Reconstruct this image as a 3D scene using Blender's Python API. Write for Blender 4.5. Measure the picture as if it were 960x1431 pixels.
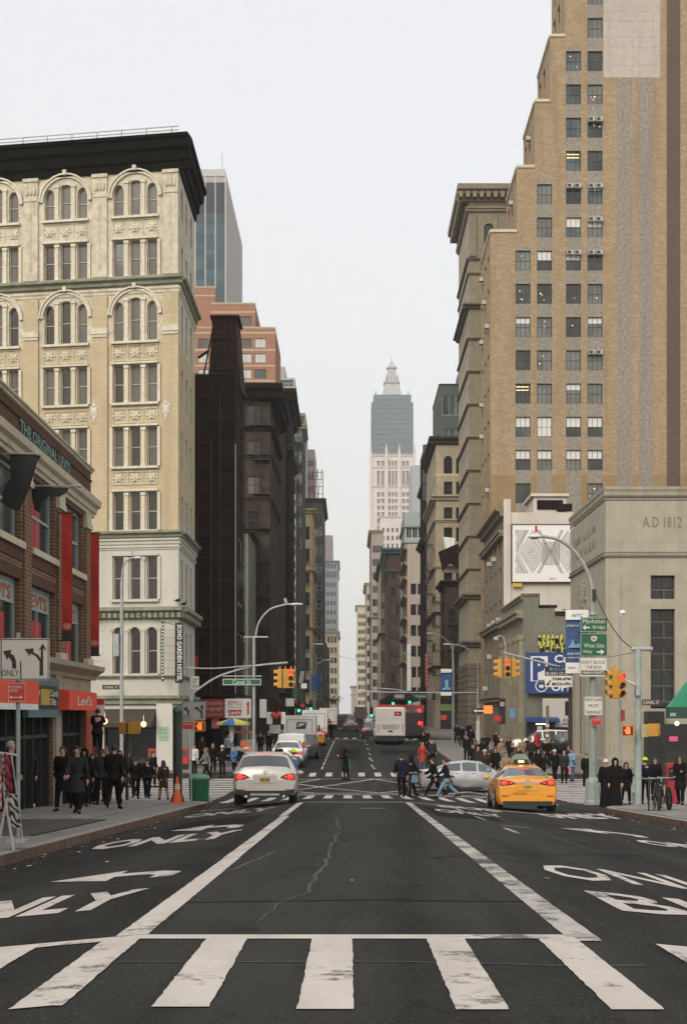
import bpy, bmesh, math, random
from mathutils import Vector, Matrix
R = math.radians
rnd = random.Random(7)
sc = bpy.context.scene
COL = sc.collection
for o in list(bpy.data.objects): bpy.data.objects.remove(o)

# ------------------------------------------------------------------ camera
# level 50 mm rising-front view down the avenue; street axis = +Y, metres
F, VX, HY, CZ = 2000., 488., 1000., 1.05
cd = bpy.data.cameras.new("camera"); cam = bpy.data.objects.new("camera", cd); COL.objects.link(cam)
cam.location = (0, 0, CZ); cam.rotation_euler = (R(90), 0, 0)
cd.sensor_fit = 'VERTICAL'; cd.sensor_height = 36.; cd.lens = 36.*F/1431.
cd.shift_y = (HY-715.5)/1431.; cd.shift_x = (480.-VX)/1431.
cd.clip_start = .2; cd.clip_end = 6000
sc.camera = cam

# ------------------------------------------------------------------ light
W = bpy.data.worlds.new("World"); sc.world = W; W.use_nodes = True
nt = W.node_tree; nt.nodes.clear()
N = nt.nodes.new; L = nt.links.new
out = N('ShaderNodeOutputWorld'); bg = N('ShaderNodeBackground'); add = N('ShaderNodeAddShader'); bg2 = N('ShaderNodeBackground')
sky = N('ShaderNodeTexSky'); sky.sky_type = 'NISHITA'; sky.sun_disc = False
sky.sun_elevation = R(34); sky.sun_rotation = R(204); sky.dust_density = 6; sky.air_density = 1.5
bg.inputs['Strength'].default_value = 0.05
L(sky.outputs[0], bg.inputs['Color'])
# the closed cloud deck over it: one even pale grey
bg2.inputs['Color'].default_value = (0.885, 0.865, 0.85, 1); bg2.inputs['Strength'].default_value = 0.88
L(bg.outputs[0], add.inputs[0]); L(bg2.outputs[0], add.inputs[1]); L(add.outputs[0], out.inputs['Surface'])
sd = bpy.data.lights.new("sun", 'SUN'); sun = bpy.data.objects.new("sun", sd); COL.objects.link(sun)
sd.energy = 1.5; sd.angle = R(35); sd.color = (1, .95, .87)
sun.rotation_euler = (R(56), 0, R(-24)); sun.location = (0, -20, 260)
sc.view_settings.view_transform = 'Standard'; sc.view_settings.look = 'None'
sc.view_settings.exposure = 0.04; sc.view_settings.gamma = 1
sc.cycles.use_denoising = True
sc.cycles.max_bounces = 5; sc.cycles.diffuse_bounces = 3; sc.cycles.glossy_bounces = 3
sc.cycles.transparent_max_bounces = 8; sc.cycles.volume_bounces = 0; sc.cycles.caustics_reflective = False
sc.cycles.use_adaptive_sampling = True; sc.cycles.adaptive_threshold = .015

# ------------------------------------------------------------------ places
def wx(x, d): return (x-VX)/F*d
def wz(y, d): return CZ+(HY-y)/F*d
_K = [(-60, .3), (0, 0), (20, -.72), (42, -1.50), (50, -1.88), (56, -2.16), (61, -2.32), (68, -2.40), (74, -2.34), (82, -2.15),
      (100, -1.80), (121, -1.42), (150, -1.12), (200, -.75), (300, -.25), (600, 1.0), (1500, 2.6), (4000, 6.)]
def base(y):
    for (a, za), (b, zb) in zip(_K, _K[1:]):
        if y <= b: return za+(zb-za)*(y-a)/(b-a)
    return _K[-1][1]
def crownf(y):
    if y < 42: return 1.
    if y < 56: return 1-.5*(y-42)/14
    if y < 70: return .5-.3*(y-56)/14
    return .2
def gz(x, y):
    t = min(max(0, abs(x-.2)-1.5), 3. if x < 0 else 4.4)
    return base(y)-.09*t*crownf(y)
CURB = .15
def sz(x, y): return gz(x, y)+CURB
def ray(x, y, fn=gz):            # photo pixel -> point of the road surface (near branch)
    kx, kz = (x-VX)/F, (HY-y)/F
    lo = 3.
    for i in range(1, 6000):
        d = 3+i*.02
        if CZ+kz*d <= fn(kx*d, d): return Vector((kx*d, d, fn(kx*d, d)))
    return Vector((kx*60, 60, fn(kx*60, 60)))

# ------------------------------------------------------------------ materials
MATS = {}
def _nt(name):
    m = bpy.data.materials.new(name); m.use_nodes = True
    n = m.node_tree; n.nodes.clear()
    o = n.nodes.new('ShaderNodeOutputMaterial'); p = n.nodes.new('ShaderNodeBsdfPrincipled')
    n.links.new(p.outputs[0], o.inputs[0])
    return m, n, p
def c4(c): return (c[0], c[1], c[2], 1)
def _pos(n, scale):
    g = n.nodes.new('ShaderNodeNewGeometry'); mp = n.nodes.new('ShaderNodeMapping')
    mp.inputs['Scale'].default_value = scale if hasattr(scale, '__len__') else (scale,)*3
    n.links.new(g.outputs['Position'], mp.inputs['Vector']); return mp.outputs[0]
def _noise(n, vec, scale=1, detail=4, rough=.55):
    t = n.nodes.new('ShaderNodeTexNoise'); t.inputs['Scale'].default_value = scale
    t.inputs['Detail'].default_value = detail; t.inputs['Roughness'].default_value = rough
    n.links.new(vec, t.inputs['Vector']); return t.outputs[0]
def _ramp(n, fac, a, b, ca=(0, 0, 0), cb=(1, 1, 1)):
    r = n.nodes.new('ShaderNodeValToRGB'); e = r.color_ramp.elements
    e[0].position = a; e[1].position = b; e[0].color = c4(ca); e[1].color = c4(cb)
    n.links.new(fac, r.inputs[0]); return r.outputs[0]
def _mix(n, fac, a, b, mode='MIX'):
    x = n.nodes.new('ShaderNodeMix'); x.data_type = 'RGBA'; x.blend_type = mode
    for s, v in ((x.inputs[0], fac), (x.inputs[6], a), (x.inputs[7], b)):
        if hasattr(v, 'node'): n.links.new(v, s)
        else: s.default_value = v if not hasattr(v, '__len__') else c4(v)
    return x.outputs[2]
def _bump(n, p, h, strength=.3, dist=.02):
    b = n.nodes.new('ShaderNodeBump'); b.inputs['Strength'].default_value = strength; b.inputs['Distance'].default_value = dist
    n.links.new(h, b.inputs['Height']); n.links.new(b.outputs[0], p.inputs['Normal'])
def mat(name, col, rough=.6, metal=0, var=.18, scale=3., streak=0., bump=0, coat=0, spec=.5):
    """plain surface with mottling and (walls) vertical rain streaks"""
    if name in MATS: return MATS[name]
    m, n, p = _nt(name)
    c = [min(1, k) for k in col]
    v = _noise(n, _pos(n, scale), 1, 5, .6)
    fac = _ramp(n, v, .3, .72)
    colr = _mix(n, fac, [k*(1-var) for k in c], [min(1, k*(1+var*.6)) for k in c])
    if streak:
        s = _noise(n, _pos(n, (1.6, 1.6, .09)), 1, 4, .6)
        colr = _mix(n, _ramp(n, s, .48, .75), colr, _mix(n, streak, colr, [k*.45 for k in c]))
        big = _noise(n, _pos(n, .13), 1, 2)
        colr = _mix(n, _ramp(n, big, .4, .7), colr, _mix(n, .35, colr, (c[0]*.72, c[1]*.72, c[2]*.70)))
    n.links.new(colr, p.inputs['Base Color'])
    p.inputs['Roughness'].default_value = rough; p.inputs['Metallic'].default_value = metal
    p.inputs['Coat Weight'].default_value = coat; p.inputs['Coat Roughness'].default_value = .08
    p.inputs['Specular IOR Level'].default_value = spec
    if bump: _bump(n, p, _noise(n, _pos(n, scale*4), 1, 5, .65), bump, .05 if bump > .3 else .02)
    MATS[name] = m; return m
def brick(name, c1, c2, mortar, bw=.22, bh=.075, ms=.012, bump=.35, streak=.3, rough=.85, speck=.35):
    if name in MATS: return MATS[name]
    m, n, p = _nt(name)
    g = n.nodes.new('ShaderNodeNewGeometry'); sx = n.nodes.new('ShaderNodeSeparateXYZ'); cx = n.nodes.new('ShaderNodeCombineXYZ')
    a = n.nodes.new('ShaderNodeMath'); a.operation = 'ADD'
    n.links.new(g.outputs['Position'], sx.inputs[0]); n.links.new(sx.outputs[0], a.inputs[0]); n.links.new(sx.outputs[1], a.inputs[1])
    n.links.new(a.outputs[0], cx.inputs[0]); n.links.new(sx.outputs[2], cx.inputs[1])
    t = n.nodes.new('ShaderNodeTexBrick'); n.links.new(cx.outputs[0], t.inputs['Vector'])
    t.inputs['Color1'].default_value = c4(c1); t.inputs['Color2'].default_value = c4(c2); t.inputs['Mortar'].default_value = c4(mortar)
    t.inputs['Scale'].default_value = 1; t.inputs['Mortar Size'].default_value = ms
    t.inputs['Brick Width'].default_value = bw; t.inputs['Row Height'].default_value = bh
    big = _noise(n, _pos(n, .7), 1, 5, .65)
    colr = _mix(n, _ramp(n, big, .3, .7), _mix(n, .45, t.outputs[0], (c2[0]*.6, c2[1]*.6, c2[2]*.6)), t.outputs[0])
    s = _noise(n, _pos(n, (1.1, 1.1, .07)), 1, 4, .6)
    colr = _mix(n, _ramp(n, s, .5, .78), colr, _mix(n, streak, colr, (c1[0]*.4, c1[1]*.4, c1[2]*.4)))
    sp_ = _noise(n, _pos(n, (5.5, 5.5, 9)), 1, 3, .7)
    colr = _mix(n, _ramp(n, sp_, .36, .66), _mix(n, speck, colr, (c1[0]*.45, c1[1]*.42, c1[2]*.38)), colr)
    n.links.new(colr, p.inputs['Base Color']); p.inputs['Roughness'].default_value = rough
    p.inputs['Specular IOR Level'].default_value = .15
    _bump(n, p, t.outputs['Fac'], -bump, .01)
    MATS[name] = m; return m
def glass(name, col=(.02, .025, .03), rough=.08, var=.5, spec=.5):
    if name in MATS: return MATS[name]
    m, n, p = _nt(name)
    v = _noise(n, _pos(n, (.5, .5, .35)), 1, 3)
    n.links.new(_mix(n, _ramp(n, v, .35, .65), [k*(1-var) for k in col], [k*(1+var) for k in col]), p.inputs['Base Color'])
    p.inputs['Roughness'].default_value = rough; p.inputs['Specular IOR Level'].default_value = spec
    _bump(n, p, _noise(n, _pos(n, .8), 1, 1), .05, .05)
    MATS[name] = m; return m
def emit(name, col, s):
    if name in MATS: return MATS[name]
    m, n, p = _nt(name)
    p.inputs['Base Color'].default_value = c4(col); p.inputs['Emission Color'].default_value = c4(col); p.inputs['Emission Strength'].default_value = s
    p.inputs['Roughness'].default_value = .3
    MATS[name] = m; return m
def paint(name, col, asphalt, thr=.60, edge=.03):
    """road paint: chips and worn patches let the asphalt through"""
    if name in MATS: return MATS[name]
    m, n, p = _nt(name)
    a = _noise(n, _pos(n, (9, 9, 9)), 1, 8, .75); b = _noise(n, _pos(n, 1.3), 1, 3)
    mm = n.nodes.new('ShaderNodeMath'); mm.operation = 'MULTIPLY_ADD'; mm.inputs[1].default_value = .55
    n.links.new(a, mm.inputs[0]); n.links.new(_mix(n, .6, (0, 0, 0), b), mm.inputs[2])
    fac = _ramp(n, mm.outputs[0], thr, thr+edge)
    dirt = _noise(n, _pos(n, (3, .8, 3)), 1, 6, .7)
    c = _mix(n, _ramp(n, dirt, .35, .75), [k*1.0 for k in col], [k*.74 for k in col])
    n.links.new(_mix(n, fac, c, asphalt), p.inputs['Base Color']); p.inputs['Roughness'].default_value = .8
    p.inputs['Specular IOR Level'].default_value = .2
    _bump(n, p, a, .2, .004)
    MATS[name] = m; return m

# ------------------------------------------------------------------ mesh builder
class MB:
    def __init__(s): s.v = []; s.f = []; s.m = []
    def poly(s, pts, m=0):
        b = len(s.v); s.v += [tuple(p) for p in pts]; s.f.append(tuple(range(b, b+len(pts)))); s.m.append(m)
    def box(s, x0, y0, z0, x1, y1, z1, m=0):
        if x0 > x1: x0, x1 = x1, x0
        if y0 > y1: y0, y1 = y1, y0
        if z0 > z1: z0, z1 = z1, z0
        b = len(s.v)
        s.v += [(x0, y0, z0), (x1, y0, z0), (x1, y1, z0), (x0, y1, z0), (x0, y0, z1), (x1, y0, z1), (x1, y1, z1), (x0, y1, z1)]
        for q in ((0, 3, 2, 1), (4, 5, 6, 7), (0, 1, 5, 4), (1, 2, 6, 5), (2, 3, 7, 6), (3, 0, 4, 7)):
            s.f.append(tuple(b+i for i in q)); s.m.append(m)
        return s
    def prism(s, pts, vec, m=0):
        n = len(pts); b = len(s.v); v = Vector(vec)
        s.v += [tuple(p) for p in pts]+[tuple(Vector(p)+v) for p in pts]
        s.f.append(tuple(range(b+n-1, b-1, -1))); s.m.append(m)
        s.f.append(tuple(range(b+n, b+2*n))); s.m.append(m)
        for i in range(n):
            j = (i+1) % n; s.f.append((b+i, b+j, b+n+j, b+n+i)); s.m.append(m)
        return s
    def tube(s, pts, r, n=8, m=0, cap=True):
        pts = [Vector(p) for p in pts]; k = len(pts); rs = r if hasattr(r, '__len__') else [r]*k
        b = len(s.v); up = None
        for i, p in enumerate(pts):
            t = (pts[min(i+1, k-1)]-pts[max(i-1, 0)]).normalized()
            if up is None:
                up = Vector((0, 0, 1)) if abs(t.z) < .9 else Vector((1, 0, 0))
            a = t.cross(up)
            if a.length < 1e-4: a = t.cross(Vector((0, 1, 0)))
            a.normalize(); c = a.cross(t).normalized(); up = c
            for j in range(n):
                w = 2*math.pi*(j+.5)/n; s.v.append(tuple(p+a*math.cos(w)*rs[i]+c*math.sin(w)*rs[i]))
        for i in range(k-1):
            for j in range(n):
                q = (j+1) % n; s.f.append((b+i*n+j, b+i*n+q, b+(i+1)*n+q, b+(i+1)*n+j)); s.m.append(m)
        if cap:
            s.f.append(tuple(b+j for j in range(n-1, -1, -1))); s.m.append(m)
            s.f.append(tuple(b+(k-1)*n+j for j in range(n))); s.m.append(m)
        return s
    def lathe(s, c, prof, n=12, m=0, ax='z'):
        b = len(s.v); c = Vector(c)
        for (r, z) in prof:
            for j in range(n):
                w = 2*math.pi*j/n; a, d = math.cos(w)*r, math.sin(w)*r
                p = (a, d, z) if ax == 'z' else ((z, a, d) if ax == 'x' else (a, z, d))
                s.v.append(tuple(c+Vector(p)))
        for i in range(len(prof)-1):
            for j in range(n):
                q = (j+1) % n; s.f.append((b+i*n+j, b+i*n+q, b+(i+1)*n+q, b+(i+1)*n+j)); s.m.append(m)
        s.f.append(tuple(b+j for j in range(n-1, -1, -1))); s.m.append(m)
        k = len(prof)-1; s.f.append(tuple(b+k*n+j for j in range(n))); s.m.append(m)
        return s
    def ell(s, c, rx, ry, rz, n=10, k=7, m=0, lo=0., hi=1.):
        prof = []
        b = len(s.v)
        for i in range(k+1):
            t = lo+(hi-lo)*i/k; a = math.pi*(t-.5)
            for j in range(n):
                w = 2*math.pi*j/n
                s.v.append((c[0]+rx*math.cos(a)*math.cos(w), c[1]+ry*math.cos(a)*math.sin(w), c[2]+rz*math.sin(a)))
        for i in range(k):
            for j in range(n):
                q = (j+1) % n; s.f.append((b+i*n+j, b+i*n+q, b+(i+1)*n+q, b+(i+1)*n+j)); s.m.append(m)
        return s
    def add(s, o, M=None, m=None):
        b = len(s.v)
        s.v += [tuple(M @ Vector(p)) for p in o.v] if M is not None else list(o.v)
        s.f += [tuple(b+i for i in f) for f in o.f]; s.m += [m]*len(o.f) if m is not None else list(o.m)
        return s
    def xf(s, M):
        s.v = [tuple(M @ Vector(p)) for p in s.v]; return s
    def mesh(s, name, mats, smooth=False, ang=40):
        me = bpy.data.meshes.new(name); me.from_pydata(s.v, [], s.f)
        for q in (mats if isinstance(mats, (list, tuple)) else [mats]): me.materials.append(q)
        if any(s.m): me.polygons.foreach_set('material_index', s.m)
        if smooth:
            me.polygons.foreach_set('use_smooth', [True]*len(s.f)); me.set_sharp_from_angle(angle=R(ang))
        me.update(); return me

def tagit(o, label=None, cat=None, group=None, kind=None):
    if label: o['label'] = label
    if cat: o['category'] = cat
    if group: o['group'] = group
    if kind: o['kind'] = kind
    return o
def root(name, label, cat, loc, group=None, rz=0):
    o = bpy.data.objects.new(name, None); COL.objects.link(o); o.location = loc; o.rotation_euler = (0, 0, rz)
    o.empty_display_size = .2
    return tagit(o, label, cat, group)
def wl(o):
    v = Vector(o.location)
    while o.parent: o = o.parent; v = v+Vector(o.location)
    return v
def obj(name, me, parent=None, loc=(0, 0, 0), rz=0, label=None):
    o = bpy.data.objects.new(name, me); COL.objects.link(o); o.location = loc; o.rotation_euler = (0, 0, rz)
    if parent is not None: o.parent = parent
    if label: o['label'] = label
    return o
def part(parent, name, mb, mats, smooth=False, world=False, label=None, stuff=False):
    """a part of a thing; mb in the thing's own frame, or in world metres"""
    if world:
        w = wl(parent); mb.v = [(p[0]-w.x, p[1]-w.y, p[2]-w.z) for p in mb.v]
    o = obj(name, mb.mesh(name, mats, smooth), parent, label=label)
    if stuff: o['kind'] = 'stuff'
    return o
def solo(name, mb, mats, label, cat, group=None, smooth=False, origin=None):
    """a thing that is one mesh (mb in world metres)"""
    if origin is None:
        xs = [p[0] for p in mb.v]; ys = [p[1] for p in mb.v]; zs = [p[2] for p in mb.v]
        origin = ((min(xs)+max(xs))/2, (min(ys)+max(ys))/2, min(zs))
    ox, oy, oz = origin
    mb.v = [(p[0]-ox, p[1]-oy, p[2]-oz) for p in mb.v]
    return tagit(obj(name, mb.mesh(name, mats, smooth), None, origin), label, cat, group)
def struct(name, mb, mats, parent=None, smooth=False):
    o = obj(name, mb.mesh(name, mats, smooth), parent)
    if parent is None: o['kind'] = 'structure'
    return o
def clone(o, loc=None, rz=None, label=None):
    c = o.copy(); COL.objects.link(c)
    if loc is not None: c.location = loc
    if rz is not None: c.rotation_euler = (0, 0, rz)
    if label: c['label'] = label
    for ch in list(o.children):
        d = ch.copy(); COL.objects.link(d); d.parent = c
        for g in list(ch.children):
            e = g.copy(); COL.objects.link(e); e.parent = d
    return c

# ------------------------------------------------------------------ lettering
_TX = {}
def text_mb(s, bold=0.0):
    """outline lettering as flat faces, fitted to a 1 x 1 box; returns (MB, aspect)"""
    k = (s, bold)
    if k not in _TX:
        cu = bpy.data.curves.new('t', 'FONT'); cu.body = s; cu.resolution_u = 2; cu.align_x = 'LEFT'; cu.offset = bold
        cu.space_line = .92
        o = bpy.data.objects.new('t', cu); COL.objects.link(o)
        dg = bpy.context.evaluated_depsgraph_get(); me = bpy.data.meshes.new_from_object(o.evaluated_get(dg))
        vs = [v.co.copy() for v in me.vertices]; fs = [tuple(p.vertices) for p in me.polygons]
        bpy.data.objects.remove(o); bpy.data.curves.remove(cu); bpy.data.meshes.remove(me)
        x0 = min(v.x for v in vs); x1 = max(v.x for v in vs); y0 = min(v.y for v in vs); y1 = max(v.y for v in vs)
        _TX[k] = ([((v.x-x0)/(x1-x0), (v.y-y0)/(y1-y0)) for v in vs], fs, (x1-x0)/(y1-y0))
    return _TX[k]
def lettering(s, x0, z0, x1, z1, y, m=0, bold=.02, th=.006, keep=False):
    """text in the x-z plane facing -y, filling the box"""
    vs, fs, asp = text_mb(s, bold)
    if keep:
        w = (z1-z0)*asp
        if w < (x1-x0): c = (x0+x1)/2; x0, x1 = c-w/2, c+w/2
    b = MB()
    n = len(vs)
    b.v = [(x0+u*(x1-x0), y-th, z0+v*(z1-z0)) for u, v in vs]
    b.f = [f for f in fs]; b.m = [m]*len(fs)
    return b
# ------------------------------------------------------------------ shared materials
def asphalt_mat():
    m, n, p = _nt('asphalt')
    fine = _noise(n, _pos(n, 45), 1, 3, .7); mid = _noise(n, _pos(n, (1.4, .5, 1)), 1, 6, .65); big = _noise(n, _pos(n, (.22, .07, 1)), 1, 3)
    c = _mix(n, _ramp(n, mid, .3, .7), (.019, .019, .0168), (.046, .0465, .042))
    c = _mix(n, _ramp(n, big, .42, .68), c, _mix(n, .5, c, (.050, .050, .045)))
    c = _mix(n, _ramp(n, fine, .42, .60), _mix(n, .75, c, (.004, .004, .004)), c)
    trk = _noise(n, _pos(n, (1.1, .02, 1)), 1, 3, .6)
    c = _mix(n, _ramp(n, trk, .45, .62), c, _mix(n, .45, c, (.055, .054, .05)))
    stn = _noise(n, _pos(n, (2.2, .9, 1)), 1, 5, .7)
    c = _mix(n, _ramp(n, stn, .60, .68), c, _mix(n, .6, c, (.008, .008, .008)))
    spk = n.nodes.new('ShaderNodeTexVoronoi'); spk.inputs['Scale'].default_value = 38
    g = n.nodes.new('ShaderNodeNewGeometry'); n.links.new(g.outputs['Position'], spk.inputs['Vector'])
    c = _mix(n, _ramp(n, spk.outputs['Distance'], .02, .16), _mix(n, .7, c, (.17, .17, .16)), c)
    n.links.new(c, p.inputs['Base Color']); p.inputs['Roughness'].default_value = .9; p.inputs['Specular IOR Level'].default_value = .12
    _bump(n, p, fine, .8, .012); MATS['asphalt'] = m; return m
M_ASPH = asphalt_mat()
M_WALK = mat('sidewalk_concrete', (.20, .19, .17), .9, var=.35, scale=1.1, bump=.2)
M_SLAB = mat('slab_concrete', (.21, .20, .175), .9, var=.4, scale=1.7, bump=.25)
M_CURB = mat('curb_granite', (.26, .24, .20), .85, var=.3, scale=2.5, bump=.2)
M_RUST = mat('curb_steel_edge', (.13, .075, .045), .8, var=.5, scale=3)
M_PAINT = paint('road_paint', (.54, .495, .455), (.12, .12, .11), .63, .07)
M_PAINTW = paint('worn_road_paint', (.46, .44, .40), (.06, .06, .055), .56, .10)
M_CRACK = mat('crack_sealer', (.05, .054, .051), .9, var=.5, scale=9)
M_PATCH = mat('asphalt_patch', (.0115, .0112, .010), .9, var=.5, scale=14, bump=.3, spec=.1)
M_GREY = mat('galvanised_steel', (.36, .38, .38), .5, .3, var=.25, scale=5)
M_GREYG = mat('grey_green_paint', (.25, .30, .28), .5, var=.2, scale=6)
M_DARK = mat('dark_metal', (.02, .018, .017), .5, var=.3)
M_BLACK = mat('black_paint', (.012, .012, .012), .45, var=.2)
M_RUBBER = mat('rubber', (.012, .012, .012), .85, var=.2)
M_WHITE = mat('white_paint', (.78, .77, .74), .5, var=.06)
M_CHROME = mat('chrome', (.6, .6, .6), .2, .9, var=.05)
M_RED = mat('red_paint', (.50, .035, .02), .5, var=.12)
M_YEL = mat('signal_yellow', (.52, .27, .035), .45, var=.15)
M_SIGNG = mat('sign_green', (.006, .10, .04), .45, var=.08)
M_SIGNW = mat('sign_white', (.62, .61, .56), .5, var=.08)
M_SIGNR = mat('sign_red', (.45, .03, .02), .45, var=.1)
M_SIGNB = mat('sign_blue', (.02, .06, .22), .45, var=.1)
M_BROWN = mat('sign_brown', (.04, .022, .018), .5)
E_RED = emit('red_lamp', (1, .04, .03), 2.); E_RED2 = emit('red_tail_lamp', (.9, .05, .035), .9)
E_GREEN = emit('green_lamp', (.03, 1, .35), 3.5); E_ORANGE = emit('orange_lamp', (1, .17, .03), 1.1)
E_WARM = emit('warm_lamp', (1, .66, .32), 1.7); E_WHITE = emit('white_lamp', (1, .93, .8), 3.)
G_DARK = glass('dark_glass', (.018, .02, .022), .08)
G_SHADE = glass('shaded_glass', (.105, .10, .09), .25, .25, .3)
G_TEAL = glass('teal_glass', (.05, .075, .075), .06, .4)
G_CAR = glass('car_glass', (.075, .088, .095), .04, .5, .9)  # base colour lifted: pale sky reflection and see-through are put into the colour

# ------------------------------------------------------------------ ground
def axis(vals, extra):
    return sorted(set([round(v, 3) for v in list(vals)+list(extra)]))
xs = axis([-900, -200, -60, -30, -15, -9, -6, -4.6, -4.3, -3, -1.3, .2, 1.7, 3.2, 4.6, 6.1, 7.2, 8, 10, 15, 30, 60, 200, 900], [])
ys = axis([k[0] for k in _K], list(range(40, 86, 2))+[-30, -10, 10, 30, 36, 90, 110, 135, 170, 250, 400, 500, 800, 1000])
g = MB()
for y in ys:
    for x in xs: g.v.append((x, y, gz(x, y)))
n_ = len(xs)
for j in range(len(ys)-1):
    for i in range(n_-1):
        b = j*n_+i; g.f.append((b, b+1, b+n_+1, b+n_)); g.m.append(0)
struct('road', g, M_ASPH)

def jt(t, y):
    if y > 45 or 0 < t < 1: return 0
    h = math.sin(y*37.1+t*11.3)*43758.5453; h -= math.floor(h)
    return (h-.5)*.008
def strip(b, x0, x1, y0, y1, off=.006, m=0, slant=0., step=1.0):
    """sheet on the road between x0..x1 (slant: sideways drift per metre), cut so it follows the crown"""
    n = max(1, int(math.ceil((y1-y0)/step)))
    cuts = [c for c in (-4.3, -1.3, 1.7, 6.1)]
    for i in range(n):
        a, c = y0+(y1-y0)*i/n, y0+(y1-y0)*(i+1)/n
        sa, sc_ = slant*(a-y0), slant*(c-y0)
        us = [0, 1]+[(q-x0-sa)/(x1-x0) for q in cuts if x0+sa < q < x1+sa]
        us = sorted(us)
        for u, w in zip(us, us[1:]):
            P = lambda t, yy, s: (x0+s+(x1-x0)*t+jt(t, yy), yy, gz(x0+s+(x1-x0)*t, yy)+off)
            b.poly([P(u, a, sa), P(w, a, sa), P(w, c, sc_), P(u, c, sc_)], m)
def line2(b, p, q, w, off=.006, m=0, step=.8):
    """painted line between two ground points (x, y)"""
    p = Vector(p); q = Vector(q); L_ = (q-p).length; n = max(1, int(L_/step)); d = (q-p)/L_; s = Vector((-d.y, d.x))*w/2
    for i in range(n):
        a = p+d*L_*i/n; c = p+d*L_*(i+1)/n
        pts = [a-s, c-s, c+s, a+s]
        b.poly([(t.x, t.y, gz(t.x, t.y)+off) for t in pts], m)
def marking(name, fill, m=M_PAINT):
    b = MB(); fill(b); return struct(name, b, m)

# near crosswalk: transverse line and ladder bars
marking('stop_line', lambda b: strip(b, -4.4, 1.52, 8.72, 8.93))
for i, (xa, xb, ya, yb) in enumerate([(-2.78, -2.54, 6.2, 8.8), (-2.13, -1.88, 6.22, 8.8), (-1.49, -1.255, 6.27, 8.8), (-.86, -.61, 6.24, 8.8), (-.225, .02, 6.18, 8.8), (.46, .69, 6.17, 8.8),
                                      (1.13, 1.36, 6.17, 8.8), (1.80, 2.05, 6.2, 8.55), (2.46, 2.72, 6.2, 8.5)]):
    b = MB()
    strip(b, xa, xb, ya, yb, .0065, 0, .004*(i-4), .09)
    # ragged ends: small chips of thermoplastic
    struct('crosswalk_bar', b, M_PAINT)
# lane lines
def laneL(b):
    strip(b, -1.46, -1.26, 8.95, 16.6, step=.15); strip(b, -1.47, -1.27, 16.66, 30.5, step=.2); strip(b, -1.52, -1.34, 30.7, 42, step=.3)
def laneR(b):
    strip(b, 1.33, 1.52, 8.6, 22., .006, 0, .009, .15); strip(b, 1.46, 1.63, 22.06, 42, .006, 0, .009)
marking('lane_line', laneL); marking('lane_line', laneR, M_PAINTW)
marking('lane_line', lambda b: [strip(b, -1.66+.02*(i*1.2), -1.56+.02*(i*1.2), 84+i*4.6, 84+i*4.6+3.4) for i in range(11)])
marking('lane_line', lambda b: [strip(b, 1.45, 1.58, 84+i*9, 84+i*9+(5 if i < 2 else 3), .006, 0, -.03) for i in range(6)], M_PAINTW)
marking('lane_line', lambda b: [strip(b, 2.9, 3.0, 25+i*6, 27.5+i*6, .006) for i in range(3)], M_PAINTW)
marking('stop_line', lambda b: (strip(b, -4.4, 7.2, 42.2, 42.75)))
marking('stop_line', lambda b: (strip(b, -4.6, 6.4, 61.0, 61.4, .012)))
for i in range(-7, 10):
    x = .92+i*.76-.38
    marking('crosswalk_bar', lambda b: strip(b, x, x+.33, 52.4+.0*i, 59.4, .012))
for i in range(-5, 8):
    x = .5+i*.9
    marking('crosswalk_bar', lambda b: strip(b, x, x+.36, 77.5, 80.7, .014))
for i in range(-6, 8):
    x = .3+i*.85
    marking('crosswalk_bar', lambda b: strip(b, x, x+.4, 139, 143.5, .02))
marking('stop_line', lambda b: strip(b, -4.2, 6.4, 136, 136.6, .02))
for i in range(-5, 7):
    x = .3+i*.95
    marking('crosswalk_bar', lambda b: strip(b, x, x+.45, 196, 202, .03))
# keep-clear hatching in the junction
def hatch(b):
    x0, x1, y0, y1 = -4.2, 6.8, 62.4, 75.5
    for p, q in [((x0, y0), (x1, y0)), ((x0, y1), (x1, y1)), ((x0, y0), (x0, y1)), ((x1, y0), (x1, y1)),
                 ((x0, y0), (1.3, y1)), ((1.3, y0), (x1, y1)), ((x0, y1), (1.3, y0)), ((1.3, y1), (x1, y0)), ((x0, 69), (-1.5, y1)), ((x1, 69), (4, y0)), ((x0, 69), (-1.5, y0)), ((4, y1), (x1, 69))]:
        line2(b, p, q, .17, .012)
marking('junction_hatching', hatch)
# crosswalks over the cross street: bars one behind another on either side
for k in range(15):
    y = 54.6+k*1.5
    marking('crosswalk_bar', lambda b: strip(b, 8.6, 16.5, y, y+.95, .012))
    marking('crosswalk_bar', lambda b: strip(b, -13.5, -5.4, y, y+.85, .012))
# lettering on the asphalt
def road_text(s, x0, x1, y0, y1, m=M_PAINT, bold=.03, mirror=False):
    vs, fs, _ = text_mb(s, bold)
    b = MB(); b.v = [(x0+u*(x1-x0), y0+v*(y1-y0), gz(x0+u*(x1-x0), y0+v*(y1-y0))+.006) for u, v in vs]
    b.f = fs; b.m = [0]*len(fs)
    return struct('road_lettering', b, m)
def px_rect(xl, yt, xr, yb, xm=None):
    a = ray((xl+xr)/2, yt); c = ray((xl+xr)/2, yb)
    return a.y, c.y
def text_px(s, ax0, ax1, yt, yb, mats=M_PAINT, bold=.03):
    """ax0/ax1: left/right in metres; yt/yb: far and near edge as seen"""
    xm = (ax0+ax1)/2 if abs(ax0) < 1e9 and (ax0 < 0 or yt < 1150) else ax0+.35
    f = lambda y: next(d for d in [3+i*.02 for i in range(3000)] if CZ+(HY-y)/F*d <= gz(xm, d))
    return road_text(s, ax0, ax1, f(yb), f(yt), mats, bold)
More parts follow.
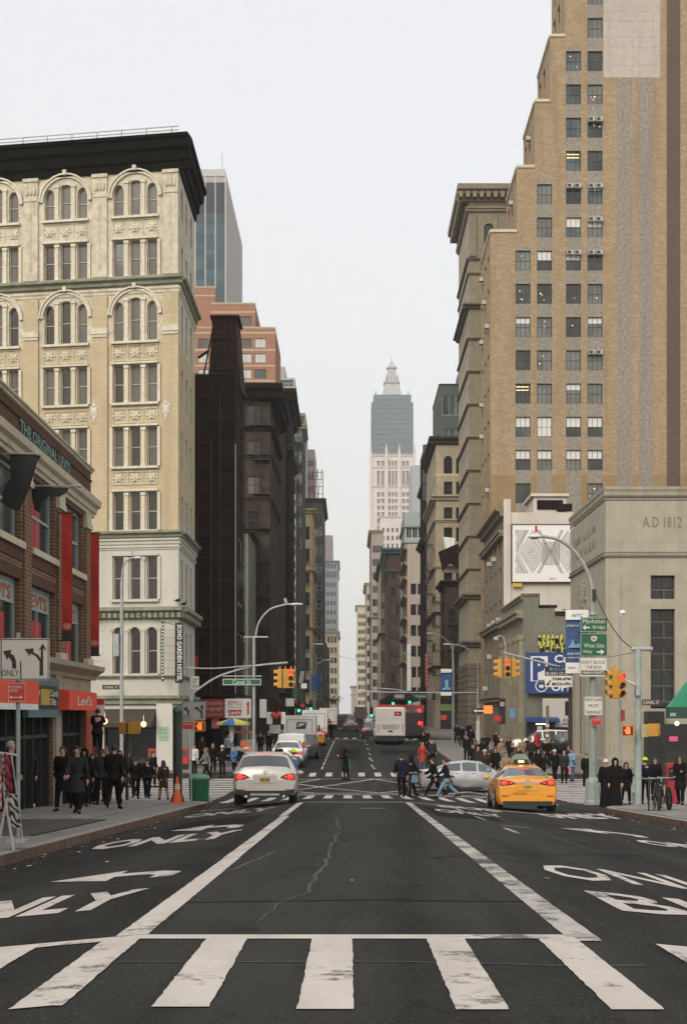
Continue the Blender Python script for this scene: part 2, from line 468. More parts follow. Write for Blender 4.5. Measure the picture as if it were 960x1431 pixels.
def text_ray(s, xl, xr, yt, yb, mats=M_PAINT, bold=.04):
    ym = (yt+yb)/2; a = ray(xl, ym).x; c = ray(xr, ym).x
    text_px(s, a, c, yt, yb, mats, bold)
text_ray('ONLY', -95, 163, 1255, 1286)
text_ray('ONLY', 163, 316, 1167.5, 1180.5)
text_ray('ONLY', 277, 374, 1133, 1138.5, M_PAINTW)
text_ray('ONLY', 770, 990, 1210.5, 1232, M_PAINT, .015)
text_ray('BUS', 852, 1110, 1250, 1280, M_PAINT, .01)
text_ray('ONLY', 903, 1040, 1175, 1184)
text_ray('ONLY', 762, 860, 1137, 1144.5)
text_ray('BUS', 620, 684, 1127.8, 1132, M_PAINTW)
text_ray('ONLY', 616, 690, 1134, 1139, M_PAINTW)
def turn_arrow(x0, x1, yt, yb, m=M_PAINT, flip=False):
    xm = (x0+x1)/2
    f = lambda y: next(d for d in [3+i*.02 for i in range(3000)] if CZ+(HY-y)/F*d <= gz(xm, d))
    y0, y1 = f(yb), f(yt)
    # left-turn arrow seen stretched along the lane: stem at the right foot, bending to a head at the left
    b = MB()
    def V(a, c): return (x0+a*(x1-x0), y0+c*(y1-y0), gz(x0+a*(x1-x0), y0+c*(y1-y0))+.006)
    for q in ([(.50, .18), (0, .52), (.50, .92)], [(.50, .46), (.60, .46), (.64, .66), (.50, .68)], [(.60, .46), (.76, .42), (.84, .62), (.64, .66)],
              [(.76, .42), (.83, .32), (1, .44), (.84, .62)], [(.83, .32), (.82, .14), (.98, .14), (1, .44)]):
        if flip: q = [(1-a, c) for a, c in q]
        b.poly([V(a, c) for a, c in q])
    return struct('turn_arrow', b, m)
turn_arrow(-3.15, -1.75, 1216, 1236)
turn_arrow(-3.45, -2.0, 1152, 1163)
turn_arrow(4.45, 6.1, 1158, 1168)
# sealed cracks, patches, utility cuts
def crack(pts, w, m=M_CRACK, name='sealed_crack'):
    b = MB(); P = [ray(x, y) for x, y in pts]
    Q = []
    for a, c in zip(P, P[1:]):
        n = max(2, int((c-a).length/.25))
        for i in range(n):
            t = i/n; Q.append((a.x+(c.x-a.x)*t+rnd.uniform(-.03, .03)*(1 if i else 0), a.y+(c.y-a.y)*t+rnd.uniform(-.05, .05)*(1 if i else 0)))
    Q.append((P[-1].x, P[-1].y))
    for a, c in zip(Q, Q[1:]):
        line2(b, a, c, w*rnd.uniform(.7, 1.25), .004, 0, 9)
    return struct(name, b, m)
crack([(474, 1163), (463, 1182), (456, 1205), (440, 1224), (434, 1247)], .04)
crack([(434, 1247), (404, 1257), (383, 1272), (362, 1288)], .022)
crack([(470, 1142), (474, 1160)], .04)
crack([(385, 1190), (330, 1215), (268, 1232)], .05)
crack([(160, 1346), (430, 1345), (700, 1348), (900, 1350)], .03)
crack([(700, 1150), (760, 1165), (830, 1190)], .03)
M_SEAM = mat('tar_seam', (.007, .007, .006), .9, var=.3, spec=.1)
for pts, w in (([(250, 1262), (520, 1258), (780, 1262)], .035), ([(40, 1180), (330, 1186)], .03), ([(600, 1200), (900, 1196)], .03)): crack(pts, w, M_SEAM, 'tar_seam')
for (x0, x1, y0, y1) in [(1.9, 3.4, 31, 39), (-3.6, -2.0, 27, 33), (-.9, .6, 98, 112), (2.2, 5, 103, 111)]:
    marking('road_patch', lambda b: strip(b, x0, x1, y0, y1, .003, 0, .01), M_PATCH)
for k, (x, y) in enumerate([(3.3, 28.5), (-2.6, 22.6), (.6, 36), (-.7, 70), (4.1, 49)]):
    b = MB(); z = gz(x, y)
    pr = [(math.cos(a*math.pi/9)*.36, math.sin(a*math.pi/9)*.36) for a in range(18)]
    b.poly([(x+p[0], y+p[1], gz(x+p[0], y+p[1])+.005) for p in pr]); struct('manhole_cover', b, M_DARK)

# ------------------------------------------------------------------ pavements
def pavement(name, edge, outer, rows, curb=M_CURB, side=1):
    """raised walk between x=outer and x=edge(y); with a stone kerb along the edge"""
    b = MB(); c = MB()
    for y0, y1 in zip(rows, rows[1:]):
        e0, e1 = edge(y0), edge(y1); k = -.2*side if False else (-.2 if outer < e0 else .2)
        for xa0, xa1, xb0, xb1 in ((outer, outer, (-9. if outer < 0 else 15.), (-9. if outer < 0 else 15.)), ((-9. if outer < 0 else 15.), (-9. if outer < 0 else 15.), e0+k, e1+k)):
            if outer < 0 and min(e0, e1)+k < -9 and xa0 != outer: continue
            if outer < 0 and min(e0, e1)+k < -9: xb0, xb1 = e0+k, e1+k
            if outer > 0 and max(e0, e1)+k > 15 and xa0 != outer: continue
            if outer > 0 and max(e0, e1)+k > 15: xb0, xb1 = e0+k, e1+k
            b.poly([(xa0, y0, sz(xa0, y0)), (xb0, y0, sz(xb0, y0)), (xb1, y1, sz(xb1, y1)), (xa1, y1, sz(xa1, y1))])
        c.poly([(e0+k, y0, sz(e0, y0)+.003), (e0, y0, sz(e0, y0)+.003), (e1, y1, sz(e1, y1)+.003), (e1+k, y1, sz(e1, y1)+.003)])
        c.poly([(e0, y0, sz(e0, y0)+.003), (e0, y0, sz(e0, y0)-.3), (e1, y1, sz(e1, y1)-.3), (e1, y1, sz(e1, y1)+.003)], 1)
    y = rows[-1]; e = edge(y)
    c.poly([(outer, y, sz(outer, y)), (e, y, sz(e, y)+.003), (e, y, sz(e, y)-.4), (outer, y, sz(outer, y)-.4)], 1)
    y = rows[0]; e = edge(y)
    c.poly([(outer, y, sz(outer, y)), (e, y, sz(e, y)+.003), (e, y, sz(e, y)-.4), (outer, y, sz(outer, y)-.4)], 1)
    s = struct(name, b, M_WALK); k = obj('curb', c.mesh('curb', [M_CURB, curb]), s)
    return s
def fr(a, b, st):
    n = int(round((b-a)/st)); return [a+(b-a)*i/n for i in range(n+1)]
def eL(y):
    if y < 46.5: return -4.6
    t = min(1, (y-46.5)/6.5); return -4.6-6.5*(1-math.sqrt(max(0, 1-t*t)))
walkL = pavement('left_pavement', eL, -60, [-30, -10, 0, 10, 20, 30, 36, 42, 44, 46.5]+[46.5+i*.65 for i in range(1, 11)], M_RUST)
def eR(y):
    if y < 44: return 8.0
    t = min(1, (y-44)/6.); return 8.0+6*(1-math.sqrt(max(0, 1-t*t)))*.55 if y < 44 else 8.0+5.0*(1-math.sqrt(max(0, 1-t*t)))
walkR = pavement('right_pavement', eR, 60, [-30, -10, 0, 10, 20, 30, 36, 40, 42, 44]+[44+i*.6 for i in range(1, 11)], M_RUST)
def eL2(y):
    if y > 87: return -4.9
    t = (87-y)/6.; return -4.9-6*(1-math.sqrt(max(0, 1-t*t)))
def eR2(y):
    if y > 87: return 6.7
    t = (87-y)/6.; return 6.7+6*(1-math.sqrt(max(0, 1-t*t)))
pavement('left_pavement', eL2, -60, [81+i*.6 for i in range(11)]+[95, 110, 125, 134], M_CURB)
pavement('right_pavement', eR2, 60, [81+i*.6 for i in range(11)]+[95, 110, 125, 134], M_CURB)
for a, c in ((146, 192), (204, 290), (300, 400), (410, 600), (612, 900)):
    pavement('left_pavement', lambda y: -4.9, -60, fr(a, c, (c-a)/3)); pavement('right_pavement', lambda y: 6.7, 60, fr(a, c, (c-a)/3))
# concrete flags near the camera: each its own piece
sl = MB().box(-.74, -.74, 0, .74, .74, .014); slm = sl.mesh('paving_slab', M_SLAB)
def flags(par, x0, nx, y0, y1):
    y = y0
    while y < y1:
        for i in range(nx):
            x = x0+i*1.5
            if par is walkR and x-.75 < eR(y+.75)+.22: continue
            if par is walkL and x+.75 > eL(y+.75)-.22: continue
            o = obj('paving_slab', slm, par, (x, y, sz(x, y)+.001+rnd.uniform(0, .003)))
            o.rotation_euler = (math.atan2(sz(x, y+.5)-sz(x, y-.5), 1), 0, 0)
        y += 1.5
flags(walkL, -8.05, 3, 12, 52); flags(walkR, 9.0, 4, 24, 49)
# ventilation grating in the left pavement: frame and bars
b = MB()
x0, x1, y0, y1 = -7.6, -5.35, 24.2, 31.5
n = 30
for i in range(n):
    y = y0+(y1-y0)*i/n; z = sz(x0, y+.1)+.02
    b.box(x0, y, z, x1, y+.13, z+.006)
for k in range(4):
    x = x0+(x1-x0)*k/3; b.prism([(x-.03, y0, sz(x, y0)+.018), (x+.03, y0, sz(x, y0)+.018), (x+.03, y1, sz(x, y1)+.018), (x-.03, y1, sz(x, y1)+.018)], (0, 0, .012))
gr = struct('vent_grating', b, mat('grating_steel', (.055, .05, .042), .7, .3, var=.3), walkL)
# ------------------------------------------------------------------ facade kit
def HOLE(u0, v0, u1, v1, arch=0): return (u0, v0, u1, v1, arch)
def facade(rt, O, rz, Wd, H, holes, mats, reveal=.22, name='wall', mfn=None, rev_m=None, top=None):
    """wall of Wd x H with real openings; local x along the wall, z up, -y outward"""
    M = Matrix.Translation(Vector(O)) @ Matrix.Rotation(rz, 4, 'Z')
    b = MB()
    us = sorted(set([0, Wd]+[round(h[0], 4) for h in holes]+[round(h[2], 4) for h in holes]))
    vs = sorted(set([0, H]+[round(h[1], 4) for h in holes]+[round(h[3], 4) for h in holes]))
    if mfn:
        ex = [t for t in mfn('cuts', 0) if 0 < t < H]; vs = sorted(set(vs+ex))
        exu = [t for t in mfn('ucuts', 0) if 0 < t < Wd]; us = sorted(set(us+exu))
    rm = rev_m or 0
    for j in range(len(vs)-1):
        va, vb = vs[j], vs[j+1]; vm = (va+vb)/2
        hs = [h for h in holes if h[1]-1e-4 < vm < h[3]+1e-4]
        run = None
        def flush(run, m):
            b.poly([(run[0], 0, va), (run[1], 0, va), (run[1], 0, vb), (run[0], 0, vb)], m)
        lm = None
        for i in range(len(us)-1):
            ua, ub = us[i], us[i+1]; um = (ua+ub)/2
            solid = not any(h[0]-1e-4 < um < h[2]+1e-4 for h in hs)
            m = mfn(um, vm) if (solid and mfn) else 0
            if run is not None and (not solid or m != lm): flush(run, lm); run = None
            if solid: run = [run[0] if run is not None else ua, ub]; lm = m
        if run is not None: flush(run, lm)
    for (u0, v0, u1, v1, arch) in holes:
        r = reveal
        b.poly([(u0, 0, v0), (u1, 0, v0), (u1, r, v0), (u0, r, v0)], rm)
        if not arch:
            b.poly([(u0, 0, v1), (u0, r, v1), (u1, r, v1), (u1, 0, v1)], rm)
            vt = v1
        else:
            cx = (u0+u1)/2; ra = (u1-u0)/2; rh = arch if arch > .01 else ra; vt = v1-rh; S = 10
            pts = [(cx-ra*math.cos(math.pi*i/S), vt+rh*math.sin(math.pi*i/S)) for i in range(S+1)]
            m = mfn(cx, v1-.01) if mfn else 0
            for p, q in zip(pts, pts[1:]):
                b.poly([(p[0], 0, p[1]), (q[0], 0, q[1]), (q[0], 0, v1), (p[0], 0, v1)], m)
                b.poly([(p[0], 0, p[1]), (p[0], r, p[1]), (q[0], r, q[1]), (q[0], 0, q[1])], rm)
        b.poly([(u0, 0, v0), (u0, r, v0), (u0, r, vt), (u0, 0, vt)], rm)
        b.poly([(u1, 0, v0), (u1, 0, vt), (u1, r, vt), (u1, r, v0)], rm)
    b.xf(M)
    o = part(rt, name, b, mats, world=True)
    return M
_WC = {}
def wkey(w, h, st, fm, pm, arch): return (round(w, 2), round(h, 2), st, fm.name, pm.name, round(arch, 2))
def win_mesh(w, h, st, fm, pm, arch=0, blind=None):
    """window unit: origin bottom centre, facing -y. st: (cols, rows, sash, frame width)"""
    k = wkey(w, h, st, fm, pm, arch)
    if k in _WC: return _WC[k]
    cols, rows, sash, fw = st
    f = MB(); x = w/2
    vt = h-(arch if arch > .01 else 0)
    f.box(-x, -.03, 0, -x+fw, .05, vt); f.box(x-fw, -.03, 0, x, .05, vt); f.box(-x+fw, -.03, 0, x-fw, .05, fw)
    if arch:
        S = 8; P = [(-x*math.cos(math.pi*i/S), vt+arch*math.sin(math.pi*i/S)) for i in range(S+1)]
        Q = [(-(x-fw)*math.cos(math.pi*i/S), vt+(arch-fw)*math.sin(math.pi*i/S)) for i in range(S+1)]
        for i in range(S):
            f.prism([(P[i][0], -.03, P[i][1]), (P[i+1][0], -.03, P[i+1][1]), (Q[i+1][0], -.03, Q[i+1][1]), (Q[i][0], -.03, Q[i][1])], (0, .08, 0))
    else: f.box(-x+fw, -.03, h-fw, x-fw, .05, h)
    if sash: f.box(-x+fw, -.02, h*.5-fw*.45, x-fw, .045, h*.5+fw*.45)
    for i in range(1, cols): f.box(-x+w*i/cols-fw*.3, -.015, fw, -x+w*i/cols+fw*.3, .04, vt-(0 if arch else fw))
    for i in range(1, rows):
        if not (sash and rows == 2): f.box(-x+fw, -.012, h*i/rows-fw*.28, x-fw, .038, h*i/rows+fw*.28)
    p = MB()
    pts = [(-x+.01, .03, .01), (x-.01, .03, .01), (x-.01, .03, vt)]
    if arch: pts += [((x-.01)*math.cos(math.pi*i/8), .03, vt+(arch-.01)*math.sin(math.pi*i/8)) for i in range(1, 8)]
    else: pts[-1] = (x-.01, .03, h-.01)
    pts += [(-x+.01, .03, vt if arch else h-.01)]
    p.prism(pts, (0, .012, 0))
    _WC[k] = (f.mesh('window', fm), p.mesh('pane', pm)); return _WC[k]
def put_window(rt, M, rz, u, v, w, h, st, fm, pm, arch=0, depth=.16, blind=None, name='window'):
    fme, pme = win_mesh(w, h, st, fm, pm, arch)
    p = M @ Vector((u, depth, v)); q = p-wl(rt)
    o = obj(name, fme, rt, q, rz)
    obj('pane', pme, o)
    if blind:
        f, bm_, t = blind   # fraction from the top, material
        key = ('blind', round(w, 2), round(h, 2), round(f, 2), bm_.name)
        if key not in _WC:
            x = w/2-.05; b = MB().box(-x, .012, h*(1-f), x, .027, h-.05); _WC[key] = b.mesh('blind', bm_)
        obj('blind', _WC[key], o)
    return o
def put_window1(rt, M, rz, u, v, w, h, st, fm, pm, depth=.16, name='window', arch=0):
    """small far window: frame and glass in one mesh"""
    k = ('one',)+wkey(w, h, st, fm, pm, arch)
    if k not in _WC:
        fme, pme = win_mesh(w, h, st, fm, pm, arch)
        b = MB()
        for me, m in ((fme, 0), (pme, 1)):
            n = len(b.v); b.v += [tuple(q.co) for q in me.vertices]; b.f += [tuple(n+i for i in q.vertices) for q in me.polygons]; b.m += [m]*len(me.polygons)
        _WC[k] = b.mesh('window', [fm, pm])
    return obj(name, _WC[k], rt, (M @ Vector((u, depth, v)))-wl(rt), rz)
def band(rt, M, Wd, v, h, proj, m, name='cornice', u0=0, prof=None, dent=0, dm=None, ends=True):
    """moulded horizontal course; prof = list of (out, up) from wall foot to wall top"""
    P = prof or [(0, 0), (proj*.45, h*.15), (proj*.5, h*.5), (proj, h*.7), (proj, h), (0, h)]
    b = MB(); b.prism([(u0, -a, v+c) for a, c in P], (Wd, 0, 0)); b.xf(M)
    o = part(rt, name, b, m, world=True)
    if dent:
        d = MB(); n = int(Wd/dent)
        for i in range(n):
            u = u0+(i+.5)*Wd/n; d.box(u-dent*.28, -proj*.8, v+h*.12, u+dent*.28, -.02, v+h*.52)
        d.xf(M); q = part(rt, 'dentils', d, dm or m, world=True, stuff=True)
    return o
FR_D = mat('window_frame_dark', (.045, .04, .035), .6, var=.2)
FR_W = mat('window_frame_pale', (.50, .47, .38), .6, var=.12)
FR_G = mat('window_frame_greygreen', (.32, .36, .33), .6, var=.15)
BLIND = mat('blind_cloth', (.55, .55, .52), .9, var=.1)
ROOF = mat('roof_felt', (.05, .05, .05), .95)
def shell(rt, x0, x1, y0, y1, z0, z1, m, skip=('f',), world=True, name='wall', par=.7):
    """rear walls and a sunk roof; skip: sides built as facades (f front, l left(-x) side, r right(+x) side)"""
    b = MB(); P = {'f': [(x0, y0), (x1, y0)], 'r': [(x1, y0), (x1, y1)], 'b': [(x1, y1), (x0, y1)], 'l': [(x0, y1), (x0, y0)]}
    for k, (p, q) in P.items():
        if k in skip: continue
        b.poly([(p[0], p[1], z0), (q[0], q[1], z0), (q[0], q[1], z1), (p[0], p[1], z1)])
    part(rt, name, b, m, world=True)
    r = MB(); r.box(x0+.02, y0+.02, z1-par-.2, x1-.02, y1-.02, z1-par)
    part(rt, 'roof', r, ROOF, world=True)
AC = MB().box(-.33, -.42, 0, .33, .1, .42, 0); AC.box(-.28, -.435, .05, .1, -.42, .37, 1); AC.box(.14, -.43, .05, .28, -.42, .37, 2)
AC_ME = AC.mesh('air_conditioner', [mat('ac_shell', (.52, .51, .47), .5, var=.1), M_DARK, M_GREY])
def spec(n, w, h, pitch, v0, rows, margin=.8, st=(1, 2, 1, .07), fm=FR_D, pms=(G_DARK,), arch=(), two=False, blind=.0, cols=None, one=True, ac=0., skip=()):
    return dict(n=n, w=w, h=h, pitch=pitch, v0=v0, rows=rows, margin=margin, st=st, fm=fm, pms=pms, arch=arch, blind=blind, cols=cols, one=one, ac=ac, skip=skip)
def wall_spec(rt, O, rz, Wd, H, s, wm, mfn=None, reveal=.22, extra=(), mats=None, sills=None):
    cols = s['cols'] or [s['margin']+(Wd-2*s['margin'])*(i+.5)/s['n'] for i in range(s['n'])]
    holes = list(extra); W_ = []
    for r in range(s['rows']):
        for ci, u in enumerate(cols):
            v = s['v0']+r*s['pitch']
            if v+s['h'] > H-.2 or (r, ci) in s['skip']: continue
            a = s['w']/2-.01 if r in s['arch'] else 0
            holes.append(HOLE(u-s['w']/2, v, u+s['w']/2, v+s['h'], a)); W_.append((u, v, a))
    M = facade(rt, O, rz, Wd, H, holes, mats or [wm], reveal, mfn=mfn)
    for (u, v, a) in W_:
        pm = rnd.choice(s['pms'])
        if s['one']: put_window1(rt, M, rz, u, v, s['w'], s['h'], s['st'], s['fm'], pm, arch=a, depth=reveal*.7)
        else:
            bl = (rnd.choice([.3, .45, .5, .95]), BLIND, 0) if rnd.random() < s['blind'] and not a else None
            put_window(rt, M, rz, u, v, s['w'], s['h'], s['st'], s['fm'], pm, a, depth=reveal*.7, blind=bl)
        if s['ac'] and rnd.random() < s['ac']:
            obj('air_conditioner', AC_ME, rt, (M @ Vector((u+rnd.choice([-.2, .2]), reveal*.3, v+(s['h']*.5 if rnd.random() < .5 else .05))))-wl(rt), rz)
    if sills:
        b = MB()
        for (u, v, a) in W_: b.box(u-s['w']/2-.08, -.1, v-.14, u+s['w']/2+.08, .02, v)
        b.xf(M); o = part(rt, 'window_sills', b, sills, world=True); o.name = 'sill_course'; o['kind'] = 'stuff'
    return M
def block(name, label, x0, x1, y0, y1, ztop, side, wm, fs=None, ss=None, belts=(), zb=None, group=None, mats=None, mfn=None, cm=None, sm=None, sills=None, roofpar=.7, reveal=.22):
    """street building: front wall toward the camera, side wall on the avenue ('L' block: its +x side; 'R' block: its -x side)"""
    zb = zb if zb is not None else sz((x0+x1)/2, y0)-.4
    rt = root(name, label, 'building', ((x0+x1)/2, y0, zb), group)
    H = ztop-zb
    if fs: Mf = wall_spec(rt, (x0, y0, zb), 0, x1-x0, H, fs, wm, mfn, reveal, mats=mats, sills=sills)
    else: Mf = facade(rt, (x0, y0, zb), 0, x1-x0, H, [], mats or [wm], mfn=mfn)
    if side == 'L': O, rz = (x1, y0, zb), R(90)
    else: O, rz = (x0, y1, zb), R(-90)
    if ss: Ms = wall_spec(rt, O, rz, y1-y0, H, ss, sm or wm, mfn, reveal, mats=mats, sills=sills)
    else: Ms = facade(rt, O, rz, y1-y0, H, [], mats or [sm or wm], mfn=mfn)
    shell(rt, x0, x1, y0, y1, zb, ztop, wm, ('f', 'r' if side == 'L' else 'l'), par=roofpar)
    for bt in belts:
        z, h, proj, m = bt[:4]; dent = bt[4] if len(bt) > 4 else 0
        if side == 'L': band(rt, Mf, x1-x0+proj, z-zb, h, proj, m, dent=dent)
        else: band(rt, Mf, x1-x0+proj, z-zb, h, proj, m, u0=-proj, dent=dent)
        band(rt, Ms, y1-y0, z-zb, h, proj, m, dent=dent)
    return rt, Mf, Ms
def fire_escape(rt, M, u0, u1, levels, fh, m, out=1.05, name='fire_escape', seed=0):
    """iron balconies with railings and slanting ladders on a wall frame M"""
    b = MB()
    for k, v in enumerate(levels):
        for i in range(7): b.box(u0, -out+i*out/7, v-.03, u1, -out+i*out/7+.07, v)
        for z in (v+.45, v+.9):
            b.box(u0, -out-.02, z, u1, -out+.02, z+.04); b.box(u0-.02, -out, z, u0+.02, 0, z+.04); b.box(u1-.02, -out, z, u1+.02, 0, z+.04)
        n = max(2, int((u1-u0)/.3))
        for i in range(n+1): u = u0+(u1-u0)*i/n; b.box(u-.012, -out-.012, v, u+.012, -out+.012, v+.9)
        for u in (u0, u1): b.tube([(u, 0, v-.8), (u, -out, v)], .025, 4)
        if k < len(levels)-1:
            a, c = (u0+.4, u1-.5) if k % 2 else (u1-.4, u0+.5)
            for dy in (-out*.75, -out*.35): b.tube([(a, dy, v), (c, dy, levels[k+1])], .03, 4)
            for i in range(9):
                t = (i+.5)/9; b.box(a+(c-a)*t-.1, -out*.75, v+(levels[k+1]-v)*t-.01, a+(c-a)*t+.1, -out*.35, v+(levels[k+1]-v)*t+.01)
    b.xf(M); return part(rt, name, b, m, world=True)
# ------------------------------------------------------------------ 1. cream corner building with black roof cornice
M_CREAM = mat('cream_stone', (.63, .575, .45), .85, var=.34, scale=2.6, streak=.34, bump=.7)
M_TAN = brick('tan_face_brick', (.58, .475, .30), (.64, .54, .37), (.50, .43, .29), streak=.38, speck=.3)
M_GREYP = mat('pale_grey_paint', (.53, .515, .46), .7, var=.12, scale=1.2, streak=.22, bump=.08)
M_LEDGE = mat('weathered_ledge', (.26, .27, .20), .85, var=.35, scale=2.5, streak=.4)
M_ROOFC = mat('black_green_cornice', (.0075, .008, .006), .9, var=.5, scale=2, spec=.08)
M_ORN = mat('ornament_stone', (.66, .62, .50), .85, var=.25, scale=5, streak=.3)
TH = -10.15
cz0 = -2.5
CR = root('cream_corner_building', 'cream stone and tan brick corner building with arched top windows and heavy black roof cornice', 'building', (-14.5, 83, cz0))
cu = Vector((math.cos(R(TH)), math.sin(R(TH)), 0)); CW = 20.
cO = Vector((-9.76, 82, cz0))-cu*CW
CV = lambda y: wz(y, 82.5)-cz0
def CU(x):
    k = (x-VX)/F; return CW-(-9.76-82*k)/(.984+.176*k)
cH = wz(228, 82)-cz0
bays = [(CU(189.5)-i*(CU(189.5)-CU(92.5))) for i in range(4)]
wofs = [(CU(189.5)-CU(166.2)), 0, -(CU(213)-CU(189.5))]; ww = CU(197)-CU(183.2)
rows = [(252, 302, 1), (336, 387, 0), (416, 477, 1), (510, 563, 0), (597, 652, 0), (688, 741, 0), (778, 838, 0), (877, 942, 2)]
holes = []; wins = []
for b_ in bays:
    for ri, (yt, yb, a) in enumerate(rows):
        for k, o_ in enumerate(wofs):
            u = b_-o_; t = CV(yt); arch = 0
            if a == 1 and k != 1: t -= .22; arch = ww*.62
            if a == 1 and k == 1: arch = .12
            if a == 2: arch = ww/2-.001
            holes.append(HOLE(u-ww/2, CV(yb), u+ww/2, t, arch)); wins.append((u, CV(yb), t-CV(yb), arch, ri))
# shop openings at street level
shops = [(CU(146), CV(1074), CU(219), CV(992)), (CU(60), CV(1074), CU(140), CV(992)), (1.0, CV(1074), CU(45), CV(992))]
holes += [HOLE(*s) for s in shops]
yA, yB = CV(480), CV(727)
def cm(u, v):
    if u == 'cuts': return [yB, yA, CV(392)]
    if u == 'ucuts': return []
    return 2 if v < yB else (1 if v < yA else 0)
MC = facade(CR, cO, R(TH), CW, cH, holes, [M_CREAM, M_TAN, M_GREYP], .30, mfn=cm)
CF1 = mat('cream_window_frame', (.42, .40, .30), .6, var=.12)
for (u, v, h, a, ri) in wins:
    pm = G_SHADE if ri < 5 and rnd.random() < .85 else G_DARK
    put_window(CR, MC, R(TH), u, v, ww, h, (1, 1, 1, .055), CF1, pm, a, depth=.2)
# side wall along the avenue
sH = cH; sO = (-9.76, 82, cz0)
sh = []; sw = []
for u in (1.7, 4.0, 6.4):
    for ri, (yt, yb, a) in enumerate(rows):
        sh.append(HOLE(u-.42, CV(yb), u+.42, CV(yt)-.1, 0 if not a else .41)); sw.append((u, CV(yb), CV(yt)-.1-CV(yb), 0 if not a else .41, ri))
MS = facade(CR, sO, R(90), 8.6, cH, sh, [M_CREAM, M_TAN, M_GREYP], .3, mfn=cm)
for (u, v, h, a, ri) in sw: put_window(CR, MS, R(90), u, v, .84, h, (1, 1, 1, .055), CF1, G_SHADE if ri < 5 else G_DARK, a, depth=.2)
b = MB(); p0 = cO; p1 = Vector((-9.76, 90.6, 0)); p2 = Vector((cO.x, 96, 0))
for p, q in ((p1, p2), (p2, p0)): b.poly([(p.x, p.y, cz0), (q.x, q.y, cz0), (q.x, q.y, cz0+cH), (p.x, p.y, cz0+cH)])
part(CR, 'wall', b, M_CREAM, world=True)
b = MB(); b.poly([(cO.x, cO.y, cz0+cH), (-9.76, 82, cz0+cH), (-9.76, 90.6, cz0+cH), (cO.x, 96, cz0+cH)]); part(CR, 'roof', b, ROOF, world=True)
# courses on both walls
def course(yt, yb, proj, m, dent=0, prof=None):
    v = CV(yb); h = CV(yt)-CV(yb)
    band(CR, MC, CW+proj*.6, v, h, proj, m, dent=dent, prof=prof); band(CR, MS, 8.6, v, h, proj, m, dent=dent, prof=prof)
course(389, 401, .42, M_LEDGE); course(403, 412, .12, M_CREAM)
course(743, 753, .40, M_LEDGE); course(753, 762, .16, M_GREYP)
course(849, 866, .50, M_LEDGE, .34); course(944, 949, .22, M_LEDGE); course(972, 986, .35, M_LEDGE); course(764, 769, .12, M_GREYP)
# great roof cornice
K = CV(197)-CV(242)
prof = [(0, 0), (.12, .0), (.14, K*.22), (.30, K*.28), (.34, K*.55), (.55, K*.62), (.60, K*.86), (.74, K*.9), (.76, K), (0, K)]
band(CR, MC, CW+.74, CV(242), K, .75, M_ROOFC, prof=prof); band(CR, MS, 8.6, CV(242), K, .75, M_ROOFC, prof=prof)
b = MB()
for i in range(50): b.box(i*.4+.1, -.36, CV(242)+K*.36, i*.4+.2, -.1, CV(242)+K*.5)
b.xf(MC); part(CR, 'bracket', b, M_ROOFC, world=True)['kind'] = 'stuff'
b = MB()   # roof rail
zt = CV(197)
for y in (184, 189): b.tube([(0, -.3, CV(y)), (CW+.1, -.3, CV(y))], .035, 5)
for i in range(14): b.tube([(i*1.5+.2, -.3, zt-.05), (i*1.5+.2, -.3, CV(184))], .035, 5)
b.xf(MC); part(CR, 'roof_railing', b, M_GREY, world=True)
# pilasters with capitals, archivolts, window surrounds
def pil(u0, u1, yt, yb, m, cap=True, groove=False):
    b = MB(); b.box(u0, -.13, CV(yb), u1, .0, CV(yt))
    if cap:
        h = CV(yt); b.box(u0-.04, -.2, h-.22, u1+.04, 0, h-.02); b.box(u0-.02, -.17, h-1.35, u1+.02, 0, h-1.27)
        for i in range(3):
            c = ((u0+u1)/2+(i-1)*.22, -.16, h-.75); b.ell(c, .13, .08, .28, 7, 4)
    if groove:
        for du in (-.04, .04): b.box((u0+u1)/2+du-.012, -.15, CV(yb)+.5, (u0+u1)/2+du+.012, -.13, CV(yt)-1.5)
    b.xf(MC); part(CR, 'pilaster', b, m, world=True)
pw = CU(149)-CU(129); pitch = bays[0]-bays[1]
for i in range(5):
    um = bays[0]+pitch/2-i*pitch if i else CU(239.5)
    w_ = pw/2 if i else (CU(253)-CU(227))/2-.02
    if um-w_ < 0: continue
    if um+w_ > CW: w_ = CW-um-.005
    pil(um-w_, um+w_, 241, 386, M_CREAM, True, True)
    pil(um-w_*1.05, um+w_*1.05, 412, 742, M_TAN, False)
    b = MB(); b.box(um-w_*1.1, -.24, CV(466), um+w_*1.1, 0, CV(458)); b.box(um-w_*1.05, -.19, CV(470), um+w_*1.05, 0, CV(466))
    for q in range(7): b.box(um-w_+q*2*w_/7, -.22, CV(462), um-w_+q*2*w_/7+.06, 0, CV(456))
    b.xf(MC); part(CR, 'pilaster_capital', b, M_ORN, world=True)
def archi(u, yc, r0, r1, yspring, m=M_ORN):
    b = MB(); S = 14; vc = CV(yspring)
    for i in range(S):
        a, c = math.pi*i/S, math.pi*(i+1)/S
        for ra, rb, pr in ((r0, r1, .12), (r1, r1+.09, .2)):
            pts = [(u-math.cos(t)*r, 0, vc+math.sin(t)*r*1.0) for t, r in ((a, ra), (c, ra), (c, rb), (a, rb))]
            b.prism(pts, (0, -pr, 0))
    b.box(u-.11, -.28, vc+r1-.05, u+.11, 0, vc+r1+.24)
    b.xf(MC); part(CR, 'archivolt', b, m, world=True)
aw = (CU(221)-CU(157))/2
ros = MB(); ros.lathe((0, -.05, 0), [(.2, .05), (.2, -.02), (.15, -.05), (.1, -.02), (.07, -.08), (.001, -.1)], 10, ax='y')
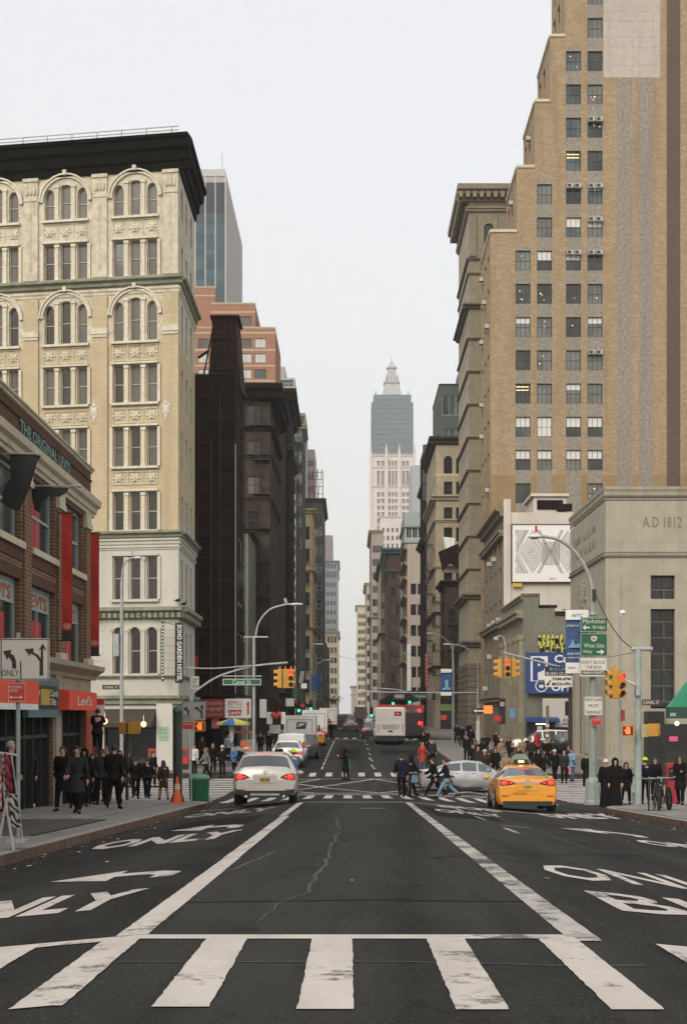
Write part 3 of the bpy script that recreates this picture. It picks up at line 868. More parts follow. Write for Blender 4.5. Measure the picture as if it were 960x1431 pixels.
for k in range(6): ros.ell((math.cos(k*math.pi/3)*.27, -.02, math.sin(k*math.pi/3)*.2), .1, .05, .07, 6, 4)
ros_me = ros.mesh('rosette', M_ORN)
for bu in bays:
    for (ysp, rr) in ((276, aw*1.0), (440, aw*1.0)):
        archi(bu, 0, rr, rr+.16, ysp)
    # mullion columns between the three lights
    for ri, (yt, yb, a) in enumerate(rows):
        m = M_GREYP if ri >= 6 else M_ORN
        b = MB()
        for s_ in (-1, 1):
            uc = bu+s_*(abs(wofs[0])/2+.0)
            b.box(uc-.10, -.12, CV(yb), uc+.10, .0, CV(yt)-.18); b.box(uc-.15, -.17, CV(yt)-.2, uc+.15, 0, CV(yt)-.04); b.box(uc-.13, -.15, CV(yb), uc+.13, 0, CV(yb)+.18)
            uc = bu+s_*(abs(wofs[0])+ww/2+.13)
            if a != 1: b.box(uc-.09, -.1, CV(yb), uc+.09, .0, CV(yt)-.02)
        b.box(bu-aw-.05, -.2, CV(yb)-.14, bu+aw+.05, 0, CV(yb))
        if a == 0: b.box(bu-aw-.03, -.18, CV(yt)+.04, bu+aw+.03, 0, CV(yt)+.16)
        b.xf(MC); part(CR, 'window_surround', b, m, world=True)
    for (ya, yb2) in ((308, 330), (483, 503), (572, 590), (660, 676)):
        b = MB(); zc = (CV(ya)+CV(yb2))/2
        b.box(bu-aw+.02, -.05, CV(yb2)-.06, bu+aw-.02, 0, CV(yb2)); b.box(bu-aw+.02, -.05, CV(ya), bu+aw-.02, 0, CV(ya)+.06)
        for o_ in (-aw+.04, -aw/3, aw/3, aw-.08): b.box(bu+o_-.03, -.045, CV(yb2), bu+o_+.03, 0, CV(ya))
        b.xf(MC); part(CR, 'spandrel_panel', b, M_CREAM, world=True)
        for o_ in wofs: obj('rosette', ros_me, CR, (MC @ Vector((bu-o_, 0, zc)))-wl(CR), R(TH))
    if bu > 2:
        for ri in (7,):
            for o_ in wofs:
                b = MB(); S = 8; vc = CV(877)-ww/2
                for i in range(S):
                    a, c = math.pi*i/S, math.pi*(i+1)/S
                    b.prism([(bu-o_-math.cos(t)*r, 0, vc+math.sin(t)*r) for t, r in ((a, ww/2+.02), (c, ww/2+.02), (c, ww/2+.15), (a, ww/2+.15))], (0, -.1, 0))
                b.xf(MC); part(CR, 'hood_mould', b, M_GREYP, world=True)
# white cartouches on the piers
for x in (133, 233):
    b = MB(); u = CU(x); v = CV(574)
    for dz, rx, rz_ in ((0, .2, .30), (.36, .14, .17), (-.38, .12, .2), (-.62, .05, .14), (.55, .08, .09)): b.ell((u, -.13, v+dz), rx, .07, rz_, 10, 6)
    for s_ in (-1, 1):
        b.ell((u+s_*.18, -.13, v+.2), .07, .06, .12, 7, 5); b.ell((u+s_*.16, -.13, v-.2), .06, .06, .1, 7, 5)
    b.xf(MC); part(CR, 'cartouche', b, mat('white_stone', (.62, .58, .5), .8, var=.15), world=True, smooth=True)
# stone joints of the painted storey
b = MB()
for i in range(7):
    v = CV(870)-.02-i*(CV(870)-CV(944))/7
    for (ua, ub) in ((CU(222), CU(250)), (CU(126), CU(146)), (0.1, .6)): b.box(ua, -.008, v-.02, ub, 0, v)
b.xf(MC); part(CR, 'stone_joint', b, M_LEDGE, world=True)['kind'] = 'stuff'
# street level: glazed shop, awning, white pier, lamps
for k, (u0, v0, u1, v1) in enumerate(shops):
    b = MB(); b.box(u0, .3, v0, u1, .34, v1); b.xf(MC); part(CR, 'shop_window', b, G_DARK, world=True)
    b = MB()
    n = max(2, int((u1-u0)/1.1))
    for i in range(n+1): u = u0+(u1-u0)*i/n; b.box(u-.04, .22, v0, u+.04, .299, v1)
    b.box(u0, .22, v0+2.3, u1, .299, v0+2.4); b.box(u0, .2, v0, u1, .299, v0+.5); b.xf(MC); part(CR, 'shopfront_frame', b, M_DARK, world=True)
    b = MB(); b.prism([(u0, 0, v1+.05), (u0, -.9, v1-.75), (u0, -.9, v1-1.0), (u0, 0, v1-.95)], (u1-u0, 0, 0)); b.xf(MC); part(CR, 'awning', b, mat('brown_awning', (.05, .038, .03), .8), world=True)
b = MB(); u0, u1 = CU(220), CU(242.5); b.box(u0, -.16, 0, u1, 0, CV(975)); b.xf(MC); part(CR, 'pier', b, mat('white_render', (.62, .60, .55), .8, var=.08, streak=.15), world=True)
b = MB(); b.box(CU(224), -.2, CV(1034), CU(237), -.16, CV(1015)); b.xf(MC); part(CR, 'menu_board', b, mat('menu_green', (.30, .50, .42), .5), world=True)
b = MB()
for i in range(3):
    for j in range(2): b.box(CU(225.5)+j*.24, -.212, CV(1031)+i*.22, CU(225.5)+j*.24+.16, -.2, CV(1031)+i*.22+.1)
b.xf(MC); part(CR, 'menu_picture', b, mat('menu_tan', (.4, .33, .1), .5), world=True)
for x, y in ((155, 1008), (208.5, 1012)):
    b = MB(); b.ell((CU(x), -.95, CV(y)), .17, .17, .17, 10, 8); b.tube([(CU(x), -.95, CV(y)+.16), (CU(x), -.95, CV(y)+.5)], .01, 4, 0); b.xf(MC); part(CR, 'globe_lamp', b, E_WARM, world=True, smooth=True)

# ------------------------------------------------------------------ 2. brick corner store on the left
M_BRK = brick('red_brown_brick', (.17, .075, .042), (.22, .10, .055), (.30, .24, .17), bw=.30, bh=.105, ms=.022, bump=.5, streak=.25)
M_BRKD = brick('dark_brown_brick', (.10, .045, .03), (.13, .06, .038), (.16, .12, .09), bw=.22, bh=.075, ms=.014, streak=.3)
M_STONE = mat('cream_trim', (.58, .52, .38), .8, var=.15, scale=2, streak=.2)
M_BUFF = mat('buff_limestone', (.36, .33, .24), .85, var=.22, scale=1.3, streak=.3)
FR_B = mat('pale_blue_frame', (.30, .38, .39), .5, var=.12)
lz0 = -2.6
LV = root('brick_store_building', 'low red-brown brick store with cream cornice and tall pale blue windows at left edge', 'building', (-14, 30, lz0))
X0 = -8.8; lY0, lY1 = 8., 48.8
ends = [47.4-4.5*i for i in range(9)]
holes = []; w2 = []; w1 = []
for e in ends:
    if e-3.3 < lY0+.3: break
    holes.append(HOLE(e-3.3-lY0, 5.7-lz0, e-lY0, 7.68-lz0)); w2.append(e-1.65-lY0)
    holes.append(HOLE(e-3.3-lY0, 2.7-lz0, e-lY0, 4.7-lz0)); w1.append(e-1.65-lY0)
gf = [(43.6-lY0, 0.5, 47.6-lY0, 4.15), (34.0-lY0, .5, 42.6-lY0, 4.15), (24-lY0, .5, 33.2-lY0, 4.15), (12-lY0, .5, 23.2-lY0, 4.15)]
holes += [HOLE(a, 0.5, c, 4.15) for a, _, c, _ in gf]
def lm(u, v):
    if u == 'cuts': return [2.7-lz0, 8.35-lz0]
    if u == 'ucuts': return []
    return 2 if v < 2.7-lz0 else (1 if v > 8.35-lz0 else 0)
ML = facade(LV, (X0, lY0, lz0), R(90), lY1-lY0, 9.3-lz0, holes, [M_BRK, M_BRKD, M_BUFF], .28, mfn=lm)
shell(LV, -26, X0, lY0, lY1, lz0, 9.3, M_BRK, ('r',))
for u in w2: put_window(LV, ML, R(90), u, 5.7-lz0, 3.3, 1.98, (2, 1, 1, .10), FR_B, G_TEAL, depth=.2)
for u in w1: put_window(LV, ML, R(90), u, 2.7-lz0, 3.3, 2.0, (2, 1, 0, .10), FR_B, G_DARK, depth=.2)
DISP = mat('red_display', (.42, .03, .03), .7)
PGRN = mat('pale_green_panel', (.30, .44, .37), .5, var=.1)
for k, u in enumerate(w2[:4]):
    b = MB(); b.box(u-.9+.3*(k % 2), .21, 5.75-lz0, u+.2+.3*(k % 2), .225, 7.1-lz0); b.xf(ML); part(LV, 'window_display', b, DISP, world=True)
for k, u in enumerate(w1[:4]):
    b = MB(); b.box(u-1.55, .19, 4.05-lz0, u+1.55, .205, 4.6-lz0); b.xf(ML); part(LV, 'transom_panel', b, PGRN, world=True)
    t = lettering("LEVI'S", u-1.3, 4.13-lz0, u+1.3, 4.52-lz0, .185, 0); t.xf(ML); part(LV, 'lettering', t, M_RED, world=True)
    b = MB(); b.box(u-.7, .20, 2.8-lz0, u+.6, .222, 3.75-lz0); b.xf(ML); part(LV, 'window_display', b, DISP, world=True)
for u in w2:   # piers, sills, lintels
    b = MB(); b.box(u-1.75, -.12, 5.52-lz0, u+1.75, .27, 5.7-lz0); b.xf(ML); part(LV, 'sill', b, M_STONE, world=True)
    b = MB(); b.box(u-1.65, -.03, 4.7-lz0, u+1.65, .0, 5.0-lz0); b.box(u-1.65, -.03, 5.2-lz0, u+1.65, 0, 5.52-lz0); b.xf(ML); part(LV, 'lintel', b, M_BRKD, world=True)
    b = MB(); p = u+1.65+.18; b.box(p, -.07, 2.95-lz0, p+.84, 0, 7.3-lz0); b.xf(ML); part(LV, 'pier', b, M_BRK, world=True)
    b = MB(); b.box(p-.06, -.13, 7.3-lz0, p+.9, 0, 7.48-lz0); b.box(p-.03, -.10, 7.48-lz0, p+.87, 0, 7.8-lz0); b.box(p-.08, -.15, 2.72-lz0, p+.92, 0, 2.95-lz0); b.xf(ML); part(LV, 'capital', b, M_STONE, world=True)
Lw = lY1-lY0
band(LV, ML, Lw+.25, 7.8-lz0, .55, .36, M_STONE, prof=[(0, 0), (.08, 0), (.10, .12), (.16, .14), (.18, .28), (.3, .36), (.34, .55), (0, .55)])
band(LV, ML, Lw+.1, 9.3-lz0, .16, .12, M_STONE, name='coping')
band(LV, ML, Lw+.3, 2.25-lz0, .45, .45, M_BUFF, prof=[(0, 0), (.1, 0), (.14, .12), (.36, .26), (.42, .30), (.44, .45), (0, .45)])
b = MB(); b.box(0, -.05, 9.0-lz0, Lw, 0, 9.06-lz0); b.xf(ML); part(LV, 'string_course', b, M_BRKD, world=True)
t = lettering("THE ORIGINAL LEVI'S", 38.1-lY0, 8.62-lz0, 44.9-lY0, 8.98-lz0, -.05, 0, .02)
t2 = MB(); t2.add(t); t2.xf(ML); part(LV, 'lettering', t2, mat('verdigris_letters', (.05, .24, .20), .5), world=True)
for k, (a, _, c, _) in enumerate(gf):
    b = MB(); b.box(a, .24, .5, c, .27, 4.15); b.xf(ML); part(LV, 'shop_window', b, G_DARK, world=True)
    b = MB(); n = int((c-a)/1.2)+1
    for i in range(n+1): b.box(a+(c-a)*i/n-.04, .12, .5, a+(c-a)*i/n+.04, .239, 4.15)
    b.box(a, .13, 3.0, c, .238, 3.1); b.xf(ML); part(LV, 'shopfront_frame', b, M_DARK, world=True)
b = MB(); b.box(42.7-lY0, -.08, .3, 43.5-lY0, 0, 4.85); b.xf(ML); part(LV, 'pier', b, M_BUFF, world=True)
b = MB(); b.box(47.6-lY0, -.06, .3, 48.8-lY0, 0, 4.2); b.xf(ML); part(LV, 'pier', b, mat('orange_red_pier', (.42, .07, .03), .6), world=True)
# shop fascia with small dark panel
b = MB(); b.box(38.6-lY0, -.16, 3.6, 42.7-lY0, -.0, 4.75, 0); b.box(38.9-lY0, -.19, 3.85, 42.4-lY0, -.16, 4.5, 1)
b.box(40.0-lY0, -.2, 3.95, 41.2-lY0, -.19, 4.4, 2)
b.xf(ML); part(LV, 'fascia', b, [mat('blue_grey_fascia', (.10, .16, .17), .6), M_BLACK, mat('ochre', (.5, .33, .05), .5)], world=True)
for a, c, s in ((39.0, 39.9, 'Smoke\nShop'), (41.3, 42.3, 'Cards\nGifts')):
    t = lettering(s, a-lY0, 3.95, c-lY0, 4.4, -.192); t.xf(ML); part(LV, 'lettering', t, M_SIGNW, world=True)
# awnings
def awning(par, y0, y1, z0, z1, out, m, name='awning'):
    b = MB(); b.prism([(X0, y0, z1), (X0+out, y0, z1-.06), (X0+out, y0, z0), (X0, y0, z0)], (0, y1-y0, 0)); return part(par, name, b, m, world=True)
M_ORG = mat('orange_red_canvas', (.75, .075, .03), .7, var=.08)
aw_ = root('shop_awning', 'bright orange red box awning on the corner shop of the brick store', 'awning', (X0, 45, 1.2))
awning(aw_, 42.9, 47.6, 1.22, 1.86, .42, M_ORG, 'canopy')
t = lettering("Levi's", 44.2, 1.36, 46.6, 1.68, 0); t.xf(Matrix.Translation((X0+.425, 0, 0)) @ Matrix.Rotation(R(90), 4, 'Z')); part(aw_, 'lettering', t, M_SIGNW, world=True)
aw2 = root('shop_awning', 'orange red awning with white fringe over the left shop behind the red parking sign', 'awning', (X0, 34, 1.2))
awning(aw2, 24, 37.9, 1.35, 2.0, .6, M_ORG, 'canopy')
b = MB()
for i in range(46): b.box(X0+.6, 24+i*.3, 1.2, X0+.61, 24+i*.3+.26, 1.35)
part(aw2, 'valance', b, M_WHITE, world=True)
# hanging banners and flags
def banner(name, label, x0, x1, y, z0, z1, m, trim=None, group=None):
    rt = root(name, label, 'banner', ((x0+x1)/2, y, z0), group)
    b = MB(); n = 14
    for i in range(n):
        a, c = z0+(z1-z0)*i/n, z0+(z1-z0)*(i+1)/n; q = .02*math.sin(i*.9); w = .02*math.sin((i+1)*.9)
        b.prism([(x0, y+q, a), (x1, y-q, a), (x1, y-w, c), (x0, y+w, c)], (0, .012, 0))
    part(rt, 'cloth', b, m, world=True, smooth=True)
    for zz in (z0, z1): b = MB(); b.tube([(x0-.12, y, zz), (x1+.05, y, zz)], .02, 6); part(rt, 'bracket', b, M_DARK, world=True)
    if trim: b = MB(); b.box(x0, y-.04, z0+.02, x1, y-.02, z0+.28); part(rt, 'hem', b, M_DARK, world=True); b = MB(); b.ell(((x0+x1)/2, y-.05, z0+.42), (x1-x0)*.42, .01, .1, 10, 6); part(rt, 'badge', b, trim, world=True)
    return rt
PINK = mat('pink_badge', (.62, .22, .18), .6)
M_BAN = mat('banner_red', (.50, .035, .022), .75, var=.12)
banner('wall_banner', 'long red banner hanging between the last two windows of the brick store', -8.60, -8.29, 42.9, 3.3, 7.12, M_BAN, PINK)
banner('wall_banner', 'long red banner hanging off the far corner of the brick store', -8.88, -8.54, 48.95, 3.1, 7.3, M_BAN, PINK)
def flag(label, y, z, x1, pts):
    rt = root('wall_flag', label, 'flag', (X0, y, z))
    b = MB(); b.tube([(X0, y, z), (x1, y, z)], .022, 6); b.ell((x1, y, z), .06, .06, .06, 8, 6); b.tube([(X0, y+.6, z+.6), (x1-.5, y, z)], .012, 4); part(rt, 'flagpole', b, M_GREY, world=True)
    b = MB(); b.prism([(wx(px, y), y+.03, wz(py, y)) for px, py in pts], (0, .03, 0)); 
    b.prism([(wx(px, y)-.0, y+.18, wz(py, y)+.02) for px, py in pts[::-1]], (0, .02, 0)); part(rt, 'cloth', b, M_BLACK, world=True)
    return rt
flag('black flag drooping from the nearer pole on the brick store', 36, wz(634, 36), -7.85, [(14, 634), (56, 636), (50, 645), (40, 680), (24, 715), (2, 702), (6, 680), (15, 668)])
b = MB()
flag('bundled black flag on the farther pole of the brick store', 39.6, wz(679, 39.6), -7.45, [(43, 680), (95, 681), (92, 688), (82, 694), (66, 692), (58, 700), (54, 716), (48, 712), (45, 695)])

# ------------------------------------------------------------------ 3. dark netted facades and the left row
M_NET = brick('debris_netting', (.030, .017, .014), (.036, .021, .017), (.022, .013, .011), bw=.5, bh=.36, ms=.035, bump=.1, streak=.1, rough=.95)
M_NETD = mat('dark_netting', (.017, .010, .009), .95, var=.4, scale=.8, streak=.3)
M_POLE = mat('scaffold_tube', (.04, .026, .022), .8, spec=.2)
n1 = root('netted_building', 'very dark netted scaffold building rising beside the cream corner building', 'building', (-11, 93.6, -2.2))
zt = wz(523, 93.5)
b = MB(); b.box(-20, 93.9, -2.2, -7.9, 101, zt-.3); part(n1, 'wall', b, mat('sooty_wall', (.02, .014, .012), .9), world=True)
M_NET2 = mat('worn_netting', (.034, .022, .018), .95, var=.6, scale=.9, streak=.7, spec=.1)
def netting(rt, x0, x1, y, z0, z1, nx, nz, m, side=False):
    for i in range(nx):
        for j in range(nz):
            a, c = x0+(x1-x0)*i/nx, x0+(x1-x0)*(i+1)/nx; e, f = z0+(z1-z0)*j/nz, z0+(z1-z0)*(j+1)/nz
            b = MB(); q = rnd.uniform(-.03, .03); w = rnd.uniform(.0, .06)
            if side: pts = [(y+q, a+.02, e), (y+w, c-.02, e), (y+q, c-.02, f-.05), (y+w, a+.02, f-.05)]
            else: pts = [(a+.02, y+q, e), (c-.02, y-w, e), (c-.02, y+q, f-.05), (a+.02, y-w, f-.05)]
            b.poly(pts); part(rt, 'netting_panel', b, M_NET2 if rnd.random() < .35 else m, world=True)
netting(n1, -13.6, -7.45, 93.4, 2.3, zt, 4, 10, M_NET); netting(n1, 93.4, 100.2, -7.4, 2.3, zt, 3, 10, M_NET, True)
b = MB()
for i in range(5): b.tube([(-13.6+i*1.55, 93.25, -2.1), (-13.6+i*1.55, 93.25, zt+.8)], .035, 5)
for j in range(15): b.tube([(-13.7, 93.2, 2.3+j*1.5), (-7.3, 93.2, 2.3+j*1.5)], .03, 5)
for i in range(4): b.tube([(-7.3, 93.5+i*2.2, -2.1), (-7.3, 93.5+i*2.2, zt+1)], .035, 5)
for j in range(15): b.tube([(-7.28, 93.3, 2.3+j*1.5), (-7.28, 100.3, 2.3+j*1.5)], .03, 5)
part(n1, 'scaffold', b, M_POLE, world=True)
M_RUSTP = mat('dull_pipe', (.09, .06, .05), .8, spec=.2)
b = MB()
for k in range(9):
    z = 3.6+k*2.1; b.box(-12.9, 92.75, z, -10.9, 93.2, z+.05); b.box(-12.9, 92.75, z+.45, -10.9, 92.79, z+.49); b.box(-12.9, 92.75, z+.9, -10.9, 92.79, z+.94)
    for q in range(9): b.box(-12.9+q*.25, 92.76, z, -12.88+q*.25, 92.78, z+.92)
    b.tube([(-12.7, 92.9, z), (-11.2, 92.9, z+2.1)], .025, 4); b.tube([(-12.7, 93.0, z), (-11.2, 93.0, z+2.1)], .025, 4)
part(n1, 'fire_escape', b, M_RUSTP, world=True)
for x, zz in ((-9.9, 14), (-9.0, 19), (-8.4, 22)): b = MB(); b.tube([(x, 93.1, 2.4), (x, 93.1, zz)], .03, 5); part(n1, 'conduit', b, M_RUSTP, world=True)
b = MB(); b.tube([(wx(329, 93), 93.1, 1.9), (wx(329, 93), 93.1, wz(620, 93))], .035, 6); part(n1, 'downpipe', b, M_GREY, world=True)
b = MB()
for z in (1.9, 2.3): b.box(-13.6, 92.6, z, -6.9, 93.35, z+.12); b.box(-7.4, 93, z, -6.85, 100.3, z+.12)
part(n1, 'shed_deck', b, M_NETD, world=True)
# netted roof structure
zt2 = wz(452, 97)
b = MB(); P = [(wx(296, 97), 95), (wx(337, 97), 95), (wx(341, 97), 99), (wx(292, 97), 99)]
Q = [(wx(301, 97), 95.6), (wx(332, 97), 95.6), (wx(334, 97), 98.4), (wx(300, 97), 98.4)]
for i in range(4):
    j = (i+1) % 4; b.poly([(*P[i], zt-.4), (*P[j], zt-.4), (*Q[j], zt2), (*Q[i], zt2)])
b.poly([(*q, zt2) for q in Q]); b.box(Q[0][0]-.2, 95.4, zt2, Q[1][0]+.25, 98.6, zt2+.14)
part(n1, 'netted_tank_house', b, brick('fine_netting', (.075, .042, .038), (.06, .035, .03), (.025, .013, .012), bw=.42, bh=.42, ms=.05, bump=.1), world=True)
b = MB()
for k in range(5):
    t = k/4; b.tube([(P[0][0]+(P[1][0]-P[0][0])*t, 94.9, zt-.4), (Q[0][0]+(Q[1][0]-Q[0][0])*t, 95.5, zt2)], .04, 5)
for k in range(5):
    t = k/4.; b.tube([(P[0][0]+(Q[0][0]-P[0][0])*t, 94.9+.6*t, zt-.4+(zt2-zt)*t), (P[1][0]+(Q[1][0]-P[1][0])*t, 94.9+.6*t, zt-.4+(zt2-zt)*t)], .035, 5)
b.tube([(wx(284, 94), 94, wz(530, 94)), (Q[0][0], 95.6, zt2-.6)], .06, 5); b.tube([(wx(277, 94), 94, wz(500, 94)), (wx(292, 94), 94, wz(490, 94))], .1, 5)
part(n1, 'tank_frame', b, M_POLE, world=True)

M_SOOT = mat('sooty_stone', (.062, .047, .035), .9, var=.5, scale=1.6, streak=.6, spec=.15)
M_SOOTD = mat('black_brown_stone', (.016, .010, .008), .95, var=.4, scale=1.2, streak=.4, spec=.1)
M_BRNB = brick('brownstone_brick', (.115, .066, .048), (.14, .082, .06), (.09, .06, .048), streak=.5)
M_OCH = mat('ochre_stone', (.33, .265, .15), .88, var=.35, scale=1.5, streak=.5)
M_PGREEN = mat('pale_green_paint', (.15, .165, .13), .8, var=.2, streak=.4)
W1 = spec(2, 1.0, 1.9, 3.6, 5.0, 9, .4, (1, 1, 1, .07), FR_D, (G_DARK, G_DARK, G_SHADE))
S1 = spec(5, 1.1, 1.9, 3.6, 5.0, 9, .6, (1, 1, 1, .07), FR_D, (G_DARK,))
zc1 = wz(540, 150)
rt, Mf, Ms = block('stone_loft_building', 'sooty grey stone loft building with a tall iron ladder and black projecting roof cornice', wx(330, 150), wx(378, 150), 150, 168, zc1, 'L', M_SOOT,
    spec(1, 1.3, 1.9, 3.7, 22, 4, .4, (1, 1, 1, .07), FR_D, (G_SHADE, G_DARK)), S1, [(zc1-1.6, 1.7, 1.3, M_SOOTD, .5), (wz(603, 150), .5, .5, M_SOOTD), (wz(640, 150), .4, .35, M_SOOT), (wz(700, 150), .4, .3, M_SOOT)])
b = MB(); u0 = wx(357, 150)-wx(330, 150)
for du in (0, .55): b.tube([(u0+du, -.35, 2), (u0+du, -.35, zc1+1.6)], .045, 5)
for i in range(100): b.box(u0, -.38, 2.5+i*.34, u0+.55, -.33, 2.54+i*.34)
for i in range(9): b.box(u0-.25, -.75, 4+i*3.6, u0+1.5, 0, 4.06+i*3.6); b.box(u0-.25, -.77, 4.9+i*3.6, u0+1.5, -.73, 4.95+i*3.6)
b.xf(Mf); part(rt, 'fire_ladder', b, M_BLACK, world=True)
block('green_painted_building', 'narrow pale green painted building half hidden by dark netting', wx(322, 138), wx(347, 138), 138, 149.5, wz(738, 138), 'L', M_PGREEN,
    spec(1, 1.0, 1.7, 3.4, 4.6, 3, .3), spec(3, 1.0, 1.7, 3.4, 4.6, 3), [(wz(745, 138), .5, .45, M_SOOT)])
rt, Mf, Ms = block('dark_loft_building', 'tall black-brown loft building with wrapped front and heavy dark cornice', wx(372, 185), wx(403, 185), 185, 206, wz(545, 185), 'L', M_SOOTD,
    spec(1, 1.2, 2.1, 3.8, 6, 9, .4), spec(6, 1.3, 2.1, 3.8, 6, 9), [(wz(562, 185), 1.6, 1.0, M_SOOTD), (wz(628, 185), .5, .5, M_SOOT)])
netting(rt, wx(378, 184.5), wx(400, 184.5), 184.3, 4, wz(600, 184.5), 2, 9, M_NET)
fire_escape(rt, Ms, 3, 8, [6+3.8*i for i in range(9)], 3.8, M_BLACK)
rt, Mf, Ms = block('brown_quoined_building', 'brown brick building with pale toothed quoins down its corner', wx(398, 222), wx(413, 222), 222, 234, wz(668, 222), 'L', M_BRNB,
    None, spec(3, 1.1, 2.0, 3.6, 5, 8), [(wz(672, 222), .6, .4, M_OCH)])
b = MB()
for i in range(34):
    if i % 2 == 0: b.box(wx(410.5, 222)-wx(398, 222), -.06, 5+i*.95, wx(413, 222)-wx(398, 222), 0, 5.9+i*.95)
b.xf(Mf); part(rt, 'quoins', b, M_STONE, world=True)['kind'] = 'stuff'
b = MB(); b.box(.0, -.06, 2, 1.0, 0, wz(668, 222)+1.5); b.xf(Ms); part(rt, 'quoin_strip', b, M_STONE, world=True)
rt, Mf, Ms = block('fire_escape_building', 'dark green-black building wrapped in fire escapes and netting above the quoined brown one', wx(395, 240), wx(424, 240), 240, 252, wz(590, 240), 'L', mat('green_black_wall', (.035, .04, .038), .9, var=.5, scale=1.5),
    spec(3, .9, 1.8, 3.6, 30, 6, .3, (1, 1, 1, .07), FR_G, (G_TEAL, G_DARK)), spec(4, 1.0, 1.8, 3.6, 5, 12), [(wz(600, 240), .8, .5, M_OCH)])
fire_escape(rt, Mf, .6, 3.0, [wz(y, 240)+2 for y in (690, 660, 630)], 3.6, M_BLACK)
rt, Mf, Ms = block('ochre_building', 'narrow ochre yellow stone building with fire escapes in the left row', wx(405, 262), wx(437, 262), 262, 284, wz(712, 262), 'L', M_OCH,
    spec(2, 1.3, 2.4, 4.0, 6, 8, .3, (1, 1, 1, .08), FR_D), spec(6, 1.3, 2.2, 4.0, 6, 8), [(wz(712, 262)-.8, .9, .8, M_OCH), (wz(800, 262), .5, .5, M_OCH), (wz(880, 262), .5, .5, M_OCH)])
fire_escape(rt, Mf, .6, 3.4, [6+4*i for i in range(7)], 4, M_BLACK)
rt, Mf, Ms = block('gantry_topped_building', 'dark building far along the left row with a tall iron frame on its roof', wx(420, 300), wx(451, 300), 300, 330, wz(700, 300), 'L', mat('blue_black_wall', (.04, .045, .05), .9, var=.4),
    spec(4, 1.2, 2.0, 3.8, 5, 10, .3, (1, 1, 1, .08), FR_G, (G_DARK, G_TEAL)), spec(8, 1.2, 2.0, 3.8, 5, 10), [(wz(702, 300), .8, .7, M_SOOT)])
b = MB(); zr = wz(700, 300); zg = wz(655, 300)
for x in (432, 438, 444, 451): b.tube([(wx(x, 300), 300, zr), (wx(x, 300), 300, zg+rnd.uniform(-1, .6))], .09, 5)
for k in range(4): z = zr+(zg-zr)*(k+1)/4.5; b.tube([(wx(432, 300), 300, z), (wx(451, 300), 300, z)], .07, 5)
for k in range(3): b.tube([(wx(432+6*k, 300), 300, zr), (wx(438+6*k, 300), 300, zg)], .06, 5)
part(rt, 'iron_frame', b, mat('rust_red_iron', (.14, .03, .03), .7), world=True)
# pale stepped blocks behind
M_PALE = mat('pale_far_brick', (.42, .38, .34), .9, var=.15, scale=.3, streak=.15)
for lab, xa, xb, yt, d in (('pale far block with setback top behind the netted roofs', 380, 412, 528, 420), ('pale grey far block stepping down behind the fire escape building', 398, 427, 577, 450),
                           ('pale far block with small windows above the iron frame', 418, 440, 628, 480)):
    rt, Mf, Ms = block('stepped_block', lab, wx(xa, d), wx(xb, d), d, d+25, wz(yt, d), 'L', M_PALE, spec(4, 1.5, 2.0, 4.4, 14, 22, .4, (1, 1, 1, .1), FR_G, (G_SHADE, G_TEAL)), spec(4, 1.5, 2.0, 4.4, 14, 22))
    b = MB(); b.box(wx(xa, d)+1, d+3, wz(yt, d), wx(xb, d)-3, d+15, wz(yt, d)+4); part(rt, 'penthouse', b, M_PALE, world=True)
# orange brick apartment block (stepped)
M_ORB = brick('orange_brick', (.40, .19, .12), (.44, .22, .14), (.38, .26, .19), bw=.6, bh=.3, ms=.03, bump=.1, streak=.15)
d = 285; zb = -1
rt = root('orange_brick_block', 'orange brick stepped apartment block with paired white windows', 'building', (wx(330, d), d, zb))
FRW2 = mat('white_window_frame', (.6, .6, .58), .5)
for (xa, xb, yt, d0, dep, rows_) in ((262, 385, 459, 285, 22, [(473, 486), (494, 507), (516, 529), (537, 550)]), (295, 357, 425, 290, 26, [(442, 455)]), (262, 301, 402, 300, 20, [])):
    Wd = wx(xb, d0)-wx(xa, d0); H = wz(yt, d0)-zb; hs = []; ws = []
    cols = [(277, 292), (300, 316), (336, 352), (356, 372)] if rows_ and yt > 430 else ([(304, 315), (336, 352)] if rows_ else [])
    for (ya, yb) in rows_:
        for (ca, cb) in cols:
            hs.append(HOLE(wx(ca, d0)-wx(xa, d0), wz(yb, d0)-zb, wx(cb, d0)-wx(xa, d0), wz(ya, d0)-zb))
    M = facade(rt, (wx(xa, d0), d0, zb), 0, Wd, H, hs, [M_ORB], .25)
    for h in hs: put_window(rt, M, 0, (h[0]+h[2])/2, h[1], h[2]-h[0], h[3]-h[1], (2, 1, 0, .09), FR_D, rnd.choice([G_SHADE, G_TEAL]), depth=.15, blind=(.95, BLIND, 0) if rnd.random() < .4 else None)
    MM = facade(rt, (wx(xb, d0), d0, zb), R(90), dep, H, [HOLE(2+i*4, H-3.4-k*3.05, 4+i*4, H-1.6-k*3.05) for i in range(4) for k in range(8)], [M_ORB], .2)
    shell(rt, wx(xa, d0), wx(xb, d0), d0, d0+dep, zb, wz(yt, d0), M_ORB, ('f', 'r'))
    for y in ([yt+12] if yt < 440 else [466, 490, 512, 533]): band(rt, M, Wd, wz(y, d0)-zb, .25, .05, M_STONE, name='band_course')
    band(rt, M, Wd, H, .3, .1, M_STONE, name='coping')
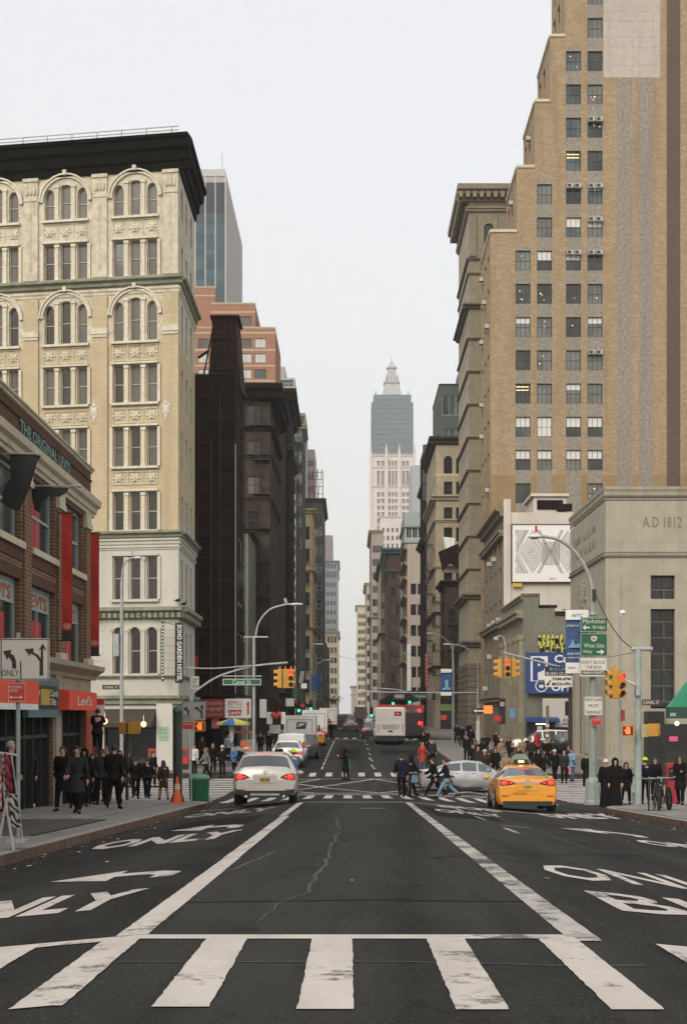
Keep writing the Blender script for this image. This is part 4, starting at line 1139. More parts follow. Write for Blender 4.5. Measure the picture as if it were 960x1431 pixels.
# blue glass slab tower
d = 500
M_CONC = mat('tower_concrete', (.42, .39, .36), .85, var=.08, scale=.2, streak=.12)
gt = root('glass_slab_tower', 'tall teal glass slab tower with blank concrete side behind the cream building', 'building', (wx(290, d), d, -1))
xa, xb = wx(228, d), wx(315, d); zt = wz(238, d)
b = MB(); b.box(xa, d, -1, xb, d+80, zt); part(gt, 'wall', b, M_CONC, world=True)
TW = [glass('tower_glass_%s' % k, c, .35, .15, .25) for k, c in (('a', (.030, .070, .088)), ('b', (.05, .095, .11)), ('c', (.022, .05, .068)), ('d', (.012, .018, .03)))]
names = []
x = 315; cols = []
for k in range(6): cols.append((x-13.7, x-.5)); x -= 14
sp = MB().box(0, -.25, 0, 1, 0, 1)
for (ca, cb) in cols:
    for r in range(27):
        if r < 1: continue
        yt = 248+r*7.2 if r > 0 else 240
        if yt < 296: m = TW[3]
        else: m = TW[rnd.choice([0, 0, 1, 2])]
        za, zb_ = wz(yt+7.0, d), wz(yt, d)
        w_ = wx(cb, d)-wx(ca, d); key = ('tg', m.name)
        if key not in _WC:
            q = MB(); q.box(0, -.2, 0, w_, .02, 1.75); q2 = q.mesh('glazing_panel', m); _WC[key] = q2
        obj('glazing_panel', _WC[key], gt, (Vector((wx(ca, d), d, za))-wl(gt)))
b = MB()
for (ca, cb) in cols: b.box(wx(cb, d)+.1, d-.3, -1, wx(cb, d)+.3, d, zt-2)
part(gt, 'fin', b, M_WHITE, world=True)['kind'] = 'stuff'
b = MB(); b.box(xa, d-.3, zt-2.2, xb, d-.0, zt+.3); part(gt, 'parapet', b, M_GREY, world=True)
b = MB(); b.tube([(xb-1.5, d+5, zt), (xb-1.5, d+5, zt+8)], .12, 5); part(gt, 'mast', b, M_GREY, world=True)
# far left pale towers
M_PBLUE = mat('pale_blue_far', (.40, .44, .46), .9, var=.08, scale=.2)
rt, Mf, Ms = block('distant_tower', 'pale blue-grey distant tower at the end of the left row', wx(440, 620), wx(472, 620), 620, 660, wz(784, 620), 'L', M_PBLUE, spec(6, .9, 2.0, 4.0, 20, 14, .5, (1, 1, 0, .1), FR_G, (G_TEAL, G_SHADE)), spec(6, 1.2, 2.0, 4.0, 20, 12), [(wz(786, 620), .8, .8, M_PBLUE), (wz(800, 620), .5, .5, M_PBLUE), (wz(885, 620), 1, .8, M_STONE)])
b = MB(); b.box(wx(452, 630), 630, wz(784, 620), wx(465, 630), 650, wz(748, 630)); part(rt, 'upper_stage', b, mat('pinkish_far', (.46, .40, .42), .9, var=.08), world=True)
block('distant_block', 'cream distant block at the far left end of the avenue', wx(455, 560), wx(473, 560), 560, 590, wz(888, 560), 'L', M_STONE, spec(3, 1.0, 2.2, 4.0, 5, 7, .5, (1, 1, 0, .1), FR_D, (G_SHADE, G_DARK)), spec(5, 1.0, 2.2, 4, 5, 7), [(wz(890, 560), .6, .6, M_STONE)])
block('distant_block', 'brown distant block below the pale blue tower', wx(452, 430), wx(458, 430), 400, 470, wz(905, 430), 'L', M_SOOT, None, spec(10, 1.1, 2, 3.6, 5, 4))
# ------------------------------------------------------------------ right side
# --- limestone bank
M_LIME = mat('limestone', (.38, .35, .275), .88, var=.14, scale=1.1, streak=.30, bump=.15)
M_LIMED = mat('limestone_trim', (.34, .31, .24), .88, var=.2, scale=1.6, streak=.4)
d = 85.; bx = 15.2; bz = -2.6
BK = root('limestone_bank', 'beige limestone bank building with carved frieze and tall dark windows at the right edge', 'building', (22, d, bz))
bv = lambda y: wz(y, d)-bz
bu = lambda x: (x-846)/F*d
bwins = [(909, 943, 804, 837), (909, 943, 851, 990)]
hs = []; bw = []
for k in range(3):
    for (xa, xb, ya, yb) in bwins:
        o_ = k*4.3; h = HOLE(bu(xa)+o_, bv(yb), bu(xb)+o_, bv(ya)); hs.append(h); bw.append(h)
top = bv(700)
MBK = facade(BK, (bx, d, bz), 0, 20, top, hs, [M_LIME], .45)
MBS = facade(BK, (bx, d+13.5, bz), R(-90), 13.5, top, [HOLE(2.2, .9, 4.6, 8.2), HOLE(6.4, .9, 8.8, 8.2)], [M_LIME], .4)
shell(BK, bx, bx+20, d, d+13.5, bz, bz+top, M_LIME, ('f', 'l'))
FRB = mat('bronze_frame', (.035, .028, .022), .5, .3)
for h in bw:
    big = h[3]-h[1] > 3
    put_window(BK, MBK, 0, (h[0]+h[2])/2, h[1], h[2]-h[0], h[3]-h[1], (2, 5 if big else 2, 0, .09), FRB, G_DARK, depth=.36)
    if big:
        for (p_, q_) in (((h[3]-h[1])*.40, (h[3]-h[1])*.5), (0, .5)): b = MB(); b.box(h[0]+.06, .33, h[1]+p_, h[2]-.06, .37, h[1]+q_); b.xf(MBK); part(BK, 'bronze_panel', b, FRB, world=True)
for u in (3.4, 7.6): b = MB(); b.box(u-1.2, .3, .9, u+1.2, .35, 8.2); b.xf(MBS); part(BK, 'side_window', b, G_DARK, world=True)
def bband(ya, yb, pr, m, prof=None):
    band(BK, MBK, 20+pr, bv(yb), bv(ya)-bv(yb), pr, m, u0=-pr, prof=prof); band(BK, MBS, 13.5, bv(yb), bv(ya)-bv(yb), pr, m, prof=prof)
K = bv(678)-bv(700)
bband(680, 694, .0+.12, M_LIMED); bband(776, 779, .16, M_LIMED); bband(770, 776, .10, M_LIMED); bband(696, 699, .06, M_LIMED)
b = MB(); b.box(-.0, .25, top, 20, .6, top+.65); b.xf(MBK); part(BK, 'parapet', b, M_LIMED, world=True)
b = MB(); b.box(0, .25, top, 13.3, .6, top+.62); b.xf(MBS); part(BK, 'parapet', b, M_LIMED, world=True)
b = MB()
for k in range(14):
    v = 1.6+k*.95
    b.box(0, -.004, v, 20, 0, v+.02)
    for q in range(12): b.box(.9+q*1.7+(k % 2)*.85, -.004, v, .92+q*1.7+(k % 2)*.85, 0, v+.95)
b.xf(MBK); part(BK, 'stone_joint', b, mat('soft_joint', (.29, .265, .205), .9), world=True, stuff=True)
band(BK, MBK, 20.1, bv(1062)-1.1, 1.2, .10, M_LIMED, name='plinth', u0=-.1, prof=[(0, 0), (.12, 0), (.12, 1.1), (.06, 1.2), (0, 1.2)])
band(BK, MBS, 13.5, bv(1062)-1.1, 1.2, .10, M_LIMED, name='plinth', prof=[(0, 0), (.12, 0), (.12, 1.1), (.06, 1.2), (0, 1.2)])
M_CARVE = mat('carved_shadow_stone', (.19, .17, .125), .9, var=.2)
t = lettering("A.D 1812", bu(898), bv(737), bu(952), bv(722), -.004, 0, .0, .012); t.xf(MBK); part(BK, 'lettering', t, M_CARVE, world=True)
for (v0, v1) in ((bv(735), bv(722)), (bv(757), bv(744))):   # illegible carved lines on the flank
    b = MB(); u = 1.6
    while u < 10.5:
        w = rnd.uniform(.22, .5); b.box(u, -.012, v0+rnd.uniform(0, .08), u+.09, 0, v1); 
        if rnd.random() < .6: b.box(u, -.012, rnd.choice([v0, v1-.09, (v0+v1)/2]), u+w, 0, rnd.choice([v0+.09, v1]) if False else v0+.09)
        u += w+.16
    b.xf(MBS); part(BK, 'carved_inscription', b, M_CARVE, world=True)['kind'] = 'stuff'
b = MB()    # relief panel on the flank
for i in range(40):
    a = i*.7; r = .18+.028*i
    b.ell((5.6+math.cos(a)*r*1.1, -.03, bv(826)+math.sin(a)*r*1.0), .2, .12, .15, 6, 4)
b.box(4.0, -.06, bv(851), 7.2, 0, bv(800)); b.xf(MBS); part(BK, 'relief_panel', b, M_LIMED, world=True)['kind'] = 'stuff'
for (u, w) in ((-.02, .5),): 
    b = MB(); b.box(.25, -.05, bv(1062), .9, 0, bv(800)); b.xf(MBK); part(BK, 'corner_strip', b, M_LIME, world=True)
b = MB(); b.box(-.05, -1.15, .35, .95, -.1, 3.9); b.xf(Matrix.Translation((bx+bu(900), d, bz))); 
solo('kiosk', b, M_BLACK, 'tall black street cabinet standing against the limestone bank wall', 'cabinet')
# green canopy at the frame edge
gc = root('shop_canopy', 'green canvas canopy at the right edge beside the limestone bank', 'canopy', (20.5, 80, 1.5))
M_GRN = mat('canopy_green', (.03, .26, .15), .65, var=.1)
M_GRND = mat('canopy_dark_green', (.012, .06, .045), .65, var=.1)
cx = lambda x: wx(x, 76)
b = MB(); b.prism([(cx(935), 76, wz(988, 76)), (cx(985), 76, wz(988, 76)), (cx(985), 76, wz(942, 76)), (cx(968), 76, wz(946, 76))], (0, .8, 0)); part(gc, 'canopy_top', b, M_GRN, world=True)
b = MB(); b.box(cx(934), 75.97, wz(1004, 76), cx(985), 76.8, wz(988, 76)); part(gc, 'valance', b, M_GRND, world=True)
t = lettering('BANK', cx(936), wz(1001, 76), cx(944), wz(996, 76), 75.96); part(gc, 'lettering', t, M_SIGNW, world=True)
# --- low building with graffiti
M_GRB = brick('grey_green_brick', (.24, .25, .20), (.28, .28, .23), (.19, .19, .16), bw=.4, bh=.2, ms=.02, bump=.2, streak=.5)
M_OLD = mat('old_stone', (.30, .265, .195), .88, var=.25, scale=1.4, streak=.5)
d = 116; gb = root('graffiti_building', 'low grey-green brick building with yellow graffiti and stone pilasters', 'building', (17, d, -2))
gz_ = -2.0; gxa = 14.1
zt1, zt2, zt3 = wz(832, d), wz(848, d), wz(856, d)
M1 = facade(gb, (gxa, d, gz_), 0, wx(752, d)-gxa, zt1-gz_, [], [M_GRB])
M2 = facade(gb, (wx(752, d), d, gz_), 0, wx(775, d)-wx(752, d), zt2-gz_, [], [M_GRB])
M3 = facade(gb, (wx(775, d), d, gz_), 0, 12, zt3-gz_, [HOLE(.2, .3, 5, 3.6)] if False else [], [M_GRB])
Msd = facade(gb, (gxa, 131, gz_), R(-90), 15, zt1-gz_, [HOLE(1.2+i*3.5, 2.2, 3.2+i*3.5, 8.6) for i in range(4)], [M_OLD], .4)
shell(gb, gxa, wx(752, d)+.1, d+.01, 131, gz_, zt1, M_GRB, ('f', 'l')); shell(gb, wx(752, d), gxa+17, d+.01, 130.9, gz_, zt3, M_GRB, ('f',))
for i in range(4):
    b = MB(); b.box(1.2+i*3.5, .33, 2.2, 3.2+i*3.5, .37, 8.6); b.xf(Msd); part(gb, 'window', b, G_DARK, world=True)
for i in range(5):
    b = MB(); u = .1+i*3.5; b.box(u, -.35, 1.0, u+.95, 0, 9.2); b.box(u-.1, -.45, 9.2, u+1.05, 0, 9.6); b.box(u-.1, -.45, .6, u+1.05, 0, 1.1); b.xf(Msd); part(gb, 'pilaster', b, M_OLD, world=True)
band(gb, Msd, 15, zt1-gz_-1.9, .7, .7, M_OLD, dent=.4); band(gb, Msd, 15, zt1-gz_-.35, .35, .35, M_OLD)
band(gb, M1, wx(752, d)-gxa+.3, zt1-gz_-.1, .25, .2, M_OLD, u0=-.2, name='coping'); band(gb, M2, 1.5, zt2-gz_-.1, .25, .15, M_SOOT, name='coping'); band(gb, M3, 12, zt3-gz_-.3, .4, .2, M_SOOT, name='coping')
b = MB(); b.box(.2, .0, 9.5, 4, .3, 10.9); 
gy = mat('graffiti_yellow', (.55, .55, .10), .7, var=.1); gk = mat('graffiti_black', (.02, .02, .02), .7)
b = MB(); c2_ = MB()
rr = random.Random(3)
for row, (y0, y1, n) in enumerate(((886, 903, 6), (900, 912, 5))):
    for i in range(n):
        x = 751+i*37/n+row*3
        w = 37/n*.62
        pts = []
        for k in range(12):
            a = k*math.pi/6; r = rr.uniform(.8, 1.15)
            pts.append((wx(x+w*.6+math.cos(a)*w*r*.72, d), d-.02, wz((y0+y1)/2+math.sin(a)*(y1-y0)*.5*r, d)))
        b.prism([(p[0], p[1]-.006-.002*i, p[2]) for p in pts], (0, .002, 0), 0)
        cx0 = sum(p[0] for p in pts)/12; cz_ = sum(p[2] for p in pts)/12
        c2_.prism([(cx0+(p[0]-cx0)*1.18, d-.006, cz_+(p[2]-cz_)*1.16) for p in pts], (0, .001, 0))
        for q in range(2):
            c2_.box(cx0+rr.uniform(-.2, .05), d-.045, cz_+rr.uniform(-.35, .1), cx0+rr.uniform(.06, .22), d-.042, cz_+rr.uniform(.12, .3) if q else cz_)
part(gb, 'graffiti', b, gy, world=True)['kind'] = 'stuff'; part(gb, 'graffiti_outline', c2_, gk, world=True)['kind'] = 'stuff'
# parking hoarding, white board, blue awning
def panel(name, label, cat, x0, x1, y, z0, z1, m, th=.12, frame=None, group=None):
    rt = root(name, label, cat, ((x0+x1)/2, y, z0), group)
    b = MB(); b.box(x0, y, z0, x1, y+th, z1); part(rt, 'board', b, m, world=True)
    if frame:
        t = .03*max(1, (z1-z0)); b = MB()
        for q in ((x0, z0, x1, z0+t), (x0, z1-t, x1, z1), (x0, z0+t, x0+t, z1-t), (x1-t, z0+t, x1, z1-t)): b.box(q[0], y-.02, q[1], q[2], y-.001, q[3])
        part(rt, 'frame', b, frame, world=True)
    return rt
def ptext(rt, s, x0, z0, x1, z1, y, m, bold=.02, keep=False):
    t = lettering(s, x0, z0, x1, z1, y, 0, bold, .01, keep); return part(rt, 'lettering', t, m, world=True)
d = 115.3
X = lambda x: wx(x, d)
Z = lambda y: wz(y, d)
M_BLUEP = mat('parking_blue', (.02, .055, .22), .5, var=.1)
pk = panel('parking_sign', 'big blue parking sign board with white P and OPEN on the graffiti building', 'sign', X(735), X(822), d, Z(969), Z(912), M_BLUEP, .3)
b = MB(); b.box(X(741), d-.02, Z(952), X(765), d-.001, Z(917)); part(pk, 'white_square', b, M_WHITE, world=True)
ptext(pk, 'P', X(744), Z(951), X(762), Z(919), d-.02, M_BLUEP, .06)
ptext(pk, 'Car', X(774), Z(926), X(802), Z(915), d, M_WHITE, .03); ptext(pk, 'OPEN', X(770), Z(966), X(812), Z(955), d, M_WHITE, .03)
b = MB()
for i in range(20):
    a, c = 2*math.pi*i/20, 2*math.pi*(i+1)/20
    b.prism([(X(756)+math.cos(t)*r, d-.02, Z(958.5)+math.sin(t)*r) for t, r in ((a, .42), (c, .42), (c, .5), (a, .5))], (0, .01, 0))
b.box(X(753), d-.02, Z(961), X(759), d-.01, Z(957)); part(pk, 'round_badge', b, M_WHITE, world=True)
pw_ = panel('parking_board', 'white board with black P on the lot wall below the blue parking sign', 'sign', X(758), X(818), d, Z(1016), Z(976), mat('white_board', (.55, .52, .49), .6, var=.12), .2)
ptext(pw_, 'P', X(789), Z(1000), X(803), Z(980), d, M_BLACK, .07); ptext(pw_, 'ALL DAY\nPARKING', X(786), Z(1014), X(806), Z(1004), d, M_BLACK)
b = MB(); b.box(X(790), d-.1, Z(1042), X(791.5), d+.02, Z(1016)); b.box(X(812), d-.1, Z(1042), X(813.5), d+.02, Z(1016)); part(pw_, 'post', b, M_DARK, world=True)
ba = root('lot_awning', 'small blue awning over the dark garage entrance of the parking lot', 'awning', (X(757), d, Z(1010)))
b = MB(); b.prism([(X(734), d, Z(1002)), (X(734), d-1.1, Z(1005)), (X(734), d-1.1, Z(1009)), (X(734), d, Z(1009))], (X(779)-X(734), 0, 0)); part(ba, 'canopy_top', b, M_BLUEP, world=True)
b = MB(); b.box(X(736), d-.05, Z(1040), X(775), d+.5, Z(1009)); part(gb, 'garage_opening', b, M_BLACK, world=True)
b = MB(); b.box(X(748), d-.3, Z(1012.5), X(766), d-.2, Z(1011)); part(ba, 'strip_lamp', b, E_WHITE, world=True)
b = MB(); b.box(X(750), d-.09, Z(1021), X(757), d-.06, Z(1015)); solo('notice_board', b, M_WHITE, 'small white notice in the dark garage entrance', 'notice')
# --- billboard building
d = 131
M_BBW = mat('billboard_render', (.62, .565, .50), .85, var=.1, scale=.8, streak=.22)
M_BRS = mat('brown_stone_side', (.23, .19, .135), .88, var=.25, scale=1.4, streak=.4)
zb = -1.6; zt = wz(716, d)
bb = root('billboard_building', 'white rendered building flank carrying a large striped billboard', 'building', (18, d, zb))
MB1 = facade(bb, (14.2, d, zb), 0, 14, zt-zb, [], [M_BBW])
hs = []; acs = []
for i in range(4):
    for k in range(5): hs.append(HOLE(2.0+i*4.4, 5.2+k*3.1, 3.6+i*4.4, 7.3+k*3.1))
MB2 = facade(bb, (14.2, d+20, zb), R(-90), 20, zt-zb, hs, [M_BRS], .3)
for h in hs:
    put_window(bb, MB2, R(-90), (h[0]+h[2])/2, h[1], 1.6, 2.1, (1, 1, 1, .08), FR_D, G_DARK, depth=.2)
    if rnd.random() < .5: obj('air_conditioner', AC_ME, bb, MB2 @ Vector(((h[0]+h[2])/2, 0, h[1]+.05))-wl(bb), R(-90))
shell(bb, 14.2, 28.2, d, d+20, zb, zt, M_BBW, ('f', 'l'))
for z in (3.9, 10.8, zt-zb-2.2): band(bb, MB2, 20, z, .6, .6, M_BRS, dent=.5)
band(bb, MB2, 20, zt-zb-.4, .9, .9, M_BRS)
b = MB(); b.box(-.1, -.15, 0, .55, 0, zt-zb+1.2); b.xf(MB1); part(bb, 'corner_pier', b, M_BBW, world=True)
D = d-.35; X = lambda x: wx(x, D); Z = lambda y: wz(y, D)
bl = panel('billboard', 'large billboard of grey and white diamond stripes in a thin black frame', 'billboard', X(715), X(815), D, Z(813), Z(733), M_WHITE, .3)
b = MB()
for q in ((714.3, 813, 715.3, 733), (814, 813, 815.5, 733), (714.3, 814, 815.5, 813), (714.3, 733.3, 815.5, 732.3)): b.box(X(q[0]), D-.06, Z(q[1]), X(q[2]), D+.3, Z(q[3]))
part(bl, 'frame', b, M_BLACK, world=True)
b = MB()  # diamond stripe pattern, clipped to the printed field
fx0, fx1, fz0, fz1 = X(718.5), X(813), Z(805), Z(737)
cells = 110; rr = random.Random(5)
for side, cxm in ((0, X(744)), (1, X(793))):
    for k in range(-7, 12):
        pass
def stripe(b, x0, z0, x1, z1, w):
    n = 10
    for i in range(n):
        a = (x0+(x1-x0)*i/n, z0+(z1-z0)*i/n); c = (x0+(x1-x0)*(i+1)/n, z0+(z1-z0)*(i+1)/n)
        if not (fx0+w < a[0] < fx1-w and fx0+w < c[0] < fx1-w and fz0 < a[1] < fz1 and fz0 < c[1] < fz1): continue
        b.poly([(a[0]-w/2, D-.008, a[1]), (c[0]-w/2, D-.008, c[1]), (c[0]+w/2, D-.008, c[1]), (a[0]+w/2, D-.008, a[1])])
zm = Z(771); hh = fz1-fz0
for cxm in (X(744), X(793)):
    for k in range(17):
        a_ = .10+k*.17
        for sx_ in (-1, 1):
            if (cxm < X(760)) == (sx_ > 0) and a_ > 1.75: continue
            for sz_ in (-1, 1): stripe(b, cxm+sx_*a_, zm, cxm+sx_*(a_-1.3), zm+sz_*hh*.56, rr.uniform(.06, .10)) if a_ > 1.3 else stripe(b, cxm+sx_*a_, zm, cxm, zm+sz_*hh*.43*a_/1.3, rr.uniform(.05, .08))
for k in range(14):
    x = X(757)+k*(X(782)-X(757))/14; b.poly([(x, D-.012, Z(790)), (x+.05, D-.012, Z(790)), (x+.09, D-.012, Z(757)), (x+.04, D-.012, Z(757))])
part(bl, 'printed_pattern', b, mat('print_dark_grey', (.17, .17, .17), .7), world=True)['kind'] = 'stuff'
ptext(bl, 'NYC', X(768), Z(810.5), X(776), Z(807), D, M_RED)
b = MB(); b.box(X(747), D-.02, Z(744), X(750.5), D-.01, Z(735)); part(bl, 'red_mark', b, M_RED, world=True)
b = MB(); b.box(X(716), D-.05, Z(820), X(729), D+.1, Z(815)); solo('small_sign', b, mat('sign_yellow', (.55, .42, .03), .6), 'small yellow sign under the lower left corner of the billboard', 'sign')
# penthouse behind the wall top
d = 143; ph = root('roof_penthouse', 'cream roof penthouse with dark vents above the billboard wall', 'penthouse', (wx(768, d), d, wz(716, 131)-.8))
b = MB(); b.box(wx(745, d), d, wz(725, d), wx(791, d), d+6, wz(693, d)); b.box(wx(741, d), d-.3, wz(694, d), wx(794, d), d+6, wz(690, d)); part(ph, 'wall', b, M_BBW, world=True)
b = MB(); b.box(wx(750, d), d-.1, wz(712, d), wx(786, d), d-.01, wz(699, d)); b.box(wx(777, d), d-1, wz(715, d), wx(797, d), d-.2, wz(706, d)); part(ph, 'dark_vent', b, M_SOOTD, world=True)

# --- tall stepped brick tower
M_TB = brick('tan_tower_brick', (.36, .262, .155), (.52, .40, .26), (.40, .33, .25), bw=.5, bh=.2, ms=.014, bump=.3, streak=.42, speck=.6)
M_TBD = brick('dark_tan_brick', (.33, .22, .11), (.38, .26, .14), (.3, .24, .16), bw=.42, bh=.14, ms=.012, streak=.35)
M_TG = mat('grey_spandrel_brick', (.29, .26, .215), .9, var=.45, scale=3.5, streak=.35, bump=.3)
M_TBR = mat('brown_stripe_brick', (.115, .08, .06), .9, var=.2, scale=2.5, streak=.15, bump=.3)
M_TP = mat('patched_pink_render', (.46, .415, .365), .88, var=.14, scale=1.5, streak=.2, bump=.1)
d = 152.; tz = -1.6
TW_ = root('stepped_brick_tower', 'tall tan brick office tower with stepped setbacks and steel windows', 'building', (wx(820, d), d, tz))
tu = lambda x: wx(x, d); tv = lambda y: wz(y, d)-tz
FR_T = mat('steel_window_frame', (.035, .037, .037), .5, .2)
BL1 = mat('bright_blind', (.66, .65, .64), .9, var=.06)
GT = [glass('tower_pane_dark', (.03, .036, .036), .1), glass('tower_pane_teal', (.06, .085, .085), .1), glass('tower_pane_grey', (.13, .14, .13), .2, .3)]
tiers = [(685, 722, 323), (722, 747, 233), (747, 768, 141), (768, 789, 50), (789, 1040, -150)]
pieces = [(685, 722, 323, 334), (685, 789, 334, 1060), (722, 789, 233, 334), (747, 789, 141, 233), (768, 789, 50, 141), (789, 1040, -150, 1060)]
rowsY = [25+46.45*k for k in range(-4, 15)]
cols = {730.5: 347, 760.5: 254, 801: 70, 831: -200}
def tmat(x0, yb0):
    vb = tv(yb0)
    def f(u, v):
        if u == 'cuts': return [tv(664)-vb, tv(108)-vb]+[tv(t-3)-vb for t in cols.values()]
        if u == 'ucuts': return [tu(q)-tu(x0) for q in (720.2, 740.8, 750.2, 770.8, 790.7, 811.3, 820.7, 841.3, 843, 862, 883, 892, 912, 922, 931, 950) if q > x0]
        xx = VX+(u+tu(x0))*F/d; yy = HY-(v+vb+tz-CZ)*F/d
        for c, yt in cols.items():
            if abs(xx-c) < 10.5 and yy > yt-3: return 1
        if 843 < xx < 922 and yy < 108: return 3
        if (862 < xx < 883 or 892 < xx < 912): return 1
        if 931 < xx < 950: return 2
        return 4 if yy > 664 else 0
    return f
for (xa, xb, yt, yb0) in pieces:
    hs = []; ws = []; vb = tv(yb0)
    for c, ytop in cols.items():
        for y in rowsY:
            if y < ytop-4 or y+28 > 706 or (c in (760.5, 801) and y > 660): continue
            if c-10.5 > xa-.5 and c+10.5 < xb+.5 and y > yt and y+28 < yb0: hs.append(HOLE(tu(c-10.5)-tu(xa), tv(y+28)-vb, tu(c+10.5)-tu(xa), tv(y)-vb)); ws.append((c, y))
    MT = facade(TW_, (tu(xa), d, tz+vb), 0, tu(xb)-tu(xa), tv(yt)-vb, hs, [M_TB, M_TG, M_TBR, M_TP, M_TBD], .28, mfn=tmat(xa, yb0))
    for h, (c, y) in zip(hs, ws):
        r = rnd.random(); bl_ = None; g_ = rnd.choice(GT); u = (h[0]+h[2])/2
        if 572 < y < 600: bl_ = (rnd.choice([.95, .95, .55, .5]), BL1, 0)
        elif 618 < y < 645: bl_ = (.42, BL1, 0)
        elif r < .22: bl_ = (rnd.choice([.3, .45]), BL1, 0)
        put_window(TW_, MT, 0, u, h[1], h[2]-h[0], h[3]-h[1], (3, 2, 0, .07), FR_T, g_, depth=.2, blind=bl_)
        if not bl_ and (rnd.random() < .30 or 390 < y < 405 or 432 < y < 450 and c < 790 or 525 < y < 545 and c in (730.5, 801) or 205 < y < 215 and c == 801):
            b = MB()
            if 525 < y < 545 or 205 < y < 215:
                for q in (.35, .7): b.box(u-.7, .195, h[3]-q, u+.6, .205, h[3]-q+.07)
            else:
                for q in range(rnd.choice([1, 2, 2, 3])): r_ = rnd.uniform(.04, .075); b.ell((u+rnd.uniform(-.6, .6), .20, h[3]-rnd.uniform(.4, 1.7)), r_, .02, r_, 7, 4)
            b.xf(MT); part(TW_, 'ceiling_lamp', b, E_WARM, world=True)['kind'] = 'stuff'
        if (c in (801, 831) and (250 < y < 262 or 345 < y < 352)) or (c == 831 and (150 < y < 170 or 480 < y < 492 or 298 < y < 306)):
            for q in (-.4, .4): obj('air_conditioner', AC_ME, TW_, MT @ Vector((u+q, -.02, h[3]-.5))-wl(TW_), 0)
b = MB()
for y in (-40, -6, 16, 30, 52, 66, 92): b.box(tu(844), d-.008, tv(y), tu(921.5), d-.001, tv(y)+.07)
for x in (853, 883, 893, 912): b.box(tu(x), d-.007, tv(107.5), tu(x)+.05, d-.001, tv(-100))
b.v = [(x, y, z+tz) for x, y, z in b.v]; part(TW_, 'render_seam', b, mat('faint_seam', (.405, .365, .32), .9, var=.3), world=True, stuff=True)
for i, (xa, xb, yt) in enumerate(tiers):
    dep = 11 if i == 0 else 10; yb = 1000 if i == 0 else tiers[i-1][2]+2
    v0 = 0 if i == 0 else tv(yb); Hh = tv(yt)-v0; hs = []
    for q in range(2 if i else 3):
        for k in range(30):
            y = 25+46.45*(k-4)
            if y > yt+14 and y+28 < (yb-4 if i else 850): hs.append(HOLE(1.2+q*3.3, tv(y+28)-v0, 2.9+q*3.3, tv(y)-v0))
    MF = facade(TW_, (tu(xa), d+dep, tz+v0), R(-90), dep, Hh, hs, [M_TB], .3)
    for h in hs:
        put_window(TW_, MF, R(-90), (h[0]+h[2])/2, h[1], h[2]-h[0], h[3]-h[1], (3, 2, 0, .07), FR_T, GT[0], depth=.2)
        if rnd.random() < .22: obj('air_conditioner', AC_ME, TW_, MF @ Vector(((h[0]+h[2])/2, .05, h[3]-.6))-wl(TW_), R(-90))
    zt = tz+tv(yt)
    b = MB(); b.poly([(tu(xa), d+dep, tz), (tu(xb)+.01, d+dep, tz), (tu(xb), d+dep, zt), (tu(xa), d+dep, zt)][::-1]); part(TW_, 'wall', b, M_TB, world=True)
    b = MB(); b.box(tu(xa), d+.02, zt-.8, tu(xb) if i < 4 else tu(xb)-.1, d+dep-.02, zt-.6); part(TW_, 'roof', b, ROOF, world=True)
    b = MB(); b.box(tu(xa)-.02, d-.12, zt-.12, tu(xb)-.003, d+.3, zt+.18); b.box(tu(xa)-.1, d+.3, zt-.12, tu(xa)+.3, d+dep, zt+.18); part(TW_, 'coping', b, M_STONE, world=True)
# --- ornate stone block with the big projecting cornice
d = 172; M_ORNB = mat('drab_ornate_stone', (.26, .225, .16), .88, var=.22, scale=1.3, streak=.4, bump=.2)
M_ORND = mat('drab_dark_stone', (.15, .128, .095), .88, var=.3, scale=1.3, streak=.4)
zt = wz(262, d); sx0 = wx(655, d)
ss = spec(4, 1.0, 2.5, 4.0, 6, 15, .8, (1, 1, 1, .08), FR_D, (G_DARK,))
rt = root('ornate_stone_block', 'drab ornate stone office block with belts at every storey and a huge bracketed cornice', 'building', (17, d, -1.4)); zb = -1.4
lv = [430+46*k for k in range(9)]
hsf = [HOLE(wx(676, d)-sx0, wz(340, d)-zb, wx(690, d)-sx0, wz(312, d)-zb, .58)]
Mf = facade(rt, (sx0, d, zb), 0, 6, zt-zb, hsf, [M_ORNB], .3, mfn=None)
put_window(rt, Mf, 0, (hsf[0][0]+hsf[0][2])/2, hsf[0][1], hsf[0][2]-hsf[0][0], hsf[0][3]-hsf[0][1], (1, 2, 0, .08), FR_D, G_DARK, .58, depth=.2)
hs = []
for y in [385]+lv[:-1]+[798]:
    for k in range(3): hs.append(HOLE(2.2+k*4.6, wz(y+38, d)-zb, 3.3+k*4.6, wz(y+12, d)-zb)); hs.append(HOLE(4.0+k*4.6, wz(y+38, d)-zb, 5.1+k*4.6, wz(y+12, d)-zb))
Ms = facade(rt, (sx0, d+16, zb), R(-90), 16, zt-zb, hs, [mat('drab_side_stone', (.37, .33, .25), .88, var=.2, scale=1.3, streak=.35)], .3)
for h in hs: put_window1(rt, Ms, R(-90), (h[0]+h[2])/2, h[1], h[2]-h[0], h[3]-h[1], (1, 1, 1, .08), FR_D, G_DARK, depth=.2)
shell(rt, sx0, sx0+6, d, d+16, zb, zt, M_ORNB, ('f', 'l'))
def both(y, h, pr, m, dent=0, prof=None):
    v = wz(y, d)-zb
    band(rt, Mf, 6+pr, v, h, pr, m, u0=-pr, dent=dent, prof=prof); band(rt, Ms, 16, v, h, pr, m, dent=dent, prof=prof)
both(282, 1.75, 1.45, M_ORNB, .8, [(0, 0), (.25, 0), (.3, .5), (.9, .7), (1.0, 1.0), (1.4, 1.1), (1.45, 1.7), (0, 1.75)]); both(297, .6, .4, M_ORNB, .35); both(365, .35, .3, M_ORND)
